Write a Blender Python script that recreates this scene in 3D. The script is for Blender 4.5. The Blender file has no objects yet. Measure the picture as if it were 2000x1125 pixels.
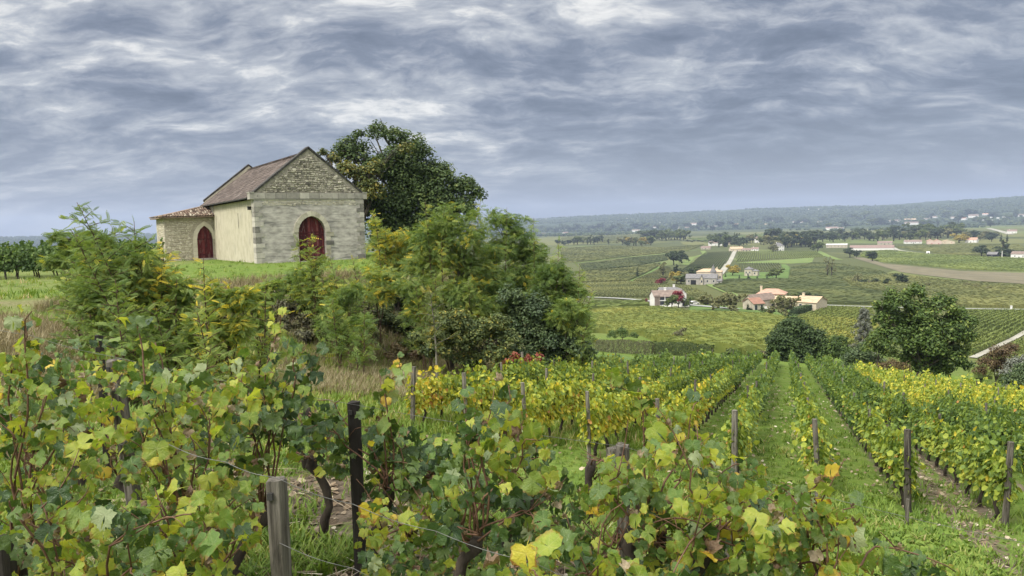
import math, random
import numpy as np

# ---------------------------------------------------------------- camera geometry (camera stands at the world origin, looking along +Y)
F_PX = 1455.0
PITCH, ROLL = math.radians(4.8), math.radians(1.4)
_F = np.array([0.0, math.cos(PITCH), -math.sin(PITCH)])
_R0 = np.array([1.0, 0.0, 0.0]); _U0 = np.array([0.0, math.sin(PITCH), math.cos(PITCH)])
_R = math.cos(ROLL) * _R0 - math.sin(ROLL) * _U0
_U = math.sin(ROLL) * _R0 + math.cos(ROLL) * _U0

def ray(u, v):
    return _R * ((u - 1000.0) / F_PX) - _U * ((v - 562.5) / F_PX) + _F

def proj(p):
    p = np.asarray(p, float)
    d = p @ _F
    return 1000.0 + F_PX * (p @ _R) / d, 562.5 - F_PX * (p @ _U) / d

def at(u, v, y):
    """the point at forward distance y (metres) on the sight line of a place in the photograph"""
    d = ray(u, v)
    return d * (y / d[1])

# ---------------------------------------------------------------- the lie of the land
def sstep(x):
    x = np.clip(x, 0.0, 1.0)
    return x * x * (3 - 2 * x)

def sdist(poly, x, y):
    """signed distance to an open polyline, positive on its right-hand side"""
    best = np.full(x.shape, 1e18); sgn = np.ones(x.shape)
    for (ax, ay), (bx, by) in zip(poly[:-1], poly[1:]):
        dx, dy = bx - ax, by - ay
        L2 = dx * dx + dy * dy
        t = np.clip(((x - ax) * dx + (y - ay) * dy) / L2, 0, 1)
        ex, ey = x - (ax + t * dx), y - (ay + t * dy)
        d2 = ex * ex + ey * ey
        c = dx * ey - dy * ex
        m = d2 < best - 1e-9
        best = np.where(m, d2, best)
        sgn = np.where(m, np.where(c > 0, -1.0, 1.0), sgn)
    return np.sqrt(best) * sgn

AZ = math.radians(20.3)
RD = (math.sin(AZ), math.cos(AZ))            # direction of the vine rows
RT = (math.cos(AZ), -math.sin(AZ))           # across the rows
PLATEAU_EDGE = [(4, -60), (2.2, -6), (1.0, 2.6), (-0.4, 4.6), (-3.0, 6.6), (-7.5, 9.5), (-12.5, 15), (-15.2, 23), (-14.5, 32), (-9.5, 39.5),
                (-4.5, 45), (-4.5, 53), (-7, 63), (-13, 76), (-28, 98), (-60, 125), (-160, 160), (-900, 220)]
FIELD_END = [(-16, 36), (3, 36.5), (7.5, 44), (12.2, 54), (17.1, 62.5), (26.5, 78), (31.5, 70), (28.5, 53), (28, 41), (34, 30), (48, 12), (80, -20), (110, -80)]

def vnoise(x, y, seed=0):
    xi, yi = np.floor(x), np.floor(y)
    fx, fy = x - xi, y - yi
    fx = fx * fx * (3 - 2 * fx); fy = fy * fy * (3 - 2 * fy)
    def h(i, j):
        s = np.sin(i * 127.1 + j * 311.7 + seed * 74.7) * 43758.5453
        return s - np.floor(s)
    return (h(xi, yi) * (1 - fx) + h(xi + 1, yi) * fx) * (1 - fy) + (h(xi, yi + 1) * (1 - fx) + h(xi + 1, yi + 1) * fx) * fy

def field_plane(x, y):
    s = np.clip(x * RD[0] + y * RD[1], -4, 110)
    t = np.clip(x * RT[0] + y * RT[1], -30, 60)
    return -2.83 - 0.15 * s - 0.061 * t

ZV = ([0, 40, 50, 60, 80, 110, 150, 225, 340, 500, 670, 1000, 3400], [-5, -8.1, -9.7, -11.2, -14.8, -18.4, -22.5, -29.5, -36.5, -43, -46.5, -50, -50])
RIDGE_AZ = [-180, -140, -90, -45, -34.5, -28, -15, 0, 4, 8, 12, 18.9, 25.7, 30.3, 34.5, 50, 90, 140, 180]
RIDGE_EL = [.012, .016, .008, .002, .0022, .0015, .004, .008, .0105, .0125, .0135, .0150, .0152, .0180, .0196, .021, .02, .016, .012]

def H(x, y):
    x = np.asarray(x, float); y = np.asarray(y, float)
    d = np.hypot(x, y); az = np.degrees(np.arctan2(x, y))
    zp = -1.92 - 0.0065 * np.clip(y, 0, 80) - 0.0004 * np.clip(-x, 0, 120)
    zv = np.interp(d, ZV[0], ZV[1])
    zv = zv - 5.0 * sstep((az - 22) / 10) * sstep((d - 55) / 40) * (1 - sstep((d - 130) / 170))
    zf = field_plane(x, y)
    k = sstep(sdist(FIELD_END, x, y) / -26.0)
    k = np.maximum(k, sstep((d - 95) / 50))
    low = zf * (1 - k) + zv * k
    sd = sdist(PLATEAU_EDGE, x, y)
    W = 4.2 + 5.3 * sstep((d - 10) / 18) + 40 * sstep((d - 70) / 120)
    z = zp + (low - zp) * sstep(sd / W)
    # distant hills
    el = np.interp(az, RIDGE_AZ, RIDGE_EL) - 0.0016
    top = el * 8000 + 50
    q = np.clip((d - 4000) / 4000, 0, 1)
    z = z + top * (0.25 * q + 0.75 * sstep(q)) * (0.93 + 0.07 * vnoise(az * 1.1, d / 900, 3) + 0.05 * vnoise(az * 4, d / 400, 5) * q)
    z = z - np.clip(d - 8200, 0, None) * 0.05
    # small bumps
    z = z + 0.05 * (vnoise(x * 0.7, y * 0.7, 1) - .5) * (1 - sstep((d - 60) / 60)) + 0.02 * (vnoise(x * 3, y * 3, 2) - .5) * (d < 40)
    return z

def hz(x, y):
    return float(H(np.array([x]), np.array([y]))[0])

def hits(pts, off=0.0, start=2.0):
    """ground points seen at places in the photograph (measured by eye)"""
    D = np.array([ray(u, v) for u, v in pts]); D = D / D[:, 1:2]
    ts = np.geomspace(start, 9000, 900)
    P = D[:, None, :] * ts[None, :, None]
    below = P[..., 2] <= H(P[..., 0], P[..., 1]) + off
    i = np.argmax(below, 1); i = np.where(below.any(1), i, len(ts) - 1); i = np.maximum(i, 1)
    lo, hi = ts[i - 1], ts[i]
    for _ in range(18):
        m = (lo + hi) / 2
        q = D * m[:, None]
        b = q[:, 2] <= H(q[:, 0], q[:, 1]) + off
        hi = np.where(b, m, hi); lo = np.where(b, lo, m)
    q = D * hi[:, None]
    return q

def hit(u, v):
    return hits([(u, v)], 0.0, 130.0)[0]

import bpy, bmesh
from mathutils import Matrix, Vector

rng = np.random.default_rng(7)
random.seed(7)
C = bpy.context.scene.collection
scene = bpy.context.scene

# ---------------------------------------------------------------- camera
cam_data = bpy.data.cameras.new('camera')
cam = bpy.data.objects.new('camera', cam_data)
C.objects.link(cam)
cam_data.sensor_width = 36.0
cam_data.lens = F_PX / 2000.0 * 36.0
cam_data.clip_start = 0.05
cam_data.clip_end = 40000.0
cam.matrix_world = Matrix(((_R[0], _U[0], -_F[0], 0), (_R[1], _U[1], -_F[1], 0), (_R[2], _U[2], -_F[2], 0), (0, 0, 0, 1)))
scene.camera = cam

# ---------------------------------------------------------------- light, sky, exposure
SUN_AZ, SUN_EL = math.radians(-132), math.radians(48)
SUN_DIR = Vector((math.sin(SUN_AZ) * math.cos(SUN_EL), math.cos(SUN_AZ) * math.cos(SUN_EL), math.sin(SUN_EL)))
sun_data = bpy.data.lights.new('sun', 'SUN')
sun_data.energy = 2.0
sun_data.angle = math.radians(18)
sun_data.color = (1.0, 0.95, 0.86)
sun = bpy.data.objects.new('sun', sun_data)
C.objects.link(sun)
sun.rotation_euler = SUN_DIR.to_track_quat('Z', 'Y').to_euler()

scene.view_settings.view_transform = 'Standard'
scene.view_settings.look = 'None'
scene.view_settings.gamma = 1.0
scene.view_settings.use_curve_mapping = False
scene.view_settings.exposure = 1.06

cy = scene.cycles
cy.use_denoising = True
cy.max_bounces = 6
cy.diffuse_bounces = 3
cy.glossy_bounces = 2
cy.transmission_bounces = 3
cy.transparent_max_bounces = 4
cy.volume_bounces = 0
cy.caustics_reflective = False
cy.caustics_refractive = False

class NT:
    """small helper to write node trees"""
    def __init__(self, tree):
        self.t = tree
        tree.nodes.clear()
    def n(self, kind, **kw):
        nd = self.t.nodes.new(kind)
        for k, v in kw.items():
            if k in ('ins',):
                for key, val in v.items():
                    self.put(nd, key, val)
            else:
                setattr(nd, k, v)
        return nd
    def put(self, nd, key, val):
        s = nd.inputs[key]
        if isinstance(val, bpy.types.NodeSocket):
            self.t.links.new(val, s)
        elif isinstance(val, bpy.types.Node):
            self.t.links.new(val.outputs[0], s)
        else:
            if isinstance(val, tuple) and len(val) == 3 and s.type == 'RGBA':
                val = val + (1.0,)
            s.default_value = val
    def math(self, op, a, b=0.0, c=None, clamp=False):
        nd = self.t.nodes.new('ShaderNodeMath'); nd.operation = op; nd.use_clamp = clamp
        self.put(nd, 0, a); self.put(nd, 1, b)
        if c is not None: self.put(nd, 2, c)
        return nd.outputs[0]
    def vmath(self, op, a, b=(0, 0, 0)):
        nd = self.t.nodes.new('ShaderNodeVectorMath'); nd.operation = op
        self.put(nd, 0, a)
        if op == 'SCALE': self.put(nd, 'Scale', b)
        else: self.put(nd, 1, b)
        return nd.outputs['Value'] if op in ('DOT_PRODUCT', 'LENGTH') else nd.outputs[0]
    def mix(self, f, a, b, blend='MIX'):
        nd = self.t.nodes.new('ShaderNodeMix'); nd.data_type = 'RGBA'; nd.blend_type = blend
        self.put(nd, 0, f); self.put(nd, 6, a); self.put(nd, 7, b)
        return nd.outputs[2]
    def ramp(self, f, stops, interp='LINEAR'):
        nd = self.t.nodes.new('ShaderNodeValToRGB')
        cr = nd.color_ramp; cr.interpolation = interp
        while len(cr.elements) < len(stops): cr.elements.new(0.5)
        for e, (p, c) in zip(cr.elements, stops):
            e.position = p; e.color = tuple(c) + (1.0,) if len(c) == 3 else c
        self.put(nd, 0, f)
        return nd.outputs[0]
    def noise(self, vec, scale, detail=4.0, rough=0.55, dist=0.0, out=0):
        nd = self.t.nodes.new('ShaderNodeTexNoise')
        if vec is not None: self.put(nd, 'Vector', vec)
        self.put(nd, 'Scale', scale); self.put(nd, 'Detail', detail); self.put(nd, 'Roughness', rough); self.put(nd, 'Distortion', dist)
        return nd.outputs[out]
    def maprange(self, v, a, b, c=0.0, d=1.0, smooth=False):
        nd = self.t.nodes.new('ShaderNodeMapRange')
        if smooth: nd.interpolation_type = 'SMOOTHSTEP'
        self.put(nd, 0, v); self.put(nd, 1, a); self.put(nd, 2, b); self.put(nd, 3, c); self.put(nd, 4, d)
        return nd.outputs[0]

world = bpy.data.worlds.new('World')
scene.world = world
world.use_nodes = True
w = NT(world.node_tree)
tc = w.n('ShaderNodeTexCoord')
dirv = tc.outputs['Generated']
sep = w.n('ShaderNodeSeparateXYZ', ins={0: dirv})
dx, dy, dz = sep.outputs
zc = w.math('MAXIMUM', dz, 0.0)
den = w.math('ADD', zc, 0.27)
flat = w.n('ShaderNodeCombineXYZ', ins={0: w.math('DIVIDE', dx, den), 1: w.math('DIVIDE', dy, den), 2: 0.0}).outputs[0]
# cloud deck: large masses, torn billows and fine shreds, all laid out on one flat layer overhead
warp = w.noise(flat, 1.6, 4.0, 0.55, 0.0, 1)
flatw = w.vmath('ADD', flat, w.vmath('SCALE', w.vmath('SUBTRACT', warp, (0.5, 0.5, 0.5)), 0.38))
sheet = w.vmath('MULTIPLY', flatw, (0.82, 1.4, 1.0))
mass = w.noise(w.vmath('ADD', sheet, (3.1, 7.3, 0.0)), 0.75, 3.0, 0.5)
bill = w.noise(w.vmath('ADD', sheet, (1.7, 4.2, 0.0)), 3.0, 9.0, 0.60, 0.0)
puff = w.n('ShaderNodeTexVoronoi', feature='SMOOTH_F1', ins={'Vector': w.vmath('ADD', flatw, w.vmath('SCALE', w.noise(flat, 4.0, 4.0, 0.6, 0.0, 1), 0.35)), 'Scale': 3.8, 'Smoothness': 0.6}).outputs['Distance']
fine = w.noise(w.vmath('ADD', sheet, (9.2, 0.4, 0.0)), 11.0, 7.0, 0.62, 0.0)
sunside = w.vmath('DOT_PRODUCT', dirv, tuple(SUN_DIR))
m = w.math('MULTIPLY_ADD', mass, 0.60, w.math('MULTIPLY_ADD', bill, 0.95, w.math('MULTIPLY', fine, 0.50)))
m = w.math('ADD', m, w.math('MULTIPLY', puff, 0.20))
m = w.math('ADD', m, w.math('MULTIPLY', sunside, 0.42))
cloud = w.ramp(w.maprange(m, 0.67, 1.25), [
    (0.0, (0.115, 0.135, 0.185)), (0.25, (0.16, 0.188, 0.25)), (0.46, (0.25, 0.285, 0.36)), (0.60, (0.40, 0.43, 0.49)), (0.76, (0.60, 0.625, 0.66)), (0.92, (0.98, 0.97, 0.94)), (1.0, (1.1, 1.08, 1.03))])
# pale veil towards the horizon; paler and brighter overhead as under any overcast sky
lowk = w.maprange(dz, 0.0, 0.16, 1.0, 0.0, True)
cloud = w.mix(w.math('MULTIPLY', lowk, 0.66), cloud, (0.355, 0.385, 0.46))
upk = w.maprange(dz, 0.30, 0.95, 0.0, 1.0, True)
cloud = w.mix(w.math('MULTIPLY', upk, 0.7), cloud, (0.46, 0.455, 0.44))
over = w.math('MULTIPLY_ADD', upk, 3.6, 1.0)
bg_cloud = w.n('ShaderNodeBackground', ins={'Color': cloud, 'Strength': w.math('MULTIPLY', over, 0.43)})
sky = w.n('ShaderNodeTexSky', sky_type='NISHITA', sun_disc=False)
sky.sun_elevation = SUN_EL
sky.sun_rotation = SUN_AZ
sky.air_density = 1.0; sky.dust_density = 1.5
bg_sky = w.n('ShaderNodeBackground', ins={'Color': sky.outputs[0], 'Strength': 0.07})
cover = w.n('ShaderNodeMixShader', ins={0: 0.9, 1: bg_sky.outputs[0], 2: bg_cloud.outputs[0]})
w.n('ShaderNodeOutputWorld', ins={0: cover.outputs[0]})

# ---------------------------------------------------------------- helpers: tagging, meshes, materials
def tag(o, label=None, cat=None, group=None, kind=None):
    if label: o['label'] = label
    if cat: o['category'] = cat
    if group: o['group'] = group
    if kind: o['kind'] = kind
    return o

def mesh_np(name, V, faces, mat=None, tone=None, smooth=False, mat_index=None):
    V = np.asarray(V, np.float32).reshape(-1, 3)
    if isinstance(faces, np.ndarray): faces = [faces]
    faces = [np.asarray(f, np.int32) for f in faces if len(f)]
    me = bpy.data.meshes.new(name)
    me.vertices.add(len(V)); me.vertices.foreach_set('co', V.ravel())
    loops = np.concatenate([f.ravel() for f in faces])
    cnt = np.concatenate([np.full(len(f), f.shape[1], np.int32) for f in faces])
    start = np.concatenate([[0], np.cumsum(cnt)[:-1]]).astype(np.int32)
    me.loops.add(len(loops)); me.loops.foreach_set('vertex_index', loops)
    me.polygons.add(len(cnt)); me.polygons.foreach_set('loop_start', start)
    me.polygons.foreach_set('use_smooth', np.full(len(cnt), smooth, bool))
    if mat is not None:
        for m_ in (mat if isinstance(mat, (list, tuple)) else [mat]): me.materials.append(m_)
    if mat_index is not None: me.polygons.foreach_set('material_index', np.asarray(mat_index, np.int32))
    me.update(calc_edges=True)
    if tone is not None:
        tone = np.asarray(tone, np.float32)
        if tone.ndim == 1:
            a = me.attributes.new('tone', 'FLOAT', 'POINT'); a.data.foreach_set('value', tone)
        else:
            a = me.attributes.new('zone', 'FLOAT_COLOR', 'POINT'); a.data.foreach_set('color', tone.ravel())
    return me

def link(name, me, parent=None, loc=None):
    o = bpy.data.objects.new(name, me)
    C.objects.link(o)
    if loc is not None: o.location = loc
    if parent is not None: o.parent = parent
    return o

def empty(name, loc=(0, 0, 0), rz=0.0):
    o = bpy.data.objects.new(name, None); C.objects.link(o)
    o.empty_display_size = 0.2
    o.location = loc; o.rotation_euler = (0, 0, rz)
    return o

ORD = 'first second third fourth fifth sixth seventh eighth ninth tenth eleventh twelfth thirteenth fourteenth fifteenth sixteenth seventeenth eighteenth nineteenth twentieth'.split()
def nth(i):
    return ORD[i] if i < 20 else '%d%s' % (i + 1, {1: 'st', 2: 'nd', 3: 'rd'}.get((i + 1) % 10, 'th'))

class MB:
    """collects vertices and faces of one part"""
    def __init__(self): self.V = []; self.F = []; self.T = []
    def add(self, V, F, t=0.5):
        k = len(self.V); self.V += [tuple(map(float, v)) for v in V]; self.F += [tuple(int(i) + k for i in f) for f in F]
        self.T += [t] * len(V)
        return self
    def box(self, c, s, rz=0.0, t=0.5):
        x, y, z = s[0] / 2, s[1] / 2, s[2] / 2
        pts = [(-x, -y, -z), (x, -y, -z), (x, y, -z), (-x, y, -z), (-x, -y, z), (x, -y, z), (x, y, z), (-x, y, z)]
        ca, sa = math.cos(rz), math.sin(rz)
        return self.add([(c[0] + p[0] * ca - p[1] * sa, c[1] + p[0] * sa + p[1] * ca, c[2] + p[2]) for p in pts],
                 [(0, 3, 2, 1), (4, 5, 6, 7), (0, 1, 5, 4), (1, 2, 6, 5), (2, 3, 7, 6), (3, 0, 4, 7)], t)
    def prism(self, outline, y0, y1, t=0.5):
        """outline in x,z (counter-clockwise seen from -y), drawn out along y"""
        n = len(outline)
        V = [(x, y0, z) for x, z in outline] + [(x, y1, z) for x, z in outline]
        F = [tuple(range(n)), tuple(range(2 * n - 1, n - 1, -1))]
        F += [(i, i + n, (i + 1) % n + n, (i + 1) % n) for i in range(n)]
        return self.add(V, F, t)
    def tube(self, pts, rad, n=6, cap=True, t=0.5):
        V, F = tube(pts, rad, n, cap)
        return self.add(V, F, t)
    def mesh(self, name, mat, smooth=False):
        me = bpy.data.meshes.new(name)
        me.from_pydata(self.V, [], self.F)
        for m_ in (mat if isinstance(mat, (list, tuple)) else [mat]): me.materials.append(m_)
        if smooth: me.polygons.foreach_set('use_smooth', np.ones(len(me.polygons), bool))
        a = me.attributes.new('tone', 'FLOAT', 'POINT'); a.data.foreach_set('value', np.array(self.T, np.float32))
        me.update()
        return me
    def build(self, name, mat, parent=None, smooth=False, loc=None):
        return link(name, self.mesh(name, mat, smooth), parent, loc)

def tube(pts, rad, n=6, cap=True):
    pts = np.asarray(pts, float); m = len(pts)
    rad = np.broadcast_to(np.asarray(rad, float), (m,))
    tan = np.gradient(pts, axis=0); tan /= np.linalg.norm(tan, axis=1)[:, None] + 1e-9
    ref = np.array([0, 0, 1.0]) if abs(tan[:, 2]).mean() < 0.8 else np.array([1.0, 0, 0])
    a = np.cross(tan, ref); a /= np.linalg.norm(a, axis=1)[:, None] + 1e-9
    b = np.cross(tan, a)
    th = np.arange(n) * 2 * math.pi / n
    V = (pts[:, None] + rad[:, None, None] * (a[:, None] * np.cos(th)[None, :, None] + b[:, None] * np.sin(th)[None, :, None])).reshape(-1, 3)
    F = []
    for i in range(m - 1):
        for j in range(n):
            F.append((i * n + j, i * n + (j + 1) % n, (i + 1) * n + (j + 1) % n, (i + 1) * n + j))
    if cap:
        F.append(tuple(range(n - 1, -1, -1))); F.append(tuple((m - 1) * n + j for j in range(n)))
    return V, F

def frames(nrm, spin, tangent=None):
    """rotation matrices whose z axis is nrm (rows of n x 3), turned by spin about it"""
    nrm = nrm / (np.linalg.norm(nrm, axis=1)[:, None] + 1e-9)
    if tangent is None:
        ref = np.where(np.abs(nrm[:, 2:3]) < 0.9, np.array([[0, 0, 1.0]]), np.array([[1.0, 0, 0]]))
        a = np.cross(ref, nrm)
    else:
        a = tangent - nrm * (tangent * nrm).sum(1)[:, None]
    a /= np.linalg.norm(a, axis=1)[:, None] + 1e-9
    b = np.cross(nrm, a)
    c, s = np.cos(spin)[:, None], np.sin(spin)[:, None]
    x = a * c + b * s; y = -a * s + b * c
    return np.stack([x, y, nrm], axis=2)

def scatter(tv, tf, P, M, S):
    """copies of a small template at points P with frames M and sizes S -> vertices, faces, index of the copy of each vertex"""
    tv = np.asarray(tv, float); n, k = len(P), len(tv)
    S = np.asarray(S, float)
    if S.ndim == 1: S = np.repeat(S[:, None], 3, 1)
    V = np.einsum('nij,nkj->nki', M, tv[None] * S[:, None, :]) + P[:, None, :]
    F = [(np.asarray(f)[None] + (np.arange(n) * k)[:, None, None]).reshape(-1, np.asarray(f).shape[1]) for f in (tf if isinstance(tf, list) else [tf])]
    return V.reshape(-1, 3), F, np.repeat(np.arange(n), k)

def join(parts):
    """join (V, [F..], tone) triples into one"""
    Vs, Fs, Ts, k = [], {}, [], 0
    for V, F, t in parts:
        Vs.append(V); Ts.append(t)
        for f in F: Fs.setdefault(f.shape[1], []).append(f + k)
        k += len(V)
    return np.concatenate(Vs), [np.concatenate(f) for f in Fs.values()], np.concatenate(Ts)

def unit(n):
    v = rng.normal(size=(n, 3))
    return v / np.linalg.norm(v, axis=1)[:, None]

def material(name):
    m_ = bpy.data.materials.new(name); m_.use_nodes = True
    return m_, NT(m_.node_tree)

def attr(t, name='tone'):
    return t.n('ShaderNodeAttribute', attribute_name=name).outputs['Fac']

def foliage(name, stops, trans=0.3, rough=0.55, spec=0.3, vary=0.0, warm=(1.15, 1.1, 0.6), gain=1.3):
    """leaf material: colour from the leaf's own tone, a little light passing through"""
    stops = [(q, tuple(min(.75, x * gain) for x in c)) for q, c in stops]
    m_, t = material(name)
    f = attr(t)
    if vary:
        r = t.n('ShaderNodeObjectInfo').outputs['Random']
        f = t.math('ADD', f, t.math('MULTIPLY', t.math('SUBTRACT', r, 0.5), vary), clamp=True)
    col = t.ramp(f, stops)
    p = t.n('ShaderNodeBsdfPrincipled', ins={'Base Color': col, 'Roughness': rough, 'Specular IOR Level': spec})
    tr = t.n('ShaderNodeBsdfTranslucent', ins={'Color': t.mix(1.0, col, warm, 'MULTIPLY')})
    mx = t.n('ShaderNodeMixShader', ins={0: trans, 1: p.outputs[0], 2: tr.outputs[0]})
    t.n('ShaderNodeOutputMaterial', ins={0: mx.outputs[0]})
    return m_

def surface(name, stops, scale=4.0, detail=5.0, rough=0.85, bump=0.0, bump_scale=None, tone_mix=0.0, coords='Object', stretch=(1, 1, 1), spec=0.25, second=None, vary=0.0):
    """solid material: noise between colour stops, optional fine relief and per-piece tone"""
    m_, t = material(name)
    tc_ = t.n('ShaderNodeTexCoord').outputs[coords]
    v = t.vmath('MULTIPLY', tc_, stretch)
    f = t.noise(v, scale, detail, 0.6)
    if tone_mix:
        f = t.math('ADD', t.math('MULTIPLY', f, 1 - tone_mix), t.math('MULTIPLY', attr(t), tone_mix))
    if vary:
        r = t.n('ShaderNodeObjectInfo').outputs['Random']
        f = t.math('ADD', f, t.math('MULTIPLY', t.math('SUBTRACT', r, 0.5), vary), clamp=True)
    col = t.ramp(f, stops)
    if second:
        sc2, lo, hi, c2, st2 = second
        k = t.maprange(t.noise(t.vmath('MULTIPLY', tc_, st2), sc2, 5.0, 0.6, 0.3), lo, hi, 0.0, 1.0, True)
        col = t.mix(k, col, c2)
    p = t.n('ShaderNodeBsdfPrincipled', ins={'Base Color': col, 'Roughness': rough, 'Specular IOR Level': spec})
    if bump:
        b = t.n('ShaderNodeBump', ins={'Strength': bump, 'Distance': 0.02, 'Height': t.noise(v, bump_scale or scale * 4, 6.0, 0.65)})
        t.put(p, 'Normal', b.outputs[0])
    t.n('ShaderNodeOutputMaterial', ins={0: p.outputs[0]})
    return m_

# ================================================================ THE GROUND
def ground_material():
    m_, t = material('ground')
    g = t.n('ShaderNodeNewGeometry').outputs['Position']
    zone = t.n('ShaderNodeAttribute', attribute_name='zone')
    zr, zg, zb = t.n('ShaderNodeSeparateColor', ins={0: zone.outputs['Color']}).outputs[:3]
    n1 = t.noise(g, 1.3, 6.0, 0.6); n2 = t.noise(g, 9.0, 5.0, 0.65); n3 = t.noise(g, 0.18, 4.0, 0.55)
    green = t.ramp(t.math('MULTIPLY_ADD', n2, 0.55, t.math('MULTIPLY', n1, 0.5)), [(0.32, (0.05, 0.085, 0.016)), (0.52, (0.105, 0.165, 0.027)), (0.7, (0.17, 0.215, 0.05))])
    dry = t.ramp(n2, [(0.3, (0.09, 0.08, 0.04)), (0.5, (0.17, 0.15, 0.08)), (0.7, (0.28, 0.25, 0.15))])
    soil = t.ramp(t.math('MULTIPLY_ADD', n2, 0.7, t.math('MULTIPLY', n1, 0.3)), [(0.3, (0.045, 0.034, 0.024)), (0.5, (0.12, 0.095, 0.07)), (0.7, (0.24, 0.20, 0.155))])
    # far vineyards: patches of differently coloured parcels
    vor = t.n('ShaderNodeTexVoronoi', feature='F1', ins={'Vector': t.vmath('MULTIPLY', g, (1.0, 0.55, 0.0)), 'Scale': 0.0052, 'Randomness': 1.0})
    pc = t.n('ShaderNodeSeparateColor', ins={0: vor.outputs['Color']}).outputs[0]
    far = t.ramp(t.math('MULTIPLY_ADD', n3, 0.35, t.math('MULTIPLY', pc, 0.75)), [(0.1, (0.058, 0.072, 0.030)), (0.4, (0.085, 0.097, 0.037)), (0.62, (0.115, 0.122, 0.044)), (0.78, (0.14, 0.145, 0.055)), (0.95, (0.11, 0.15, 0.048))])
    wood = t.ramp(t.noise(g, 0.012, 8.0, 0.7), [(0.38, (0.022, 0.036, 0.016)), (0.55, (0.045, 0.065, 0.025)), (0.66, (0.07, 0.09, 0.035)), (0.72, (0.13, 0.15, 0.06))])
    za = zone.outputs['Alpha']
    worn = t.maprange(t.noise(g, 0.7, 6.0, 0.7), 0.52, 0.72, 0.0, 0.55, True)
    green = t.mix(worn, green, dry)
    col = t.mix(t.math('MULTIPLY_ADD', t.math('SUBTRACT', n1, 0.5), 1.0, zr, clamp=True), green, dry)
    col = t.mix(t.maprange(t.math('MULTIPLY_ADD', t.math('SUBTRACT', n2, 0.5), 1.2, zg), 0.35, 0.65, 0, 1, True), col, soil)
    col = t.mix(zb, col, far)
    col = t.mix(za, col, wood)
    p = t.n('ShaderNodeBsdfPrincipled', ins={'Base Color': col, 'Roughness': 0.95, 'Specular IOR Level': 0.1})
    b = t.n('ShaderNodeBump', ins={'Strength': 0.7, 'Distance': 0.04, 'Height': t.noise(g, 16.0, 6.0, 0.7)})
    t.put(p, 'Normal', b.outputs[0])
    t.n('ShaderNodeOutputMaterial', ins={0: p.outputs[0]})
    return m_

def zones(x, y):
    """what covers the ground: dry grass, bare soil, valley parcels, woods"""
    d = np.hypot(x, y); az = np.degrees(np.arctan2(x, y))
    s = x * RD[0] + y * RD[1]; t = x * RT[0] + y * RT[1]
    sd = sdist(PLATEAU_EDGE, x, y)
    bank = sstep((sd - 0.6) / 1.5) * (1 - sstep((sd - 8) / 3)) * sstep((y - 21) / 4) * (t < -9)
    dry = 0.62 * bank + 0.30 * (sd < 0) * (d < 80) * (x < -17 - (y - 20) * .2) * sstep((vnoise(x * .16, y * .16, 9) - .45) * 5)
    path = np.exp(-((y - 23 - 0.25 * (x + 18)) / 2.2) ** 2) * (x < -10) * (sd < 1.0)
    dry = np.maximum(dry, 0.8 * path)
    # strip of bare soil under each vine row
    inplot = (s > 14) & (sdist(FIELD_END, x, y) > 1.0) & (t > -11) & (d < 90)
    u = (t - 0.54) / 1.42
    strip = np.exp(-((u - np.round(u)) * 1.42 / 0.17) ** 2) * inplot
    ditch = .8 * np.exp(-((t - 2.75) / 0.40) ** 2) * (s > 8) * (s < 60)
    near = (1 - sstep((d - 5.0) / 2.5)) * 0.42
    right = (t > 3.2) * (s > 8) * (sdist(FIELD_END, x, y) > 1.0) * (d < 90) * 0.18
    litter = 0.6 * np.exp(-(((x + 1.45) / 0.5) ** 2 + ((y - 5.4) / 0.7) ** 2))
    soil = np.clip(0.5 * strip + 0.8 * ditch + near + right + litter, 0, 1)
    far = sstep((d - 120) / 80)
    wood = sstep((d - 3300) / 900)
    return np.stack([dry, soil, far, wood], 1)

def build_ground():
    r = np.concatenate([[0.0], np.geomspace(0.8, 11500, 268)])
    az = np.radians(np.concatenate([np.linspace(-44, 44, 430), np.linspace(46, 314, 110)]))
    n, m_ = len(r), len(az)
    R_, A_ = np.meshgrid(r, az, indexing='ij')
    x = (R_ * np.sin(A_)).ravel(); y = (R_ * np.cos(A_)).ravel()
    z = H(x, y)
    V = np.stack([x, y, z], 1)
    i = np.arange(n - 1)[:, None]; j = np.arange(m_)[None, :]; j2 = (j + 1) % m_
    F = np.stack([i * m_ + j, i * m_ + j2, (i + 1) * m_ + j2, (i + 1) * m_ + j], 2).reshape(-1, 4)
    F[:, :] = F[:, ::-1]
    me = mesh_np('ground', V, F, ground_material(), zones(x, y), smooth=True)
    o = link('ground', me)
    tag(o, 'grassy hilltop falling away to a wide vineyard valley and blue hills', 'ground', kind='structure')
build_ground()

# ---------------------------------------------------------------- the air
def build_haze():
    mb = MB(); mb.box((0, 0, 0), (1, 1, 1))
    m_, t = material('haze')
    v = t.n('ShaderNodeVolumePrincipled', ins={'Color': (0.55, 0.665, 0.91), 'Density': HAZE, 'Anisotropy': 0.0})
    v.inputs['Density Attribute'].default_value = ''
    t.n('ShaderNodeOutputMaterial', ins={1: v.outputs[0]})
    o = mb.build('haze', m_)
    o.scale = (25000, 25000, 600); o.location = (0, 0, -300 + 330)
    tag(o, 'pale blue autumn haze over the whole valley', 'haze', kind='stuff')
HAZE = 1.0e-4

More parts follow.
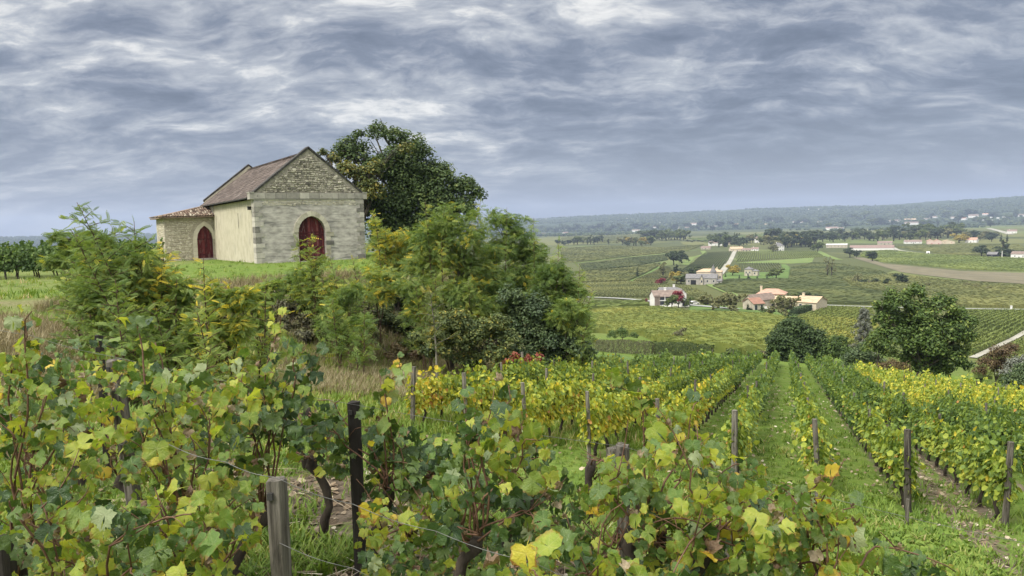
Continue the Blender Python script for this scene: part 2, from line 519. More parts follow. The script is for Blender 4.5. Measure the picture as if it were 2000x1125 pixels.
# ================================================================ THE CHAPEL
M_CEMENT = surface('grey cement render', [(0.30, (0.19, 0.176, 0.162)), (0.42, (0.34, 0.318, 0.292)), (0.55, (0.47, 0.44, 0.40)), (0.70, (0.60, 0.565, 0.515))],
                   2.6, 10.0, 0.92, 0.7, 26.0, stretch=(0.55, 1, 1.3), second=(2.4, 0.50, 0.70, (0.20, 0.192, 0.18), (0.20, 1, 1.25)))
M_CREAM = surface('cream lime render', [(0.3, (0.36, 0.33, 0.25)), (0.5, (0.45, 0.415, 0.315)), (0.7, (0.52, 0.485, 0.385))],
                  1.6, 9.0, 0.92, 0.4, 20.0, stretch=(1, 1.1, 0.75), second=(0.7, 0.58, 0.80, (0.33, 0.305, 0.25), (1.0, 1.0, 0.6)))
M_MORTAR = surface('lime mortar', [(0.35, (0.18, 0.165, 0.135)), (0.6, (0.31, 0.285, 0.235))], 5.0, 6.0, 0.95, 0.5)
M_PALEMORTAR = surface('pale lime mortar', [(0.35, (0.26, 0.235, 0.185)), (0.6, (0.40, 0.365, 0.29))], 5.0, 6.0, 0.95, 0.5)
M_RUBBLE = surface('weathered rubble stone', [(0.22, (0.10, 0.092, 0.078)), (0.40, (0.29, 0.265, 0.22)), (0.60, (0.46, 0.425, 0.35)), (0.8, (0.62, 0.58, 0.48))], 4.0, 6.0, 0.92, 0.5, tone_mix=0.6)
M_RUBBLE2 = surface('pale rubble stone', [(0.15, (0.28, 0.25, 0.19)), (0.45, (0.45, 0.41, 0.32)), (0.8, (0.60, 0.56, 0.46))], 4.0, 6.0, 0.92, 0.4, tone_mix=0.6)
M_ASHLAR = surface('grey dressed stone', [(0.22, (0.10, 0.095, 0.088)), (0.45, (0.29, 0.272, 0.24)), (0.70, (0.50, 0.47, 0.41))], 2.5, 7.0, 0.9, 0.5, tone_mix=0.6,
                   second=(3.0, 0.62, 0.75, (0.05, 0.05, 0.05), (1, 1, 0.6)))
M_ARCH = surface('buff arch stone', [(0.2, (0.24, 0.22, 0.17)), (0.5, (0.47, 0.435, 0.35)), (0.8, (0.64, 0.60, 0.49))], 3.0, 6.0, 0.9, 0.4, tone_mix=0.4)
M_COPING = surface('black lichened coping', [(0.3, (0.022, 0.022, 0.023)), (0.55, (0.06, 0.057, 0.053)), (0.8, (0.14, 0.13, 0.115))], 5.0, 6.0, 0.95, 0.5)
M_TILE = surface('faded red brown roof tile', [(0.2, (0.032, 0.026, 0.023)), (0.45, (0.092, 0.070, 0.060)), (0.7, (0.145, 0.117, 0.102)), (0.9, (0.22, 0.19, 0.17))], 3.0, 6.0, 0.9, 0.4, tone_mix=0.65,
                 second=(2.0, 0.60, 0.72, (0.055, 0.05, 0.042), (1, 1, 1)))
M_CANAL = surface('lichened canal tile', [(0.2, (0.06, 0.042, 0.034)), (0.42, (0.22, 0.15, 0.115)), (0.62, (0.36, 0.29, 0.22)), (0.85, (0.52, 0.46, 0.37))], 6.0, 6.0, 0.9, 0.4, tone_mix=0.65,
                  second=(7.0, 0.52, 0.66, (0.045, 0.045, 0.032), (1, 1, 1)))
M_DOOR = surface('worn dark red paint', [(0.25, (0.04, 0.006, 0.009)), (0.5, (0.10, 0.015, 0.019)), (0.75, (0.16, 0.034, 0.036))], 2.0, 6.0, 0.7, 0.3, 30.0, tone_mix=0.55, stretch=(3, 1, 0.5),
                 second=(2.3, 0.54, 0.70, (0.21, 0.13, 0.12), (5, 1, 0.7)))
M_DARK = surface('dark opening', [(0.3, (0.01, 0.01, 0.01)), (0.7, (0.02, 0.02, 0.02))])
M_IRON = surface('dark iron', [(0.3, (0.02, 0.02, 0.022)), (0.7, (0.05, 0.048, 0.045))], rough=0.6)
M_ZINC = surface('dull zinc', [(0.3, (0.30, 0.30, 0.30)), (0.7, (0.42, 0.42, 0.41))], rough=0.5)

def arch(xc, hw, zs, za, n=7, grow=0.0):
    """pointed arch outline from the left springing over the apex to the right springing (x, z)"""
    hw2, za2 = hw + grow, za + grow * 1.12
    h = za2 - zs
    R = (hw2 * hw2 + h * h) / (2 * hw2)           # each side is an arc centred on the springing line
    a1 = math.asin(min(1, h / R))
    left = [(xc - hw2 + R - R * math.cos(a1 * i / n), zs + R * math.sin(a1 * i / n)) for i in range(n + 1)]
    return left + [(2 * xc - x, z) for x, z in reversed(left[:-1])]

def rubble(region, x0, x1, z0, z1, y, rowh=(0.10, 0.19), w=(0.12, 0.42), proud=(0.02, 0.075)):
    """rubble stones standing proud of a wall in the plane y, kept where region(x, z) holds"""
    mb = MB(); z = z0
    while z < z1:
        h = random.uniform(*rowh); x = x0 - random.uniform(0, .2)
        while x < x1:
            ww = random.uniform(*w) * (h / 0.19) ** 0.5
            cx, cz = x + ww / 2, z + h / 2 + random.uniform(-.35, .35) * h * .3 + .03 * math.sin(x * 2.1 + z)
            hh_ = h; h = hh_ * random.uniform(.62, 1.12)
            if all(region(cx + sx * ww * .5, cz + sz * h * .5) for sx in (-1, 1) for sz in (-1, 1)):
                p = random.uniform(*proud); g = 0.012
                o8 = []
                for (sx, sz) in ((-1, -.6), (-.6, -1), (.6, -1), (1, -.6), (1, .6), (.6, 1), (-.6, 1), (-1, .6)):
                    o8.append((cx + sx * (ww / 2 - g) + random.uniform(-.04, .04), cz + sz * (h / 2 - g) + random.uniform(-.028, .028)))
                V = [(a, y, b) for a, b in o8] + [(cx + (a - cx) * .78, y - p, cz + (b - cz) * .78) for a, b in o8]
                F = [tuple(range(8, 16))] + [(i, (i + 1) % 8, (i + 1) % 8 + 8, i + 8) for i in range(8)]
                mb.add(V, F, random.betavariate(2.2, 2.2))
            h = hh_; x += ww
        z += h
    return mb

def door_leafs(parent, xc, hw, zs, za, y, leaves, plank=0.2):
    """plank door leaves filling an arch, with battens and a handle"""
    top = arch(xc, hw, zs, za, 10)
    def ztop(x):
        for (xa, za_), (xb, zb_) in zip(top[:-1], top[1:]):
            if xa <= x <= xb + 1e-6: return za_ + (zb_ - za_) * ((x - xa) / max(xb - xa, 1e-6))
        return zs
    for k in range(leaves):
        xa = xc - hw + 2 * hw * k / leaves + (0.006 if k else 0); xb = xc - hw + 2 * hw * (k + 1) / leaves - 0.006
        leaf = MB()
        n = 8
        out = [(xa, 0.02), (xb, 0.02)] + [(xb + (xa - xb) * i / n, max(ztop(xb + (xa - xb) * i / n) - 0.01, .1)) for i in range(n + 1)]
        leaf.prism(out, y + 0.03, y + 0.08)
        d = leaf.build('door', M_DOOR, parent)
        m_ = max(3, round((xb - xa) / plank))
        for i in range(m_):
            pa, pb = xa + (xb - xa) * i / m_ + 0.008, xa + (xb - xa) * (i + 1) / m_ - 0.008
            pl = MB(); pl.prism([(pa, 0.03), (pb, 0.03), (pb, max(ztop(pb) - .02, .2)), (pa, max(ztop(pa) - .02, .2))], y, y + 0.028 - 0.004 * random.random(), random.random())
            pl.build('plank', M_DOOR, d)
        for zb in ((0.35, 1.05, 1.95, zs + 0.0) if leaves > 1 else (0.4, zs)):
            b = MB(); b.box(((xa + xb) / 2, y - 0.02, zb), (xb - xa - .04, 0.034, 0.11), t=.3); b.build('batten', M_DOOR, d)
    h = MB(); h.box((xc + 0.09, y - 0.055, 1.15), (0.03, 0.03, 0.22)); h.build('handle', M_IRON, parent)

def build_chapel():
    A = math.radians(33)
    o0 = at(505.5, 515, 53.5)
    root = empty('chapel', (o0[0], o0[1], o0[2]), A)
    tag(root, 'small stone chapel with grey front, red arched doors and brown tiled gable roof', 'chapel')
    W, L, ZC, ZA = 8.0, 18.0, 4.63, 8.28
    ZT = ZC + 0.44
    xa, xb = -0.12, W + 0.12
    xc, hw, zs, za = 4.0, 1.03, 2.15, 3.36
    # front wall with its arched opening
    out = [(xa, -0.5), (xc - hw, -0.5)] + [(x, z) for x, z in arch(xc, hw, zs, za)] + [(xc + hw, -0.5), (xb, -0.5), (xb, ZC), (xa, ZC)]
    f = MB(); f.prism(out, 0, 0.7); front = f.build('front_wall', M_CEMENT, root)
    g = MB(); g.prism([(xa + .02, ZC + .002), (xb - .02, ZC + .002), (xb - .02, ZT), (W / 2, ZA), (xa + .02, ZT)], 0.03, 0.68)
    gab = g.build('gable_wall', M_MORTAR, root)
    sl = (ZA - ZT) / (W / 2)
    inside = lambda x, z: ZT < z < ZA - 0.12 - abs(x - W / 2) * sl
    st = rubble(inside, 0, W, ZT, ZA, 0.03).build('rubble_stones', M_RUBBLE, gab); st['kind'] = 'stuff'
    st2 = rubble(lambda x, z: 4.12 < z < ZC + .02 and .35 < x < W - .35, .4, W - .4, 4.12, ZC - .05, 0.0, (0.10, 0.16), proud=(.01, .025)).build('rubble_stones', M_RUBBLE2, front); st2['kind'] = 'stuff'
    # dressed string course, block by block
    x = xa - .02
    for wd in (0.85, 0.72, 0.78, 0.98, 0.72, 0.75, 1.45, 0.70, 0.62, .68):
        b = MB(); e = min(x + wd, xb + .02)
        b.box(((x + e) / 2, 0.27, (ZC + ZT) / 2), (e - x - 0.02, 0.66 + random.uniform(0, .012), ZT - ZC - 0.02), t=random.uniform(.35, .75)); b.build('course_block', M_ASHLAR, root)
        x = e
    # ledge under the course
    b = MB(); b.box((W / 2, 0.30, ZC - 0.035), (xb - xa + .06, 0.70, 0.045)); b.build('ledge', M_ASHLAR, root)
    # corner stones, long and short by turns
    for side in (0, 1):
        z = 0.0; k = side
        while z < ZC - 0.25:
            h = random.uniform(0.30, 0.42); wl = (0.62 if k % 2 else 0.36) + random.uniform(-.06, .06)
            if z + h > ZC - .08: h = ZC - .08 - z
            cxq = xa - .02 + wl / 2 if side == 0 else xb + .02 - wl / 2
            q = MB(); q.box((cxq, 0.33, z + h / 2), (wl, 0.72 + random.uniform(0, .02), h - 0.03), t=random.choice([.22, .4, .5, .6, .75])); q.build('corner_stone', M_ASHLAR, root)
            z += h; k += 1
    # arch stones and jambs round the great door
    inner = arch(xc, hw, zs, za, 6, 0.0); outer = arch(xc, hw, zs, za, 6, 0.36)
    for i in range(len(inner) - 1):
        (ax, az_), (bx, bz), (cx, cz), (dx_, dz_) = inner[i], inner[i + 1], outer[i + 1], outer[i]
        s = MB(); mx, mz = (ax + bx + cx + dx_) / 4, (az_ + bz + cz + dz_) / 4
        q = [(mx + (p - mx) * .965, mz + (r - mz) * .965) for p, r in ((ax, az_), (dx_, dz_), (cx, cz), (bx, bz))]
        s.prism(q[::-1], -0.07 - random.uniform(0, .015), 0.35, random.uniform(.2, .8)); s.build('arch_stone', M_ARCH, root)
    for sgn in (-1, 1):
        z = 0.0; k = 0
        while z < zs - .1:
            h = min(random.uniform(.3, .42), zs - z); wl = 0.36 + (0.26 if (k % 2 and random.random() < .7) else 0)
            q = MB(); q.box((xc + sgn * (hw + wl / 2), 0.15, z + h / 2), (wl - .01, 0.4, h - .025), t=random.choice([.1, .3, .5, .7])); q.build('jamb_stone', M_ARCH if k % 3 else M_ASHLAR, root)
            z += h; k += 1
    door_leafs(root, xc, hw, zs, za, 0.36, 2)
    b = MB(); b.box((xc, 0.1, -0.08), (2.4, 0.9, 0.2)); b.build('door_step', M_ASHLAR, root)
    # nave walls, with arrow-slit windows on the left side
    y0 = 0.70; yb = L
    slits = [(5.45, 2.70, 3.75), (13.35, 2.70, 3.75)]
    wl = MB(); ys = y0
    ztop = ZC - 0.02
    for (sy, s0, s1) in slits:
        wl.box((0.3, (ys + sy - .07) / 2, (ztop - .5) / 2), (0.6, sy - .07 - ys, ztop + .5))
        wl.box((0.3, sy, (s0 - .5) / 2), (0.6, .14, s0 + .5)); wl.box((0.3, sy, (s1 + ztop) / 2), (0.6, .14, ztop - s1))
        ys = sy + .07
    wl.box((0.3, (ys + yb) / 2, (ztop - .5) / 2), (0.6, yb - ys, ztop + .5))
    lw = wl.build('side_wall', M_CREAM, root)
    for (sy, s0, s1) in slits:
        s = MB(); s.box((0.066, sy, (s0 + s1) / 2), (0.1, .138, s1 - s0)); s.build('slit_window', M_DARK, root)
        s = MB(); s.box((-0.01, sy, s0 - .03), (0.08, .24, .05)); s.build('window_sill', M_ARCH, root)
    r = MB(); r.box((W - .3, (y0 + yb) / 2, (ztop - .5) / 2), (0.6, yb - y0, ztop + .5)); r.build('side_wall', M_CREAM, root)
    r = MB(); r.prism([(0.602, -.5), (W - .602, -.5), (W - .602, ZC - .05), (W + .05, ZC - .05), (W + .05, ZT + .1), (W / 2, ZA + .14), (-.05, ZT + .1), (-.05, ZC - .05), (0.602, ZC - .05)], yb - .5, yb); r.build('back_wall', M_CREAM, root)
    # roof planes: boards with every tile laid as its own piece of relief
    for side in (-1, 1):
        xe, xr = (-0.42, W / 2) if side < 0 else (W + 0.42, W / 2)
        ze, zr = ZC + 0.10, ZA - 0.22
        deck = MB(); deck.prism([(xe, ze - .06), (xr, zr - .06), (xr, zr), (xe, ze)] if side < 0 else [(xe, ze), (xr, zr), (xr, zr - .06), (xe, ze - .06)], 0.71, yb - .02)
        rf = deck.build('roof', M_TILE, root)
        tl = MB(); ncr = 17
        for i in range(ncr):
            fa, fb = i / ncr, (i + 1.22) / ncr
            y = 0.72 + (i % 2) * .12; lift = random.uniform(.0, .012)
            sag = lambda yy: -0.10 * math.sin(math.pi * min(max((yy - .7) / (yb - .7), 0), 1))
            while y < yb - .3:
                wd = 0.25
                za_, zb_ = ze + (zr - ze) * fa + .045 + lift, ze + (zr - ze) * min(fb, 1) + .02
                xa_, xb_ = xe + (xr - xe) * fa, xe + (xr - xe) * min(fb, 1)
                j = random.uniform(-.012, .012); s1, s2 = 0, 0
                V = [(xa_, y + .008, za_ + j), (xa_, y + wd - .008, za_ + j * .3), (xb_, y + wd - .008, zb_), (xb_, y + .008, zb_),
                     (xa_, y + .008, za_ + j - .035), (xa_, y + wd - .008, za_ + j * .3 - .035)]
                F = [(0, 1, 2, 3), (4, 5, 1, 0), (4, 0, 3), (1, 5, 2)]
                if side > 0: F = [f_[::-1] for f_ in F]
                tl.add(V, F, random.betavariate(2, 2))
                y += wd
        t_ = tl.build('roof_tiles', M_TILE, rf); t_['kind'] = 'stuff'
        gt = MB(); gt.tube([(xe, 0.75, ze - .03), (xe, yb - .1, ze - .05)], .055, 8); gt.build('gutter', M_COPING, root)
    y = 0.72
    while y < yb - .3:
        rt = MB()
        V, F = [], []
        for q, yy in enumerate((y, y + .42)):
            rr = .13 if q == 0 else .115
            for a in range(7):
                th = math.pi * a / 6
                V.append((W / 2 - rr * math.cos(th) * 1.2, yy, ZA - .24 + rr * math.sin(th) + (.02 if q == 0 else 0) + random.uniform(-.006, .006)))
        F = [(a, a + 7, a + 8, a + 1) for a in range(6)]
        rt.add(V, F, random.random()); rt.build('ridge_tile', M_TILE, root, True)
        y += .40
    # copings on both gables
    for yy, th, up in ((0.30, .66, 0.0), (yb - .25, .5, 0.12)):
        for side in (-1, 1):
            n = 7
            for i in range(n):
                f0, f1 = i / n, (i + 1) / n - .006
                xe = -0.1 if side < 0 else W + .1
                X0, X1 = xe + (W / 2 - xe) * f0, xe + (W / 2 - xe) * f1
                Z0, Z1 = ZT - .06 + up + (ZA + .04 - ZT + .06) * f0, ZT - .06 + up + (ZA + .04 - ZT + .06) * f1
                q = [(X0, Z0), (X1, Z1), (X1, Z1 + .17), (X0, Z0 + .17)]
                if side > 0: q = q[::-1]
                c = MB(); c.prism(q, yy - th / 2 - random.uniform(0, .02), yy + th / 2); c.build('coping_stone', M_COPING, root)
    for xx in (-.26, W + .26):
        k = MB(); k.box((xx, 0.28, ZC + .2), (.30, .70, .46)); k.box((xx, .28, ZC + .46), (.36, .76, .07)); k.build('kneeler_stone', M_ASHLAR, root)
    # lamp bracket by the corner and rain pipe
    b = MB(); b.box((-0.07, 1.25, 4.05), (.13, .05, .05)); b.box((-0.16, 1.25, 3.98), (.20, .24, .20)); b.box((-.16, 1.25, 4.11), (.28, .30, .05)); b.build('wall_lamp', M_IRON, root)
    # annex on the left
    ya, ax_ = 14.4, -4.0
    h = 3.62
    dxc, dhw, dzs, dza = -0.80, 0.66, 1.75, 2.95
    out = [(ax_, -.6), (dxc - dhw, -.6)] + arch(dxc, dhw, dzs, dza) + [(dxc + dhw, -.6), (-.003, -.6), (-.003, h), (ax_, h)]
    a = MB(); a.prism(out, ya, ya + .55); aw = a.build('annex_wall', M_PALEMORTAR, root)
    an = arch(dxc, dhw, dzs, dza, 8, .36)
    def reg(x, z):
        if abs(x - dxc) < dhw + .38 and z < dzs: return False
        if z >= dzs and ((x - dxc) / (dhw + .42)) ** 2 + ((z - dzs) / (dza - dzs + .5)) ** 2 < 1: return False
        return ax_ - .01 < x < -.01 and -.2 < z < h
    s_ = rubble(reg, ax_, 0, -.1, h, ya, (.11, .19), (.14, .38), (.01, .04)).build('rubble_stones', M_RUBBLE2, aw); s_['kind'] = 'stuff'
    a = MB(); a.box((ax_ + .275, ya + .552 + 1.7, (h - .6) / 2), (.55, 3.4, h + .6)); sw = a.build('annex_wall', M_PALEMORTAR, root)
    rb = rubble(lambda x, z: .0 < x < 3.9 and -.2 < z < h, 0, 3.9, -.1, h, 0.0, (.11, .19), (.14, .38), (.01, .04))
    rb.V = [(ax_ + yy, ya + 3.95 - xx, zz) for xx, yy, zz in rb.V]
    rb.build('rubble_stones', M_RUBBLE2, sw)['kind'] = 'stuff'
    a = MB(); a.box((ax_ / 2, ya + 4.23, (h - .6) / 2), (-ax_ - .01, .55, h + .6)); a.build('annex_wall', M_RUBBLE2, root)
    inner = arch(dxc, dhw, dzs, dza, 3); outer = arch(dxc, dhw, dzs, dza, 3, .34)
    for i in range(len(inner) - 1):
        q = [inner[i], inner[i + 1], outer[i + 1], outer[i]]
        q = [(min(p, -.006), r_) for p, r_ in q]
        s = MB(); s.prism(q, ya - .05, ya + .3, random.uniform(.6, .9)); s.build('arch_stone', M_ARCH, root)
    for sgn, wj in ((-1, .34),):
        for k in range(5):
            s = MB(); s.box((dxc + sgn * (dhw + wj / 2), ya + .13, dzs / 5 * (k + .5)), (wj, .36, dzs / 5 - .012), t=random.uniform(.6, .9)); s.build('jamb_stone', M_ARCH, root)
    door_leafs(root, dxc, dhw, dzs, dza, ya + .28, 1, .22)
    s = MB(); s.box((dxc, ya - .1, -.02), (1.5, .5, .24)); s.build('door_step', M_ASHLAR, root)
    # half-hipped canal-tile roof of the annex
    P0, P1, P2 = np.array([ax_ - .45, ya - .4, h + .06]), np.array([-.01, ya - .4, h + .14]), np.array([-.01, ya + 2.1, h + 1.0])
    P3 = np.array([ax_ - .45, ya + 4.8, h + .06]); P4 = np.array([-.01, ya + 4.8, h + .14])
    rf = MB(); rf.add([P0, P1, P2, P3, P4, P0 - (0, 0, .1), P1 - (0, 0, .1), P3 - (0, 0, .1), P4 - (0, 0, .1)], [(0, 1, 2), (0, 2, 3), (3, 2, 4), (5, 6, 1, 0), (7, 5, 0, 3), (5, 7, 8, 6)])
    ar = rf.build('annex_roof', M_CANAL, root)
    def tile(o_, dn, ac, nr, s):
        V = []
        for q, rr in ((0.0, .115), (1.0, .085)):
            for a_ in range(6):
                th = math.pi * a_ / 5
                V.append(o_ + dn * (s * q) + ac * (-rr * math.cos(th)) + nr * (rr * .9 * math.sin(th) + (.035 if q == 0 else 0)))
        for q, rr in ((0.0, .095),):
            for a_ in range(6):
                th = math.pi * a_ / 5
                V.append(o_ + ac * (-rr * math.cos(th)) + nr * (rr * .75 * math.sin(th) + .03))
        return V, [(i + 6, i, i + 1, i + 7) for i in range(5)] + [(i, i + 12, i + 13, i + 1) for i in range(5)]
    for (E0, E1, top) in ((P0, P1, P2), (P3, P0, P2)):
        ac = (E1 - E0); n_ = np.linalg.norm(ac); ac /= n_
        up = (top - E0) - ac * np.dot(top - E0, ac); hgt = np.linalg.norm(up); up /= hgt
        nr = np.cross(ac, up)
        if nr[2] < 0: nr = -nr
        fx = np.dot(top - E0, ac)
        k = 0.11
        while k < n_:
            room = hgt * (k / fx if k < fx else (n_ - k) / max(n_ - fx, .01))
            r_ = 0
            while r_ * .36 < room - .1:
                V, F = tile(E0 + ac * (k + random.uniform(-.015, .015)) + up * (r_ * .36 - .06) + nr * .01, up, ac, nr, min(.44, room - r_ * .36 + .15))
                t_ = MB().add(V, F, random.betavariate(1.6, 1.6)); t_.build('tile', M_CANAL, ar, True)
                r_ += 1
            k += .225
    hp = MB(); hp.tube([P0 + (0, 0, .05), P2 + (0, 0, .09)], [.10, .12], 8); hp.build('hip_tile', M_CANAL, ar, True)
    pp = MB(); pp.tube([(-.15, ya - .5, h + .95), (-.1, ya - .42, h + .7), (-.07, ya - .15, h + .45), (-.06, ya - .06, h + .15)], .04, 8); pp.build('rain_pipe', M_ZINC, root, True)
build_chapel()

# ================================================================ TREES AND BUSHES NEAR THE CHAPEL
M_BARK = surface('grey brown bark', [(0.3, (0.035, 0.029, 0.023)), (0.55, (0.085, 0.072, 0.058)), (0.75, (0.15, 0.135, 0.11))], 6.0, 6.0, 0.95, 0.6, stretch=(1, 1, 0.25))
M_PALEBARK = surface('pale smooth bark', [(0.3, (0.13, 0.12, 0.095)), (0.6, (0.24, 0.22, 0.18))], 8.0, 5.0, 0.9, 0.3, stretch=(1, 1, 0.3))
M_TWIG = surface('reddish brown twig', [(0.3, (0.055, 0.032, 0.022)), (0.7, (0.12, 0.075, 0.05))], 12.0, 4.0, 0.85)

L_OAK = foliage('oak leaves', [(0.0, (0.026, 0.046, 0.017)), (0.5, (0.056, 0.090, 0.028)), (0.85, (0.092, 0.13, 0.038)), (1.0, (0.13, 0.155, 0.045))], 0.28, 0.55)
L_CHESTNUT = foliage('turning leaves', [(0.0, (0.04, 0.06, 0.02)), (0.5, (0.085, 0.105, 0.03)), (0.82, (0.15, 0.15, 0.04)), (1.0, (0.26, 0.21, 0.05))], 0.3)
L_ACACIA = foliage('acacia leaflets', [(0.0, (0.055, 0.10, 0.026)), (0.4, (0.115, 0.175, 0.045)), (0.72, (0.185, 0.238, 0.058)), (0.88, (0.30, 0.31, 0.055)), (1.0, (0.56, 0.44, 0.05))], 0.44, 0.55, gain=1.32)
L_SHRUB = foliage('olive shrub leaves', [(0.0, (0.03, 0.05, 0.018)), (0.5, (0.075, 0.10, 0.032)), (0.85, (0.13, 0.155, 0.045)), (1.0, (0.30, 0.25, 0.05))], 0.25)
L_IVY = foliage('dark ivy leaves', [(0.0, (0.026, 0.046, 0.02)), (0.5, (0.056, 0.088, 0.034)), (1.0, (0.11, 0.145, 0.055))], 0.2, 0.5, 0.35)
L_RED = foliage('red leaves', [(0.0, (0.09, 0.03, 0.025)), (0.5, (0.20, 0.045, 0.035)), (1.0, (0.26, 0.12, 0.06))], 0.3)
L_SCRUB = foliage('dull scrub leaves', [(0.0, (0.045, 0.046, 0.028)), (0.5, (0.09, 0.088, 0.05)), (0.85, (0.12, 0.125, 0.05)), (1.0, (0.21, 0.18, 0.10))], 0.2)
L_WALNUT = foliage('walnut leaves', [(0.0, (0.035, 0.06, 0.018)), (0.5, (0.07, 0.115, 0.028)), (0.85, (0.115, 0.165, 0.036)), (1.0, (0.17, 0.20, 0.045))], 0.3, 0.5)
L_CEDAR = foliage('grey dead needles', [(0.0, (0.06, 0.068, 0.055)), (0.6, (0.12, 0.13, 0.105)), (1.0, (0.19, 0.20, 0.165))], 0.1)
L_BROWN = foliage('brown red leaves', [(0.0, (0.05, 0.036, 0.022)), (0.5, (0.10, 0.066, 0.036)), (1.0, (0.15, 0.125, 0.05))], 0.2)

LEAF = (np.array([(0, -.5, 0), (.3, .05, .07), (0, .5, 0), (-.3, .05, .07)]), np.array([[0, 1, 2, 3]]))
def pinnate(pairs, wid, ln):
    V = []; F = []
    for k in range(pairs + 1):
        fx = 0.16 + 0.80 * k / pairs; dr = -0.22 * fx * fx
        sc = 1.0 - 0.45 * abs(fx - .45)
        if k == pairs: dirs = [(1, 0)]
        else: dirs = [(.38, .92), (.38, -.92)]
        for (ax, ay) in dirs:
            b = len(V); L_ = ln * sc; w_ = wid * sc
            V += [(fx, 0, dr), (fx + ax * L_ * .5 - ay * w_, ay * L_ * .5 + ax * w_, dr - .015), (fx + ax * L_, ay * L_, dr - .07), (fx + ax * L_ * .5 + ay * w_, ay * L_ * .5 - ax * w_, dr - .015)]
            F.append((b, b + 1, b + 2, b + 3))
    b = len(V)
    V += [(0, .012, 0), (.5, .010, -.055), (.98, .006, -.21), (.98, -.006, -.21), (.5, -.010, -.055), (0, -.012, 0)]
    F += [(b, b + 1, b + 4, b + 5), (b + 1, b + 2, b + 3, b + 4)]
    return np.array(V), np.array(F)
PIN_NEAR = pinnate(7, 0.062, 0.22)
PIN_FAR = pinnate(4, 0.085, 0.27)

def px_lobes(lobes, Y, dep=1.0):
    """lobes measured in the photograph (u, v, radius) put at forward distance Y -> centres and radii in metres"""
    c = []; r = []
    for q in lobes:
        u, v, rad = q[:3]; dy = q[3] if len(q) > 3 else random.uniform(-.55, .55) * rad * Y / F_PX * dep
        p = at(u, v, Y + dy); c.append(p); r.append(rad * (Y + dy) / F_PX)
    return np.array(c), np.array(r)

def clumps(c, r, per_area, sub=0.34, shell=0.72):
    """break each lobe into smaller leafy clumps spread near its surface"""
    P = []; R_ = []
    for p, q in zip(c, r):
        n = max(5, int(per_area * q ** 1.3))
        d = unit(n); d[:, 2] = np.where(d[:, 2] < -.5, -d[:, 2] * .6, d[:, 2])
        P.append(p + d * q * (shell * rng.uniform(.55, 1.12, (n, 1)))); R_.append(q * sub * rng.uniform(.65, 1.3, n))
    return np.concatenate(P), np.concatenate(R_)

def leaf_points(P, R_, n, flat=0.8):
    k = rng.choice(len(P), n, p=(R_ ** 2) / (R_ ** 2).sum())
    d = unit(n)
    q = P[k] + d * R_[k][:, None] * (rng.uniform(0.25, 1.0, (n, 1)) ** 0.6) * np.array([1, 1, flat])
    return q, d, k

def crown_mesh(name, P, R_, n, size, mat, tone=(0.5, .2), up=0.55, tmpl=LEAF, clump_tone=0.12, flat=.8, center=None):
    q, d, k = leaf_points(P, R_, n, flat)
    nr = d * 0.7 + np.array([0, 0, up]) + unit(n) * 0.45
    M = frames(nr, rng.uniform(0, 6.28, n))
    S = size * rng.uniform(.65, 1.35, n)
    V, F, idx = scatter(tmpl[0], tmpl[1], q, M, S)
    ct = rng.normal(0, clump_tone, len(P))
    t_ = np.clip(rng.normal(tone[0], tone[1], n) + ct[k], 0, 1)[idx]
    return mesh_np(name, V, F, mat, t_)

def pinnate_crown(name, P, R_, n, size, mat, tone=(0.5, .2), tmpl=PIN_FAR, clump_tone=0.12, center=None):
    """compound leaves held outwards and drooping at the tip"""
    q, d, k = leaf_points(P, R_, n, .9)
    out = d * np.array([1, 1, .35]) + unit(n) * .5; out[:, 2] += .12
    nr = np.array([0, 0, .75]) + d * .35 + unit(n) * .75
    M = frames(nr, np.zeros(n), out)
    S = size * rng.uniform(.7, 1.3, n)
    V, F, idx = scatter(tmpl[0], tmpl[1], q, M, S)
    ct = rng.normal(0, clump_tone, len(P))
    t_ = np.clip(rng.normal(tone[0], tone[1], n) + ct[k], 0, 1)[idx]
    return V, [f for f in F], t_

def limb(a, b, sag=0.12, n=6):
    a = np.asarray(a, float); b = np.asarray(b, float); L_ = np.linalg.norm(b - a)
    mid = unit(1)[0] * L_ * sag
    f = np.linspace(0, 1, n)[:, None]
    return a + (b - a) * f + mid * np.sin(math.pi * f) + np.array([0, 0, L_ * .08]) * np.sin(math.pi * f)

def branches(base, tops, r0, fork=0.35, limbs=10, name='trunk', mat=None, parent=None):
    """tapered trunk that splits into limbs reaching the leafy clumps"""
    mb = MB(); base = np.asarray(base, float)
    cen = tops.mean(0); f0 = base + (cen - base) * np.array([.6, .6, fork])
    mb.tube(limb(base - (0, 0, .3), f0, .05), np.linspace(r0 * 1.15, r0 * .8, 6), 8)
    for k in rng.choice(len(tops), min(limbs, len(tops)), replace=False):
        p = limb(f0 - (0, 0, .02), tops[k], .1, 7)
        mb.tube(p, np.linspace(r0 * .55, r0 * .07, 7), 5, False)
        for _ in range(2):
            j = rng.integers(3, 6)
            mb.tube(limb(p[j], tops[k] + unit(1)[0] * np.linalg.norm(tops[k] - f0) * .10, .1, 4), np.linspace(r0 * .2, r0 * .04, 4), 4, False)
    return mb.build(name, mat or M_BARK, parent, True)

def to_local(o, P): return P - np.array(o.location)

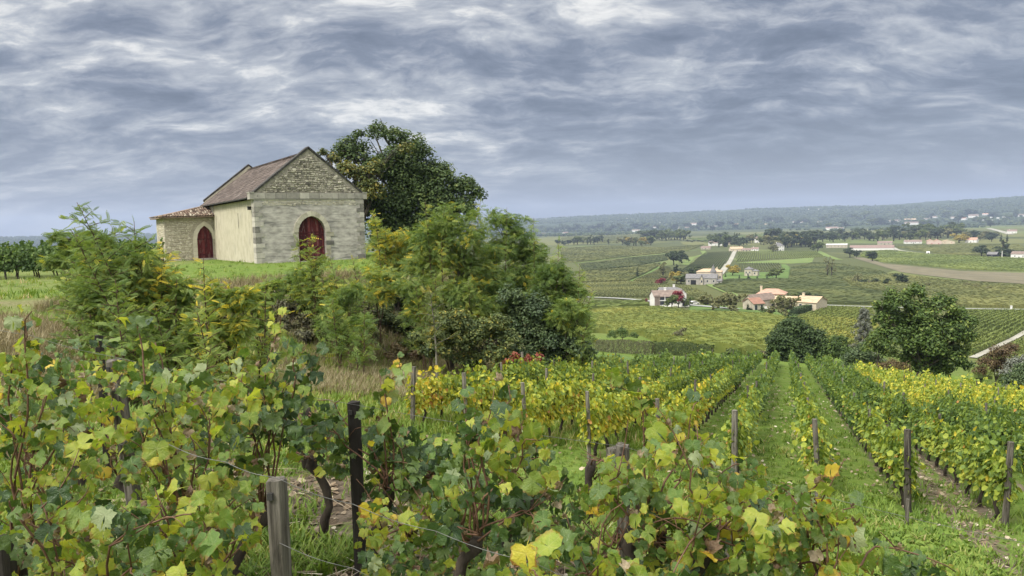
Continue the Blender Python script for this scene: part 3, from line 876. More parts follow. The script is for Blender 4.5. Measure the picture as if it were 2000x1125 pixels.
def lobe_tree(name, label, cat, lobes, Y, base_u, n, size, mat, tone=(.5, .2), per=26, r0=0.25, sub=.34, up=.55, group=None, fork=.35, limbs=12, bark=None, pin=False, clump_tone=.12, part='crown', dep=1.0, shell=.72, tmpl=None, start=45.0):
    if Y is None:                      # stands where the foot of its lowest lobe meets the ground
        low = max(lobes, key=lambda q: q[1] + q[2] * .8); Y = hits([(base_u, low[1] + low[2] * .8)], 0.0, start)[0][1]
    if start < 40 and dep == 0:        # a bush that follows the bank: every lobe rests on the slope
        yy = hits([(q[0], q[1] + q[2] * .35) for q in lobes], 0.0, start)[:, 1]; lobes = [(q[0], q[1], q[2], y_ - Y) for q, y_ in zip(lobes, yy)]
    c, r = px_lobes(lobes, Y, dep)
    bx = at(base_u, 500, Y)[0]; bz = hz(bx, Y)
    root = empty(name, (bx, Y, bz)); tag(root, label, cat, group)
    P, R_ = clumps(c, r, per, sub, shell)
    P = to_local(root, P); keep = P[:, 2] > 0.1; P, R_ = P[keep], R_[keep]
    if pin:
        V, F, t_ = pinnate_crown(part, P, R_, n, size, mat, tone, tmpl or PIN_FAR, clump_tone); me = mesh_np(part, V, F, mat, t_)
    else: me = crown_mesh(part, P, R_, n, size, mat, tone, up, tmpl or LEAF, clump_tone)
    cr = link(part, me, root); cr['kind'] = 'stuff'
    branches((0, 0, 0), P, r0, fork, limbs, 'trunk', bark, root)
    return root

def sapling(name, label, base, top, nb, lb, leaf_len, mat=L_ACACIA, tone=(.5, .18), r0=.022, tmpl=PIN_NEAR, start=.2, group=None, step=.07, top_tone=0.0, cat='sapling', bark=M_TWIG, stems=1, spread=.5, parent=None):
    """a young acacia: leaning stems, alternate side shoots, compound leaves along them"""
    base = np.asarray(base, float); top = np.asarray(top, float) - base
    root = empty(name, tuple(base)); tag(root, label, cat, group)
    wood = MB(); LP, LD, LT = [], [], []
    Hh = np.linalg.norm(top)
    for s_ in range(stems):
        tp = top if s_ == 0 else top * random.uniform(.55, .9) + np.array([random.uniform(-1, 1), random.uniform(-1, 1), 0]) * spread * Hh
        p0 = np.zeros(3) if s_ == 0 else np.array([random.uniform(-.12, .12), random.uniform(-.12, .12), 0])
        n = 14; f = np.linspace(0, 1, n)[:, None]
        bend = np.array([random.uniform(-1, 1), random.uniform(-1, 1), 0]) * .05 * Hh
        stem = p0 + (tp - p0) * f + bend * np.sin(math.pi * f); stem[0, 2] -= .2
        wood.tube(stem, np.linspace(r0, r0 * .2, n), 6)
        az0 = random.uniform(0, 6.28)
        for b in range(nb):
            fb = start + (0.97 - start) * (b + random.uniform(-.3, .3)) / nb
            fb = min(max(fb, .08), .98)
            i = fb * (n - 1); i0 = int(i); o_ = stem[i0] + (stem[min(i0 + 1, n - 1)] - stem[i0]) * (i - i0)
            az0 += 2.4 + random.uniform(-.4, .4)
            el = random.uniform(.35, .8)
            L_ = lb * (1.05 - fb) ** .6 * random.uniform(.6, 1.2) * (1 if s_ == 0 else .85)
            d = np.array([math.cos(az0) * math.cos(el), math.sin(az0) * math.cos(el), math.sin(el)])
            m_ = max(4, int(L_ / .12)); g = np.linspace(0, 1, m_)[:, None]
            br = o_ + d * L_ * g + np.array([0, 0, -.16 * L_]) * g * g
            wood.tube(br, np.linspace(r0 * .4, r0 * .1, m_), 4, False)
            nl = max(3, int(L_ / step)); sd_ = 1
            side = np.cross(d, (0, 0, 1)); side /= np.linalg.norm(side)
            for q in range(nl):
                fq = .12 + .9 * q / nl; sd_ = -sd_
                pt = o_ + d * L_ * fq + np.array([0, 0, -.16 * L_]) * fq * fq
                LP.append(pt); LD.append(d * .55 + side * sd_ * .85 + np.array([0, 0, random.uniform(-.05, .35)]) + unit(1)[0] * .2); LT.append(fb)
        for q in range(int(Hh * .5 / step)):
            fb = .5 + .5 * q / max(1, int(Hh * .5 / step)); i = fb * (n - 1); i0 = min(int(i), n - 2); o_ = stem[i0] + (stem[i0 + 1] - stem[i0]) * (i - i0)
            a = q * 2.4; LP.append(o_); LD.append(np.array([math.cos(a), math.sin(a), .5])); LT.append(fb)
    LP, LD, LT = np.array(LP), np.array(LD), np.array(LT); n = len(LP)
    M = frames(np.array([0, 0, .8]) + unit(n) * .85, np.zeros(n), LD + unit(n) * .45)
    V, F, idx = scatter(tmpl[0], tmpl[1], LP, M, leaf_len * rng.uniform(.65, 1.25, n))
    t_ = np.clip(rng.normal(tone[0], tone[1], n) + top_tone * LT ** 2, 0, 1)[idx]
    fo = link('foliage', mesh_np('foliage', V, F, mat, t_), root); fo['kind'] = 'stuff'
    wood.build('stem', bark, root, True)
    return root

def ground_at(u, Y):
    x = at(u, 500, Y)[0]
    return np.array([x, Y, hz(x, Y)])

def near_trees():
    lobe_tree('oak_tree', 'big dark green oak rising behind the right side of the chapel', 'tree',
              [(690, 300, 44), (700, 268, 24), (735, 262, 30), (775, 268, 30), (800, 305, 52), (745, 335, 50), (855, 345, 44), (905, 372, 40), (930, 385, 26), (830, 390, 60), (765, 405, 55), (900, 415, 42), (700, 385, 40), (850, 440, 60), (770, 455, 60), (820, 480, 60), (800, 350, 55), (860, 400, 50), (725, 420, 45)],
              68, 800, 62000, .27, L_OAK, (.5, .2), 34, .4, .30, clump_tone=.14, fork=.22, limbs=22)
    lobe_tree('chestnut_tree', 'yellowing tree with thin crown just right of the chapel ridge', 'tree',
              [(628, 300, 16), (650, 315, 20), (675, 335, 24), (705, 345, 30), (725, 375, 32), (690, 375, 24), (735, 330, 22), (790, 292, 20)],
              64.5, 705, 5200, .27, L_CHESTNUT, (.5, .25), 34, .18, .4, clump_tone=.2)
    # the acacia thicket on the bank
    lobe_tree('acacia_bush', 'yellow tinged acacia at the left edge of the thicket beside the chapel', 'bush',
              [(745, 470, 24), (765, 500, 30), (735, 440, 14), (790, 470, 24), (750, 530, 22), (728, 480, 14), (800, 520, 30)], 37, 780, 2400, .27, L_ACACIA, (.66, .22), 34, .05, .45, pin=True, limbs=9, group=None)
    lobe_tree('acacia_bush', 'largest light green acacia in the middle of the thicket', 'bush',
              [(880, 440, 42), (840, 470, 45), (915, 470, 45), (870, 510, 60), (820, 530, 45), (930, 540, 50), (880, 580, 60), (830, 600, 48), (925, 430, 26), (890, 408, 18), (800, 570, 40), (935, 600, 46), (850, 640, 40)],
              31.5, 880, 10500, .26, L_ACACIA, (.44, .18), 26, .09, .34, pin=True, limbs=14, clump_tone=.15)
    lobe_tree('acacia_bush', 'deeper green acacia at the top right of the thicket', 'bush',
              [(975, 440, 34), (1015, 460, 34), (985, 500, 48), (1040, 500, 44), (1010, 550, 52), (960, 560, 40), (1060, 540, 40), (1025, 432, 16), (960, 420, 18)],
              35, 1005, 7500, .26, L_ACACIA, (.33, .18), 26, .09, .34, pin=True, limbs=12, clump_tone=.14)
    lobe_tree('acacia_bush', 'spreading acacia at the right end of the thicket above the valley', 'bush',
              [(1080, 540, 36), (1110, 570, 36), (1085, 600, 44), (1120, 620, 34), (1065, 640, 40), (1135, 575, 20), (1100, 650, 40), (1140, 640, 22)],
              33, 1085, 5400, .26, L_ACACIA, (.34, .17), 40, .07, .30, pin=True, limbs=10, clump_tone=.14)
    lobe_tree('acacia_bush', 'fresh light green acacia low on the right of the thicket', 'bush',
              [(1110, 600, 24), (1090, 625, 26), (1130, 615, 20), (1105, 650, 22)], 30.5, 1105, 1100, .26, L_ACACIA, (.50, .14), 44, .04, .36, pin=True, limbs=8)
    lobe_tree('acacia_bush', 'mid green acacia filling the heart of the thicket between its two halves', 'bush',
              [(950, 500, 36), (965, 560, 44), (940, 610, 40), (990, 610, 40), (1030, 600, 40), (905, 560, 40), (1050, 570, 30), (960, 650, 36)], 32.5, 965, 5200, .26, L_ACACIA, (.36, .18), 26, .07, .36, pin=True, limbs=9, clump_tone=.14)
    lobe_tree('privet_bush', 'dense olive green shrub at the foot of the thicket by yellow vines', 'bush',
              [(880, 640, 48), (930, 660, 46), (970, 640, 40), (860, 685, 42), (920, 700, 40), (975, 695, 38), (830, 660, 34), (1000, 670, 30)],
              29, 910, 15000, .12, L_SHRUB, (.5, .22), 40, .06, .34, limbs=14, clump_tone=.16)
    lobe_tree('ivy_mound', 'dark ivy and bramble mound at the lower right of the thicket', 'bush',
              [(1030, 610, 50), (1000, 650, 40), (1060, 660, 52), (1110, 680, 46), (1020, 700, 40), (1080, 705, 40), (1145, 690, 28), (1160, 715, 20), (1000, 580, 34)],
              30.5, 1070, 19000, .12, L_IVY, (.42, .2), 40, .06, .34, limbs=8, clump_tone=.15)
    lobe_tree('dogwood_shrub', 'low red leaved shrub behind the yellow vine row', 'shrub',
              [(1005, 700, 14), (1030, 705, 16), (1055, 700, 14), (985, 708, 10)], 27.2, 1030, 450, .11, L_RED, (.5, .2), 60, .02, .4, limbs=10)
    # shoots that break the outline of the thicket
    for (u, Y, tu, tv, nb, lb, tone, lab) in ((985, 33.5, 990, 405, 11, 1.0, .42, 'acacia shoot on the skyline just right of the oak'), (1030, 33, 1042, 425, 11, 1.1, .42, 'acacia shoot bending right on the skyline of the thicket'),
            (1075, 32.5, 1092, 468, 12, 1.2, .45, 'leafy acacia shoot on the right shoulder of the thicket'), (1105, 32, 1132, 520, 12, 1.2, .45, 'arching acacia shoot at the right flank of the thicket'),
            (1120, 31.5, 1158, 565, 12, 1.2, .42, 'lowest arching acacia shoot at the right flank of the thicket'), (1120, 30, 1150, 625, 10, 1.0, .5, 'short acacia shoot over the ivy at the right'),
            (870, 30.5, 862, 470, 14, 1.2, .55, 'bright acacia shoot in the middle face of the thicket'), (905, 30, 915, 545, 13, 1.2, .5, 'acacia shoot above the privet in the thicket'), (820, 30, 812, 560, 13, 1.1, .5, 'acacia shoot at the left face of the thicket')):
        sapling('acacia_sapling', lab, ground_at(u, Y), at(tu, tv, Y), int(nb * 1.5), lb, .30, L_ACACIA, (tone, .16), .028, PIN_FAR, .3, 'acacia shoots of the thicket', .09, .1, stems=2, spread=.14)
    # young tree with a pale stem in front of the thicket
    b = ground_at(845, 27.5)
    sapling('young_tree', 'slender young tree with pale trunk in front of the thicket', b, at(838, 560, 27.5), 14, 1.2, .36, L_SHRUB, (.65, .2), .05, PIN_FAR, .35, bark=M_PALEBARK, cat='tree')
    # scrub on the slope below the chapel lawn
    lobe_tree('bramble_bush', 'dull brown green scrub on the bank below the chapel door', 'bush',
              [(575, 570, 34), (620, 580, 40), (560, 610, 36), (600, 630, 36), (660, 600, 38), (690, 580, 30), (715, 610, 34)], None, 640, 20000, .12, L_SCRUB, (.42, .22), 40, .05, .36, limbs=10, clump_tone=.18, start=18.0, dep=0)
    lobe_tree('bramble_bush', 'dark scrub bush between the bank and the acacia thicket', 'bush',
              [(745, 560, 34), (780, 590, 40), (740, 620, 36), (790, 640, 40), (770, 560, 30), (720, 650, 26), (800, 680, 30)], None, 765, 18000, .12, L_SHRUB, (.32, .2), 40, .05, .36, limbs=10, clump_tone=.18, start=18.0, dep=0)
    lobe_tree('bramble_bush', 'reddish dry bracken clump at the foot of the bank', 'bush',
              [(780, 690, 22), (810, 700, 20), (760, 700, 16), (700, 660, 20)], None, 780, 3600, .12, L_BROWN, (.75, .2), 46, .03, .4, limbs=8, start=18.0, dep=0)
    lobe_tree('bramble_bush', 'grey brown scrub along the edge of the chapel lawn', 'bush',
              [(540, 555, 18), (565, 550, 18), (590, 552, 16), (520, 570, 20), (545, 590, 24), (520, 620, 26), (560, 640, 26), (600, 660, 26), (640, 660, 24)], None, 560, 11000, .12, L_SCRUB, (.5, .25), 44, .04, .36, limbs=10, clump_tone=.2, start=18.0, dep=0)
    # young acacias on the bank in front of the chapel
    for (u, Y, tu, tv, nb, lb, tone, lab) in (
            (612, 31, 607, 455, 16, 1.25, .56, 'young acacia standing in front of the big chapel door'),
            (590, 32, 580, 462, 11, .9, .52, 'thin young acacia at the left edge of the big chapel door'),
            (650, 30, 645, 505, 14, 1.2, .55, 'bushy young acacia on the bank right of the chapel door'),
            (690, 31, 688, 500, 12, 1.1, .55, 'young acacia below the right corner of the chapel'),
            (655, 27, 650, 585, 13, 1.1, .42, 'deeper green young acacia halfway down the bank'),
            (700, 26.5, 712, 600, 10, 1.0, .40, 'leaning green acacia shoot low on the bank'),
            (735, 36, 728, 408, 14, 1.0, .72, 'tall acacia shoot against the dark oak by the chapel corner'),
            (835, 31, 830, 392, 9, .9, .55, 'long acacia shoot rising out of the thicket before the oak'),
            (930, 32, 940, 385, 9, .9, .55, 'acacia shoot at the highest point of the thicket')):
        sapling('acacia_sapling', lab, ground_at(u, Y), at(tu, tv, Y), int(nb * 1.5), lb, .33, L_ACACIA, (tone, .17), .03, PIN_FAR, .25, 'young acacias on the bank', .10, .12, stems=2, spread=.12)
    # near saplings on the left, between the vines and the lawn
    S = [(262, 13.0, 150, 395, 26, 1.25, .40, .30, 3, 'tall acacia sapling leaning left with its tip against the sky'),
         (285, 13.6, 262, 432, 24, 1.15, .38, .30, 2, 'upright acacia sapling left of the annex wall'),
         (300, 14.0, 318, 470, 20, 1.05, .55, .30, 2, 'acacia sapling with yellowing leaves before the annex wall'),
         (238, 11.0, 225, 545, 18, .95, .42, .27, 3, 'low dense acacia sapling above the left vines'),
         (170, 14.5, 165, 470, 20, 1.1, .40, .28, 2, 'acacia sapling at the left by the upper vine row'),
         (360, 13.5, 345, 545, 16, .9, .45, .28, 2, 'bushy acacia sapling right of the tall leaning one'),
         (402, 11.5, 397, 502, 15, .75, .52, .27, 1, 'thin straight sapling with a bright yellow tip below the annex door'),
         (395, 10.6, 385, 610, 14, .8, .55, .27, 2, 'light green sapling just behind the foreground vines'),
         (455, 12.5, 448, 545, 18, .85, .62, .27, 3, 'yellow flecked acacia sapling below the cream chapel wall'),
         (500, 13.5, 520, 540, 17, 1.0, .55, .28, 2, 'arching acacia sapling left of the dry bank'),
         (330, 11.8, 300, 590, 15, .9, .45, .28, 2, 'broad low acacia sapling over the vines')]
    for (u, Y, tu, tv, nb, lb, tone, ll, st, lab) in S:
        yellow = 'yellow' in lab
        sapling('acacia_sapling', lab, ground_at(u, Y), at(tu, tv, Y), int(nb * 1.6), lb * .95, ll * .56, L_ACACIA, (tone, .16 if not yellow else .24), .022, PIN_NEAR, .10, 'acacia saplings behind the foreground vines', .04, .42 if yellow else .08, stems=st, spread=.22)
near_trees()

def acacia_belt():
    """the low continuous belt of acacia regrowth between the vines and the lawn"""
    for lobes, Y, bu, n, sz, tone, lab in (
            ([(200, 560, 44), (170, 600, 40), (240, 590, 50), (270, 560, 40), (215, 640, 44), (280, 640, 44), (180, 520, 28), (150, 560, 26), (245, 520, 34), (285, 500, 24)], 13.4, 225, 2700, .165, (.52, .17), 'wide soft green acacia thicket under the tall leaning sapling'),
            ([(310, 590, 36), (350, 600, 34), (330, 650, 40), (300, 540, 24), (365, 570, 26), (340, 560, 22)], 13.8, 335, 1700, .165, (.55, .17), 'soft green acacia regrowth between the leaning sapling and the yellow tipped one'),
            ([(400, 620, 34), (440, 600, 36), (380, 660, 34), (450, 650, 40), (420, 570, 24), (470, 580, 26)], 12.2, 420, 2900, .15, (.58, .2), 'light green acacia regrowth flecked with yellow below the cream wall'),
            ([(490, 590, 30), (520, 570, 26), (500, 630, 30), (540, 560, 18)], 14.5, 505, 1200, .165, (.56, .16), 'arching acacia regrowth at the left end of the dry bank'),
            ([(120, 470, 20), (150, 500, 26), (175, 470, 20), (110, 510, 20), (200, 480, 24)], 17.0, 150, 1200, .18, (.46, .16), 'acacia regrowth in front of the hilltop vine row')):
        lobe_tree('acacia_bush', lab, 'bush', lobes, Y, bu, n, sz, L_ACACIA, tone, 40, .03, .42, pin=True, limbs=12, tmpl=PIN_NEAR, bark=M_TWIG, group=None)
    for lobes, Y, bu, n, tone, lab in (
            ([(600, 540, 26), (625, 520, 22), (590, 580, 28), (640, 570, 30), (615, 610, 30)], 31.5, 612, 900, (.55, .16), 'light green acacia bush on the bank below the chapel door'),
            ([(665, 600, 30), (690, 570, 26), (650, 640, 30), (700, 630, 28), (680, 655, 24)], 29, 675, 950, (.40, .16), 'mid green acacia bush half way down the bank'),
            ([(545, 565, 22), (560, 600, 24), (535, 595, 20), (570, 550, 18)], 33, 550, 560, (.50, .16), 'small acacia bush on the bank left of the chapel door'),
            ([(730, 540, 24), (745, 580, 26), (760, 545, 24), (715, 570, 20)], 33, 738, 700, (.58, .2), 'acacia bush on the bank at the right corner of the chapel')):
        lobe_tree('acacia_bush', lab, 'bush', lobes, Y, bu, int(n * 2.0), .26, L_ACACIA, tone, 40, .03, .42, pin=True, limbs=9, bark=M_TWIG)
acacia_belt()

def right_trees():
    lobe_tree('walnut_tree', 'large spreading green tree at the end of the vine rows', 'tree',
              [(1755, 590, 34), (1790, 575, 26), (1735, 620, 34), (1790, 625, 46), (1840, 600, 34), (1870, 625, 34), (1850, 650, 44), (1885, 660, 26), (1800, 670, 50), (1750, 660, 34), (1720, 600, 20), (1860, 695, 38), (1815, 710, 38), (1785, 700, 30), (1880, 715, 22), (1840, 725, 24), (1725, 650, 20)],
              66, 1800, 34000, .26, L_WALNUT, (.48, .22), 26, .35, .32, clump_tone=.16, fork=.25, limbs=20)
    lobe_tree('holm_oak', 'round dark evergreen at the far end of the grass lane', 'tree',
              [(1550, 655, 44), (1530, 670, 36), (1580, 665, 36), (1550, 635, 26), (1555, 690, 42), (1590, 690, 26), (1512, 690, 20), (1515, 665, 22)],
              86, 1552, 20000, .30, L_OAK, (.28, .16), 34, .3, .32, clump_tone=.10, fork=.2)
    # dead grey cedar
    Y = 84; b = ground_at(1690, Y); top = at(1690, 598, Y)
    root = empty('dead_cedar', tuple(b)); tag(root, 'half bare grey conifer left of the large walnut tree', 'tree')
    Hh = top[2] - b[2]; wood = MB(); P = []
    wood.tube([(0, 0, -.3), (.1, 0, Hh * .5), (0, 0, Hh)], [.22, .14, .03], 7)
    for k in range(52):
        f = .2 + .78 * k / 52; a = k * 2.4; L_ = 2.3 * (1.08 - f) ** .7 * random.uniform(.6, 1.1)
        o_ = np.array([0, 0, Hh * f]); e = o_ + np.array([math.cos(a) * L_, math.sin(a) * L_, -.25 * L_])
        br = limb(o_, e, .05, 5); wood.tube(br, np.linspace(.05, .012, 5), 4, False)
        for q in range(8): P.append(o_ + (e - o_) * random.uniform(.3, 1.05) + np.array([0, 0, -random.uniform(.0, .25)]))
    P = np.array(P)
    cr = link('crown', crown_mesh('crown', P, np.full(len(P), .28), 6500, .17, L_CEDAR, (.45, .25), .2), root); cr['kind'] = 'stuff'
    wood.build('trunk', M_PALEBARK, root, True)
    for name, lab, lobes, Y, bu, n, size, mat, tone in (
            ('hazel_bush', 'low green bushes between the dark evergreen and the grey conifer', [(1625, 680, 26), (1645, 690, 22), (1605, 700, 18), (1640, 665, 16)], 84, 1628, 5000, .24, L_WALNUT, (.35, .2)),
            ('hazel_bush', 'dark rounded bush under the left side of the large tree', [(1680, 695, 24), (1705, 705, 20), (1660, 705, 20), (1690, 680, 16)], 74, 1682, 5500, .2, L_IVY, (.5, .2)),
            ('hazel_bush', 'light green bush at the left flank of the large tree', [(1715, 665, 26), (1700, 680, 18), (1735, 690, 22)], 70, 1715, 3600, .22, L_WALNUT, (.62, .2)),
            ('bramble_bush', 'brown bare bramble under the large tree', [(1740, 715, 20), (1765, 720, 18), (1720, 718, 14)], 64, 1745, 2600, .13, L_BROWN, (.6, .25)),
            ('bramble_bush', 'russet bush at the right edge below the white track', [(1950, 690, 22), (1975, 685, 20), (1930, 710, 20), (1960, 715, 24), (1915, 725, 16)], 62, 1948, 7000, .14, L_BROWN, (.45, .25)),
            ('hazel_bush', 'dark green bush at the right edge above the grassy bank', [(1985, 745, 26), (1970, 755, 18), (2010, 735, 34), (2000, 760, 20)], 55, 1985, 7000, .15, L_IVY, (.5, .25)),
            ('bramble_bush', 'tangle of grey dead stems and pale seed heads at the right edge', [(1985, 710, 20), (1965, 728, 18), (2010, 705, 20)], 57, 1982, 2200, .16, L_CEDAR, (.5, .3)),
            ('hazel_bush', 'small bush left of the dark evergreen at the row ends', [(1425, 690, 12), (1440, 692, 10)], None, 1430, 1100, .22, L_SHRUB, (.35, .2)),
            ('hazel_bush', 'brownish bush beside the foot of the dark evergreen', [(1490, 694, 14), (1475, 698, 10), (1502, 700, 10)], 87, 1490, 1300, .22, L_SCRUB, (.6, .2)),
            ('hazel_bush', 'clipped dark bush above the hedge by the green track', [(1195, 655, 12), (1215, 650, 14), (1238, 656, 10)], None, 1215, 2000, .24, L_WALNUT, (.4, .15)),
            ('hazel_bush', 'sparse pale shrub in front of the yellow green field', [(1325, 655, 13), (1335, 645, 9), (1315, 662, 9)], None, 1325, 1000, .24, L_SCRUB, (.6, .2))):
        lobe_tree(name, lab, 'bush', lobes, Y, bu, n, size, mat, tone, 50, .06, .38, limbs=10)
right_trees()

# ================================================================ THE VINE ROWS BELOW THE HILLTOP
L_VINE = foliage('vine leaves', [(0.0, (0.035, 0.07, 0.022)), (0.3, (0.075, 0.125, 0.030)), (0.50, (0.15, 0.21, 0.036)), (0.68, (0.27, 0.31, 0.045)), (0.85, (0.46, 0.42, 0.05)), (0.95, (0.58, 0.42, 0.06)), (1.0, (0.36, 0.19, 0.06))], 0.36, 0.5)
M_VINEWOOD = surface('gnarled vine bark', [(0.3, (0.022, 0.018, 0.015)), (0.6, (0.065, 0.052, 0.042)), (0.8, (0.12, 0.10, 0.08))], 9.0, 6.0, 0.95, 0.8, stretch=(1, 1, .3))
M_POST = surface('weathered grey post', [(0.32, (0.03, 0.026, 0.021)), (0.48, (0.10, 0.09, 0.074)), (0.62, (0.17, 0.155, 0.13)), (0.75, (0.27, 0.25, 0.21))], 38.0, 8.0, 0.95, 0.9, 60.0, stretch=(1, 1, .07), vary=.25, second=(14.0, .55, .7, (.03, .028, .022), (1, 1, .25)))
M_DARKPOST = surface('dark creosoted post', [(0.25, (0.014, 0.012, 0.011)), (0.55, (0.04, 0.035, 0.03)), (0.8, (0.10, 0.088, 0.075))], 9.0, 7.0, 0.92, 0.7, 26.0, stretch=(1, 1, .12))

VLEAF = (np.array([(0, -.45, 0), (.42, -.30, .05), (.48, .16, .09), (0, .55, -.03), (-.48, .16, .09), (-.42, -.30, .05), (0, 0, -.02)]),
         np.array([[6, 0, 1], [6, 1, 2], [6, 2, 3], [6, 3, 4], [6, 4, 5], [6, 5, 0]]))
YELLOW = {0: (.34, .10, .02), 1: (.50, .11, .04), 2: (.63, .11, .07), 3: (.76, .11, .12)}

def vine_leaves(n, cls, thick, ln=.62, zlo=.36, zhi=1.18, size=.115, tmpl=VLEAF):
    mu, sg, pb = YELLOW[cls]
    x = rng.uniform(-ln, ln, n); h = rng.beta(1.5, 1.15, n); z = zlo + (zhi - zlo) * h
    y = rng.normal(0, thick * .55, n)
    k = max(2, n // 14)
    sx = rng.uniform(-ln, ln, 6)                              # shoots that stand out above the trimmed top
    m_ = rng.integers(0, 6, k); hh = rng.uniform(0, .30, k)
    x[:k] = sx[m_] + hh * rng.normal(0, .2, k); y[:k] = rng.normal(0, .07, k) + hh * .2; z[:k] = zhi - .05 + hh
    P = np.stack([x, y, z], 1)
    nr = np.stack([rng.normal(0, .35, n), np.sign(y) * .75 + rng.normal(0, .4, n), .45 + rng.normal(0, .35, n)], 1)
    M = frames(nr, rng.uniform(0, 6.28, n))
    S = size * rng.uniform(.6, 1.3, n)
    V, F, idx = scatter(tmpl[0], tmpl[1], P, M, S)
    t_ = rng.normal(mu, sg, n) + .10 * (h < .4) * (cls > 0) - .10 * (h < .35) * (cls == 0)
    t_ = np.where(rng.uniform(size=n) < pb * .35, rng.uniform(.86, 1, n), t_)
    t_ = t_ + (vnoise(P[:, 0] * 3.2 + mu * 50, P[:, 2] * 3.2, 3) - .5) * .26
    return V, F, np.clip(t_, 0, 1)[idx]

def vine_trunk():
    mb = MB(); a = random.uniform(-.12, .12)
    mb.tube([(0, 0, -.15), (a * .5, .02, .12), (a, -.03, .28), (a * .6, .02, .46), (a * .8, 0, .60)], [.042, .036, .03, .034, .02], 6)
    for s_ in (-1, 1):
        mb.tube([(a * .6, .02, .45), (a * .6 + s_ * .18, .03, .56), (a * .6 + s_ * .45, 0, .60), (a * .6 + s_ * .5, .02, .95)], [.022, .017, .011, .006], 5, False)
    return mb

protos = {}
def vine_proto(cls, wide, k):
    key = (cls, wide, k)
    if key not in protos:
        V, F, t_ = vine_leaves(560 if wide else 440, cls, .46 if wide else .20, zlo=.10 if wide else .34, zhi=.96 if wide else 1.06, size=.10)
        protos[key] = (mesh_np('foliage', V, F, L_VINE, t_), vine_trunk().mesh('trunk', M_VINEWOOD, True))
    return protos[key]

def yellowness(s, t, plot):
    n = float(vnoise(np.array([s * .35]), np.array([t * .7]), 11)[0]) - .5
    if plot == 'left':
        y = 1.9 - (s - 16) / 11.0 - max(0, t + 1.5) * .28 + n * 1.6
        if t > -2: y = .8 - (s - 14) / 30 + n * 1.4
        if s < 16.5: y += .5
        return y
    y = -.25 + n * 1.2
    if s < 13.5: y += 2.5 * min(1, (14 - s) / 3 + .4)
    if s > 33 - (t - 4) * .9: y += 2.2
    return y

ROW_GAP = 1.42
def plot_rows():
    out = []
    for k in range(-7, 25):
        right = k >= 3
        t = 0.54 + ROW_GAP * k + (0.75 if right else 0)
        s0 = 14.4 + max(0, -t) * .12
        if k == -7: s0 = 27
        if right: s0 = 9.2 + .3 * random.random()
        s = s0
        while s < 90:
            x, y = RD[0] * s + RT[0] * t, RD[1] * s + RT[1] * t
            if sdist(FIELD_END, np.array([x]), np.array([y]))[0] < 1.6 or (right and s > 70): break
            out.append((s, t, x, y, 'right' if right else 'left', k, s == s0))
            s += 1.05
    return out

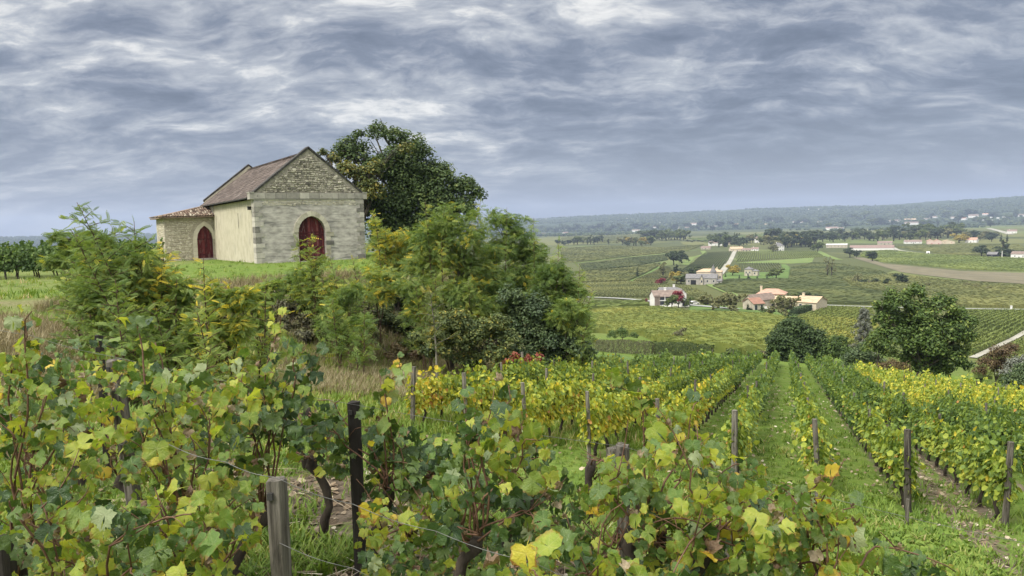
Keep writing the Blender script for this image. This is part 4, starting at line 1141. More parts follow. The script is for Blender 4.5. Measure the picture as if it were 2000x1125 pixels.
def build_rows():
    rows = plot_rows()
    rz = math.pi / 2 - AZ
    tilt = math.atan(.15)
    inview, rest = [], []
    for r in rows:
        z = hz(r[2], r[3]); u, v = proj((r[2], r[3], z + .8))
        gap = random.random() < (.04 if r[4] == 'left' else .02)
        if gap: continue
        (inview if -40 < u < 2060 and v < 1190 else rest).append(r + (z,))
    inview.sort(key=lambda r: r[2] ** 2 + r[3] ** 2)
    near, far = inview[:285], inview[285:] + rest
    def row_name(k):
        if k >= 3: return '%s row right of the ditch' % nth(k - 3)
        return {0: 'row between the two grass lanes', 1: 'row right of the grass lanes', 2: 'row along the ditch', -1: 'row left of the grass lanes'}.get(k) or '%s row left of the grass lanes' % nth(-1 - k)
    count = {}
    shade = ['green', 'light green', 'yellowing', 'bright yellow']
    for (s, t, x, y, plot, k, first, z) in near:
        c = int(np.clip(round(yellowness(s, t, plot)), 0, 3)); wide = plot == 'right'
        leaf, trunk = vine_proto(c, wide, random.randrange(3))
        o = empty('vine_plant', (x, y, z), rz + (math.pi if random.random() < .5 else 0))
        sc = random.uniform(.9, 1.12) * (1.08 if wide else 1.0)
        o.scale = (1.0, 1, sc)
        i_ = count[k] = count.get(k, -1) + 1
        tag(o, '%s vine, %s from the near end, %s' % (shade[c], nth(i_), row_name(k)), 'vine', 'vines right of the ditch' if wide else 'vines in the rows below the bank')
        f = link('foliage', leaf, o); f['kind'] = 'stuff'
        link('trunk', trunk, o)
    parts = []
    ca, sa = math.cos(rz), math.sin(rz)
    simple = (np.array([(0, -.5, 0), (.5, 0, .08), (0, .5, 0), (-.5, 0, .08)]), np.array([[0, 1, 2, 3]]))
    for (s, t, x, y, plot, k, first, z) in far:
        c = int(np.clip(round(yellowness(s, t, plot)), 0, 3)); wide = plot == 'right'; d = math.hypot(x, y)
        V, F, t_ = vine_leaves(170 if d < 45 else 110, c, .36 if wide else .21, size=.15 if d < 45 else .185, tmpl=simple)
        V = np.stack([V[:, 0] * ca - V[:, 1] * sa + x, V[:, 0] * sa + V[:, 1] * ca + y, V[:, 2] * random.uniform(.9, 1.1) + z], 1)
        parts.append((V, F, t_))
    V, F, t_ = join(parts)
    o = link('distant_vines', mesh_np('distant_vines', V, F, L_VINE, t_))
    tag(o, 'far part of the vine rows running down to the dark evergreen', 'vines', kind='stuff')
    # posts
    pm = [MB() for _ in range(4)]
    for i, m_ in enumerate(pm):
        w_ = .085 - .008 * i
        m_.tube([(0, 0, -.25), (.01 * i, 0, .6), (.015, .01 * i, 1.34)], [w_ * .62, w_ * .58, w_ * .55], 6)
        m_.box((0.01, 0.01, .95), (w_ * 1.3, .02, .02))
    pmesh = [m_.mesh('vine_post', M_POST) for m_ in pm]
    last = {}; pcount = {}
    for (s, t, x, y, plot, k, first) in rows:
        if not first and (s - last.get(k, 0)) < 5.2: continue
        last[k] = s
        if math.hypot(x, y) > 62: continue
        s_ = s - (.55 if first else 0); x, y = RD[0] * s_ + RT[0] * t, RD[1] * s_ + RT[1] * t
        z = hz(x, y); u, v = proj((x, y, z + 1))
        if not (-20 < u < 2040): continue
        o = link('vine_post', pmesh[random.randrange(4)], None, (x, y, z))
        o.rotation_euler = (random.uniform(-.05, .05), random.uniform(-.05, .05), rz + random.uniform(-.3, .3))
        o.scale = (1.15, 1.15, 1.06) if first else (.8, .8, random.uniform(.95, 1.12))
        if first and plot == 'left':
            tag(o, 'weathered end post of the ' + row_name(k), 'post', 'end posts of the vine rows')
        else:
            pc_ = pcount[k] = pcount.get(k, -1) + 1
            tag(o, 'grey wooden post, %s from the near end, %s' % (nth(pc_), row_name(k)), 'post', 'posts inside the vine rows')
    # low stake beside the third end post
    p = hits([(1770, 1025)])[0]; o = MB().tube([(0, 0, -.1), (.02, 0, .42)], [.03, .028], 6).build('marker_stake', M_POST, None, False, tuple(p)); tag(o, 'short leaning stake in front of the end post by the ditch', 'stake')
    # old stump in the grass behind the foreground vines
    b = np.array([1.75, 13.2, hz(1.75, 13.2)])
    st = MB(); st.tube([(0, 0, -.2), (0.02, 0, .1), (.05, 0, .35), (.04, .02, .52)], [.26, .2, .17, .15], 9); st.tube([(.05, 0, .3), (.2, .05, .6)], [.08, .05], 6)
    o = st.build('tree_stump', M_POST, None, False, tuple(b)); tag(o, 'old grey stump in the grass between two vine rows', 'stump')
build_rows()

def upper_row():
    a = np.array([-30.0, 38.5]); d = np.array([1.0, .18]); d /= np.linalg.norm(d)
    rz = math.atan2(d[1], d[0])
    lp = [(mesh_np('foliage', *(lambda r: (r[0], r[1], L_VINE, r[2] * .72))(vine_leaves(640, 0, .28, ln=.80, zlo=.28, zhi=1.24))), vine_trunk().mesh('trunk', M_VINEWOOD, True)) for i in range(2)]
    pm = MB().tube([(0, 0, -.2), (0, 0, 1.5)], [.05, .045], 6).mesh('vine_post', M_DARKPOST)
    for r in range(3):
        for i in range(10):
            p = a + d * (i * 1.02 + .2 * r) + np.array([-.3, 1.7]) * r
            z = hz(*p); le, tr = lp[random.randrange(2)]
            o = empty('vine_plant', (p[0], p[1], z), rz + random.choice([0, math.pi])); o.scale = (1, 1, random.uniform(1.2, 1.36))
            tag(o, '%s dark green vine from the left in the %s hilltop row left of the chapel' % (nth(i), ('front', 'middle', 'back')[r]), 'vine', 'hilltop vines left of the chapel' + ('' if r == 0 else ', behind'))
            link('foliage', le, o)['kind'] = 'stuff'; link('trunk', tr, o)
            if r == 0 and i % 3 == 0:
                q = p + d * .5; w_ = link('vine_post', pm, None, (q[0], q[1] - .15, hz(*q)))
                w_.rotation_euler = (0, random.uniform(-.08, .08), 0); tag(w_, '%s dark post from the left in the front hilltop vine row' % nth(i // 3), 'post', 'posts of the hilltop vine row')
upper_row()

def hedges():
    for name, lab, cat, p0, p1, Hh, th, mat, tone, n, sz in (
            ('hedge', 'brown green hedge row beyond the yellow vines, nearer of two', 'hedge', (1160, 683), (1275, 694), 1.5, .6, L_SCRUB, (.35, .25), 11000, .13),
            ('hedge', 'brown green hedge row beyond the yellow vines, farther right of two', 'hedge', (1275, 692), (1392, 700), 1.35, .6, L_SHRUB, (.30, .25), 9000, .13)):
        a, b = hits([p0, p1], 0.0, 50.0)
        root = empty(name, tuple(a)); tag(root, lab, cat)
        f = rng.uniform(0, 1, n)
        base = a + (b - a) * f[:, None]; base[:, 2] = H(base[:, 0], base[:, 1])
        d = (b - a) / np.linalg.norm(b - a); s_ = np.array([-d[1], d[0], 0])
        hn = Hh * (0.9 + .25 * vnoise(f * 14, f * 0, 4)) * (1 - .75 * (np.abs((f * 5) % 1 - .5) > .475))
        side = rng.choice([-1, 1], n) * th * rng.uniform(.5, 1, n); z = hn * rng.uniform(0, 1, n) ** .8
        P = base + s_ * side[:, None] * .6; P[:, 2] += z
        M = frames(s_ * np.sign(side)[:, None] + np.array([0, 0, .5]) + unit(n) * .6, rng.uniform(0, 6, n))
        V, F, idx = scatter(LEAF[0], LEAF[1], P - a, M, sz * rng.uniform(.7, 1.4, n))
        fo = link('foliage', mesh_np('foliage', V, F, mat, np.clip(rng.normal(*tone, n), 0, 1)[idx]), root); fo['kind'] = 'stuff'
        st = MB()
        for k in range(11):
            q = (b - a) * k / 10; zz = hz(a[0] + q[0], a[1] + q[1]) - a[2]
            st.tube([(q[0], q[1], zz - .1), (q[0] + .03, q[1], zz + Hh * .9)], [.04, .02], 5)
        st.build('stem', M_VINEWOOD, root)
hedges()

# ================================================================ THE VALLEY: PARCELS, ROADS, HOUSES, TREES
def parcel_material(name, stops):
    return foliage(name, stops, 0.15, 0.8, 0.1)
PM = {
    'olive': parcel_material('olive vines', [(0.0, (0.050, 0.060, 0.024)), (0.5, (0.094, 0.103, 0.036)), (1.0, (0.155, 0.155, 0.055))]),
    'dark': parcel_material('dark green vines', [(0.0, (0.038, 0.050, 0.022)), (0.5, (0.070, 0.084, 0.033)), (1.0, (0.115, 0.125, 0.047))]),
    'yellow': parcel_material('yellow green vines', [(0.0, (0.062, 0.082, 0.024)), (0.5, (0.112, 0.135, 0.034)), (0.8, (0.165, 0.17, 0.042)), (1.0, (0.26, 0.235, 0.05))]),
    'fresh': parcel_material('fresh green vines', [(0.0, (0.058, 0.080, 0.024)), (0.5, (0.105, 0.132, 0.036)), (1.0, (0.165, 0.19, 0.054))]),
}
M_LAWN = surface('mown lawn', [(0.3, (0.065, 0.115, 0.024)), (0.6, (0.105, 0.165, 0.036)), (0.8, (0.15, 0.195, 0.055))], 0.15, 6.0, 0.95, coords='Generated', stretch=(40, 40, 1))
M_FALLOW = surface('brown fallow strip', [(0.3, (0.11, 0.10, 0.062)), (0.6, (0.165, 0.145, 0.09)), (0.8, (0.21, 0.185, 0.12))], 0.5, 6.0, 0.95, coords='Generated', stretch=(40, 40, 1))
M_ROAD = surface('pale road', [(0.3, (0.24, 0.25, 0.24)), (0.7, (0.33, 0.33, 0.315))], 0.3, 4.0, 0.9, coords='Generated', stretch=(30, 30, 1))
M_TRACK = surface('pale gravel track', [(0.3, (0.27, 0.26, 0.215)), (0.7, (0.38, 0.365, 0.31))], 0.3, 4.0, 0.95, coords='Generated', stretch=(30, 30, 1))
M_VERGE = surface('grass track', [(0.3, (0.10, 0.15, 0.035)), (0.7, (0.17, 0.22, 0.06))], 0.3, 4.0, 0.95, coords='Generated', stretch=(30, 30, 1))

def clip_lines(poly, ang, pitch, step):
    """lines of the given bearing and spacing clipped to a polygon -> list of point arrays"""
    ca, sa = math.cos(ang), math.sin(ang)
    q = np.stack([poly[:, 0] * ca + poly[:, 1] * sa, -poly[:, 0] * sa + poly[:, 1] * ca], 1)
    out = []
    for c in np.arange(q[:, 1].min() + pitch / 2, q[:, 1].max(), pitch):
        xs = []
        for (x0, y0), (x1, y1) in zip(q, np.roll(q, -1, 0)):
            if (y0 - c) * (y1 - c) < 0: xs.append(x0 + (x1 - x0) * (c - y0) / (y1 - y0))
        xs.sort()
        for a, b in zip(xs[::2], xs[1::2]):
            if b - a < 1: continue
            n = max(2, int((b - a) / step) + 1); s = np.linspace(a, b, n)
            out.append(np.stack([s * ca - c * sa, s * sa + c * ca], 1))
    return out

def row_strips(lines, w, h, jit, ang, off=0.0):
    Vs, Fs, Ts, k = [], [], [], 0
    nx, ny = -math.sin(ang), math.cos(ang)
    for L_ in lines:
        n = len(L_); z = H(L_[:, 0], L_[:, 1]) + off
        ww = w * rng.uniform(.75, 1.2, (n, 4)) if jit else np.full((n, 4), w)
        hh = h * (rng.uniform(.72, 1.2, (n, 2)) if jit else np.ones((n, 2)))
        hh[[0, -1]] *= .85
        p = np.empty((n, 4, 3))
        for i, (sx, kk) in enumerate(((-.5, -1), (-.36, 0), (.36, 1), (.5, -1))):
            p[:, i, 0] = L_[:, 0] + nx * sx * ww[:, i]; p[:, i, 1] = L_[:, 1] + ny * sx * ww[:, i]
            p[:, i, 2] = z + (hh[:, kk] if kk >= 0 else 0.0)
        Vs.append(p.reshape(-1, 3))
        i = np.arange(n - 1)[:, None] * 4 + np.arange(3)[None]
        Fs.append(np.stack([i, i + 4, i + 5, i + 1], 2).reshape(-1, 4)[:, ::-1] + k)
        # end caps
        Fs.append(np.array([[0, 1, 2, 3], [(n - 1) * 4 + 3, (n - 1) * 4 + 2, (n - 1) * 4 + 1, (n - 1) * 4]])[:, ::-1] + k)
        f = vnoise(L_[:, 0] * .03, L_[:, 1] * .03, 6) * .6 + vnoise(L_[:, 0] * .2, L_[:, 1] * .2, 8) * .25
        Ts.append(np.clip(np.repeat(f[:, None], 4, 1) + rng.normal(0.08, .13, (n, 4)), 0, 1).ravel())
        k += n * 4
    return np.concatenate(Vs), [np.concatenate(Fs)], np.concatenate(Ts)

def parcel(label, px, dirpx, mat, pitch, w=.75, h=1.25, step=2.6, leafy=0):
    poly = hits(px, 0.0, 42.0 if label.startswith('green patch') else 90.0 if 'edge' in label else 62.0 if label.startswith('yellow green') else 135.0)[:, :2]; a, b = hits(dirpx, 0.0, 82.0 if label.startswith('green patch') or 'edge' in label else 62.0 if label.startswith('yellow green') else 135.0)[:, :2]
    ang = math.atan2(b[1] - a[1], b[0] - a[0])
    lines = clip_lines(poly, ang, pitch, step)
    if not lines: return
    V, F, t_ = row_strips(lines, w * pitch / 1.5, h, True, ang)
    if leafy:
        L_ = np.concatenate(lines); k = rng.integers(0, len(L_), leafy)
        P = np.column_stack([L_[k] + rng.normal(0, .45, (leafy, 2)), np.zeros(leafy)]); P[:, 2] = H(P[:, 0], P[:, 1]) + rng.uniform(.5, h * 1.12, leafy)
        V2, F2, i2 = scatter(LEAF[0], LEAF[1], P, frames(np.array([0, 0, .6]) + unit(leafy) * .8, rng.uniform(0, 6, leafy)), rng.uniform(.2, .42, leafy))
        f = vnoise(P[:, 0] * .03, P[:, 1] * .03, 6) * .6 + vnoise(P[:, 0] * .2, P[:, 1] * .2, 8) * .25
        V, F, t_ = join([(V, F, t_), (V2, F2, np.clip(f + rng.normal(.1, .16, leafy), 0, 1)[i2])])
    o = link('vineyard_parcel', mesh_np('vineyard_parcel', V, F, PM[mat], t_)); tag(o, label, 'vineyard', kind='stuff')

def sheet(name, label, px, mat, off=.15, kind='structure', pitch=4.0, cat=None):
    poly = hits(px, 0.0, 42.0 if label.startswith('green patch') else 90.0 if 'edge' in label else 62.0 if label.startswith('yellow green') else 135.0)[:, :2]
    c = poly.mean(0); d = np.hypot(*c); ang = math.atan2(c[0], -c[1]) * 0
    lines = clip_lines(poly, ang, pitch, 8.0)
    if not lines: return
    Vs, Fs, k = [], [], 0
    for L_ in lines:
        n = len(L_); p = np.empty((n, 2, 3))
        for i, sy in enumerate((-.5, .5)):
            p[:, i, 0] = L_[:, 0]; p[:, i, 1] = L_[:, 1] + sy * pitch
            p[:, i, 2] = H(p[:, i, 0], p[:, i, 1]) + off
        Vs.append(p.reshape(-1, 3)); i = np.arange(n - 1)[:, None] * 2
        Fs.append(np.concatenate([i, i + 2, i + 3, i + 1], 1) + k); k += 2 * n
    o = link(name, mesh_np(name, np.concatenate(Vs), np.concatenate(Fs), mat)); tag(o, label, cat, kind=kind)

def ribbon(name, label, px, width, mat, off=.25, px2=None):
    P = hits(px, 0.0, 42.0 if label.startswith('green patch') else 90.0 if 'edge' in label else 62.0 if label.startswith('yellow green') else 135.0)[:, :2]
    d = np.concatenate([[0], np.cumsum(np.hypot(*np.diff(P, axis=0).T))]); n = max(3, int(d[-1] / 6))
    s = np.linspace(0, d[-1], n); L_ = np.stack([np.interp(s, d, P[:, 0]), np.interp(s, d, P[:, 1])], 1)
    for _ in range(6): L_[1:-1] = (L_[:-2] + 2 * L_[1:-1] + L_[2:]) / 4
    t_ = np.gradient(L_, axis=0); t_ /= np.linalg.norm(t_, axis=1)[:, None]
    nr = np.stack([-t_[:, 1], t_[:, 0]], 1)
    V = []
    for sg in (-.5, .5):
        q = L_ + nr * sg * width; V.append(np.column_stack([q, H(q[:, 0], q[:, 1]) + off]))
    V = np.concatenate(V); i = np.arange(n - 1)
    o = link(name, mesh_np(name, V, np.stack([i, i + 1, i + 1 + n, i + n], 1)[:, ::-1], mat)); tag(o, label, name.replace('_', ' '), kind='structure')

def valley_fields():
    parcel('yellow green vine parcel sloping up to the modern house', [(1142, 614), (1180, 606), (1290, 603), (1345, 612), (1500, 618), (1545, 628), (1500, 700), (1400, 690), (1290, 672), (1255, 656), (1150, 650)], [(1180, 640), (1500, 668)], 'yellow', 1.7, step=1.6, leafy=60000)
    parcel('yellow green vine parcel between the farm and the large tree', [(1552, 628), (1612, 603), (1700, 606), (1720, 660), (1690, 690), (1590, 694), (1512, 698)], [(1530, 672), (1690, 630)], 'yellow', 1.7, step=1.6, leafy=30000)
    parcel('narrow green vine parcel left of the modern house', [(1145, 606), (1150, 592), (1262, 590), (1268, 598), (1180, 604)], [(1150, 600), (1260, 594)], 'fresh', 1.7, step=2)
    parcel('olive vine parcel with rows running towards the modern house', [(1142, 579), (1145, 556), (1228, 551), (1290, 556), (1345, 560), (1380, 575), (1370, 587), (1275, 582), (1200, 581)], [(1180, 558), (1238, 581)], 'olive', 2.0, step=2.2)
    parcel('olive vine parcel beside the grass strip and lone cypress', [(1135, 552), (1130, 532), (1225, 524), (1290, 514), (1284, 522), (1228, 549)], [(1140, 540), (1260, 527)], 'olive', 2.4)
    parcel('dark vine parcel beneath the dark pair of trees', [(1238, 549), (1298, 520), (1320, 528), (1300, 556), (1270, 554)], [(1250, 550), (1300, 524)], 'olive', 2.2)
    parcel('broad olive vine parcel above the long pale track', [(1098, 512), (1095, 486), (1180, 480), (1290, 484), (1375, 478), (1345, 490), (1240, 500), (1130, 513)], [(1100, 500), (1330, 486)], 'olive', 3.0, w=.7)
    parcel('dark vine parcel below the long pale track', [(1132, 517), (1240, 503), (1300, 498), (1305, 508), (1240, 520), (1140, 530)], [(1140, 522), (1300, 503)], 'dark', 2.6)
    parcel('dark striped vine parcel left of the white drive', [(1342, 520), (1376, 494), (1432, 491), (1420, 512), (1400, 534), (1372, 533), (1325, 530)], [(1350, 530), (1395, 493)], 'dark', 2.6, w=.55)
    parcel('green striped vine parcel right of the white drive', [(1442, 492), (1520, 490), (1592, 491), (1612, 502), (1590, 503), (1500, 507), (1437, 512)], [(1450, 511), (1460, 492)], 'fresh', 2.8, w=.55)
    parcel('striped vine parcel behind the small stone house', [(1440, 514), (1522, 515), (1526, 530), (1480, 531), (1438, 530)], [(1470, 530), (1466, 515)], 'dark', 2.4, w=.5)
    parcel('large dark olive vine parcel behind the pink roofed farm', [(1392, 560), (1420, 547), (1540, 547), (1546, 523), (1585, 514), (1640, 516), (1720, 530), (1740, 540), (1640, 545), (1660, 560), (1740, 575), (1760, 596), (1620, 595), (1560, 580), (1450, 572), (1420, 572)], [(1440, 565), (1700, 560)], 'dark', 2.0, step=2.2)
    parcel('wide green vine parcel below the long winery shed', [(1690, 491), (1740, 489), (1812, 497), (2010, 505), (2010, 531), (1880, 526), (1722, 512), (1680, 500)], [(1700, 500), (2000, 520)], 'fresh', 3.0, w=.7)
    parcel('olive vine parcel below the brown strip', [(1640, 541), (1750, 536), (1850, 549), (2010, 560), (2010, 602), (1900, 600), (1765, 596), (1745, 575), (1665, 558)], [(1700, 550), (2000, 585)], 'olive', 2.0, step=2.2)
    parcel('green striped vine parcel right of the large tree', [(1880, 611), (2015, 610), (2015, 636), (1965, 668), (1900, 694), (1870, 690)], [(1890, 660), (1990, 617)], 'fresh', 1.75, w=.5, step=1.6, leafy=12000)
    parcel('vine parcel at the right edge below the white track', [(1905, 740), (1935, 706), (2010, 660), (2015, 740), (1960, 765)], [(1905, 748), (2000, 700)], 'fresh', 1.7, w=.5, step=1.4, leafy=6000)
    parcel('vine parcel in front of the twin pale sheds', [(1745, 482), (1840, 478), (1990, 478), (2010, 490), (2010, 501), (1915, 501), (1820, 494)], [(1760, 486), (1960, 494)], 'olive', 3.6, w=.7, step=4)
    parcel('far vine parcel beyond the dark wood', [(1345, 466), (1500, 456), (1600, 452), (1600, 462), (1480, 468), (1380, 474)], [(1360, 468), (1580, 456)], 'fresh', 5, w=.7, step=6)
    parcel('far olive vine parcel left of the dark wood', [(1090, 474), (1100, 462), (1250, 456), (1255, 466), (1200, 474)], [(1100, 468), (1240, 462)], 'olive', 5, w=.7, step=6)
    sheet('lawn', 'bright lawn round the small stone house', [(1412, 546), (1405, 540), (1432, 528), (1438, 532), (1527, 532), (1526, 516), (1534, 516), (1543, 522), (1540, 545)], M_LAWN)
    sheet('lawn', 'lawn with trees before the two farm houses', [(1348, 598), (1400, 596), (1470, 604), (1560, 606), (1556, 622), (1500, 616), (1400, 611), (1345, 608)], M_LAWN, off=.3)
    sheet('lawn', 'green patch beyond the hedge at the row ends', [(1170, 690), (1230, 698), (1268, 706), (1230, 716), (1165, 712)], M_LAWN, off=.03, pitch=.5)
    sheet('lawn', 'bright grass strip beside the lone cypress', [(1230, 552), (1292, 521), (1296, 516), (1286, 513), (1228, 549), (1226, 551)], M_LAWN, pitch=2)
    sheet('lawn', 'pale green strip across the striped parcels', [(1440, 513), (1520, 508), (1590, 503), (1586, 513), (1545, 515), (1440, 514)], M_VERGE, pitch=2)
    sheet('fallow_strip', 'long brown fallow strip across the right valley', [(1665, 503), (1690, 504), (1725, 515), (1880, 530), (2015, 534), (2015, 556), (1900, 549), (1760, 532)], M_FALLOW, off=.3)
    ribbon('road', 'pale country road crossing the valley', [(1120, 581), (1200, 583), (1275, 590), (1345, 597), (1440, 606)], 4.5, M_ROAD, .5)
    ribbon('road', 'pale country road right of the farm', [(1594, 597), (1650, 600), (1720, 602), (1850, 605), (2030, 607)], 4.5, M_ROAD, .5)
    ribbon('gravel_drive', 'white gravel drive climbing to the hamlet', [(1404, 538), (1416, 524), (1428, 506), (1435, 491)], 6, M_TRACK, .4)
    ribbon('gravel_drive', 'pale drive curving round below the winery shed', [(1736, 481), (1752, 489), (1785, 494), (1806, 496)], 9, M_TRACK, .5)
    ribbon('grass_track', 'long pale grass track between olive parcels', [(1120, 515), (1200, 505), (1300, 496), (1345, 490), (1370, 488)], 7, M_VERGE, .4)
    ribbon('grass_track', 'grass track curving up beside the dark pair of trees', [(1338, 518), (1350, 504), (1378, 497), (1372, 490)], 8, M_VERGE, .4)
    ribbon('grass_track', 'grass track down to the road from the chateau', [(1385, 556), (1420, 571), (1440, 580)], 5, M_VERGE, .4)
    ribbon('grass_track', 'grass track across the olive parcel on the right', [(1760, 562), (1850, 566), (1920, 578), (2020, 586)], 3, M_VERGE, .5)
    ribbon('gravel_track', 'white track at the right edge above the russet bush', [(1900, 700), (1935, 684), (1975, 664), (2030, 634)], 1.5, M_TRACK, .2)
    ribbon('gravel_track', 'pale track by the small white house on the far right', [(1930, 446), (1955, 452), (1975, 458)], 16, M_TRACK, .6)
    ribbon('grass_track', 'bright track left of the pair of poplars', [(1598, 491), (1616, 500), (1640, 508)], 8, M_VERGE, .4)
valley_fields()

# ---------------------------------------------------------------- houses
def plain(name, c, rough=.9, amp=.12):
    return surface(name, [(0.3, tuple(x * (1 - amp) for x in c)), (0.7, tuple(min(1, x * (1 + amp)) for x in c))], .8, 5.0, rough, .2, 8.0)
WM = {'white': plain('white render', (.70, .69, .66)), 'cream': plain('cream render', (.55, .48, .36)), 'stone': plain('pale limestone', (.42, .38, .30), amp=.25), 'pink': plain('pink render', (.58, .45, .38)),
      'grey': plain('grey stone', (.34, .32, .29), amp=.25), 'wood': plain('grey timber', (.20, .165, .14), amp=.3), 'black': plain('black boarding', (.02, .02, .022))}
RM = {'brown': plain('brown tiles', (.20, .155, .13), amp=.3), 'grey': plain('grey slate', (.17, .165, .165), amp=.25), 'pink': plain('pink tiles', (.42, .255, .19), amp=.22), 'orange': plain('orange tiles', (.27, .15, .11), amp=.2),
      'sand': plain('sandy tiles', (.46, .34, .23), amp=.25), 'mauve': plain('old brown tiles', (.235, .17, .15), amp=.25), 'white': plain('white sheet roof', (.6, .6, .6)), 'red': plain('red tiles', (.33, .145, .10), amp=.2)}
M_PANE = surface('dark window glass', [(0.3, (0.02, 0.024, 0.03)), (0.7, (0.045, 0.05, 0.06))], rough=.25, spec=.5)
M_FRAME = plain('white frame', (.6, .6, .58)); M_REDDOOR = plain('red shutter', (.35, .06, .05)); M_SHUT = plain('grey blue shutter', (.25, .29, .31))

def block(root, x0, x1, y0, y1, he, rise, wall, roof, axis='x', hip=0.0, over=.35, z0=-1.2, nwin=0, door=None, floors=1, side=0, shed=False, chim=(), wincol=None, big=0.0):
    """one block of a building: walls up to the eaves, gable or hipped roof, windows and doors on the front"""
    w_ = MB(); r = MB()
    X, Y_ = (x0 + x1) / 2, (y0 + y1) / 2
    if axis == 'x':
        pts = [(x0, y0), (x1, y0), (x1, y1), (x0, y1)]
        rid = [(x0 + hip * (y1 - y0) / 2, Y_), (x1 - hip * (y1 - y0) / 2, Y_)]
    else:
        pts = [(x1, y0), (x1, y1), (x0, y1), (x0, y0)]
        rid = [(X, y0 + hip * (x1 - x0) / 2), (X, y1 - hip * (x1 - x0) / 2)]
    hr = he + rise
    V = [(p[0], p[1], z0) for p in pts] + [(p[0], p[1], he) for p in pts]
    F = [(0, 1, 5, 4), (2, 3, 7, 6)]
    if hip: F += [(1, 2, 6, 5), (3, 0, 4, 7)]
    else:
        V += [(rid[0][0], rid[0][1], hr - .05), (rid[1][0], rid[1][1], hr - .05)]
        F += [(1, 2, 6, 9, 5), (3, 0, 4, 8, 7)]
    w_.add(V, F)
    walls = w_.build('wall', wall, root)
    e = over
    dx = np.array([p[0] - X for p in pts]); dy = np.array([p[1] - Y_ for p in pts])
    drop = rise * e / max((y1 - y0) / 2 if axis == 'x' else (x1 - x0) / 2, .1)
    E = [(X + a + math.copysign(e, a), Y_ + b + math.copysign(e, b), he - drop) for a, b in zip(dx, dy)]
    if hip: R_ = [(rid[0][0], rid[0][1], hr), (rid[1][0], rid[1][1], hr)]
    else:
        o_ = e if axis == 'x' else 0; q = e if axis == 'y' else 0
        R_ = [(rid[0][0] - o_, rid[0][1] - q, hr), (rid[1][0] + o_, rid[1][1] + q, hr)]
    V = E + R_ + [(a, b, c - .14) for a, b, c in E] + [(a, b, c - .14) for a, b, c in R_]
    F = [(0, 1, 5, 4), (2, 3, 4, 5), (7, 6, 10, 11), (9, 8, 11, 10), (0, 6, 7, 1), (2, 8, 9, 3)]
    if hip: F += [(1, 2, 5), (3, 0, 4), (1, 7, 8, 2), (3, 9, 6, 0)]
    else: F += [(1, 7, 11, 5), (5, 11, 8, 2), (3, 9, 10, 4), (4, 10, 6, 0)]
    r.add(V, F); rf = r.build('roof', roof, root)
    for (fx, fy) in chim:
        c = MB(); c.box((x0 + (x1 - x0) * fx, y0 + (y1 - y0) * fy, hr - .1), (.8, .6, 1.9)); c.box((x0 + (x1 - x0) * fx, y0 + (y1 - y0) * fy, hr + .93), (1.0, .8, .16)); c.build('chimney', wall, rf)
    def opening(nm, x, z, ww, hh, m_pane, frame=True):
        b = MB(); b.box((x, y0 - .03, z), (ww + .2, .08, hh + .2)); f_ = b.build(nm, M_FRAME if frame else m_pane, root)
        p = MB(); p.box((x, y0 - .075, z), (ww, .03, hh)); p.build('pane' if nm == 'window' else 'leaf', m_pane, f_)
    wd = x1 - x0
    for fl in range(floors):
        zc = he * (fl + .52) / floors
        for k in range(nwin):
            x = x0 + wd * (k + .5) / nwin
            if fl == 0 and door is not None and abs(x - (x0 + wd * door)) < 1.0: continue
            opening('window', x, zc, max(.9, big), min(1.5, he / floors * .55), wincol or M_PANE)
    if door is not None: opening('door', x0 + wd * door, 1.1, 1.1, 2.1, wincol or M_PANE)
    return walls

def house_root(name, label, u, v, turn=0.0, cat='house', group=None):
    p = hit(u, v); az = math.atan2(p[0], p[1])
    root = empty(name, tuple(p), -az + math.radians(turn)); tag(root, label, cat, group)
    return root, p[1] / math.cos(az) * math.cos(az) / F_PX
def simple_house(label, u, v, wpx, hpx, roof='pink', wall='white', turn=15, dep=.6, rise=.42, nwin=3, floors=1, hip=0, door=.5, chim=((.25, .5),), name='house', cat='house', group=None, axis='x', wincol=None, big=0):
    root, k = house_root(name, label, u, v, turn, cat, group)
    W_, Hh = wpx * k, hpx * k
    he = Hh * (1 - rise)
    block(root, -W_ / 2, W_ / 2, 0, max(W_ * dep, 5), he, Hh * rise, WM[wall], RM[roof], axis, hip, nwin=nwin, floors=floors, door=door, chim=chim, wincol=wincol, big=big)
    return root

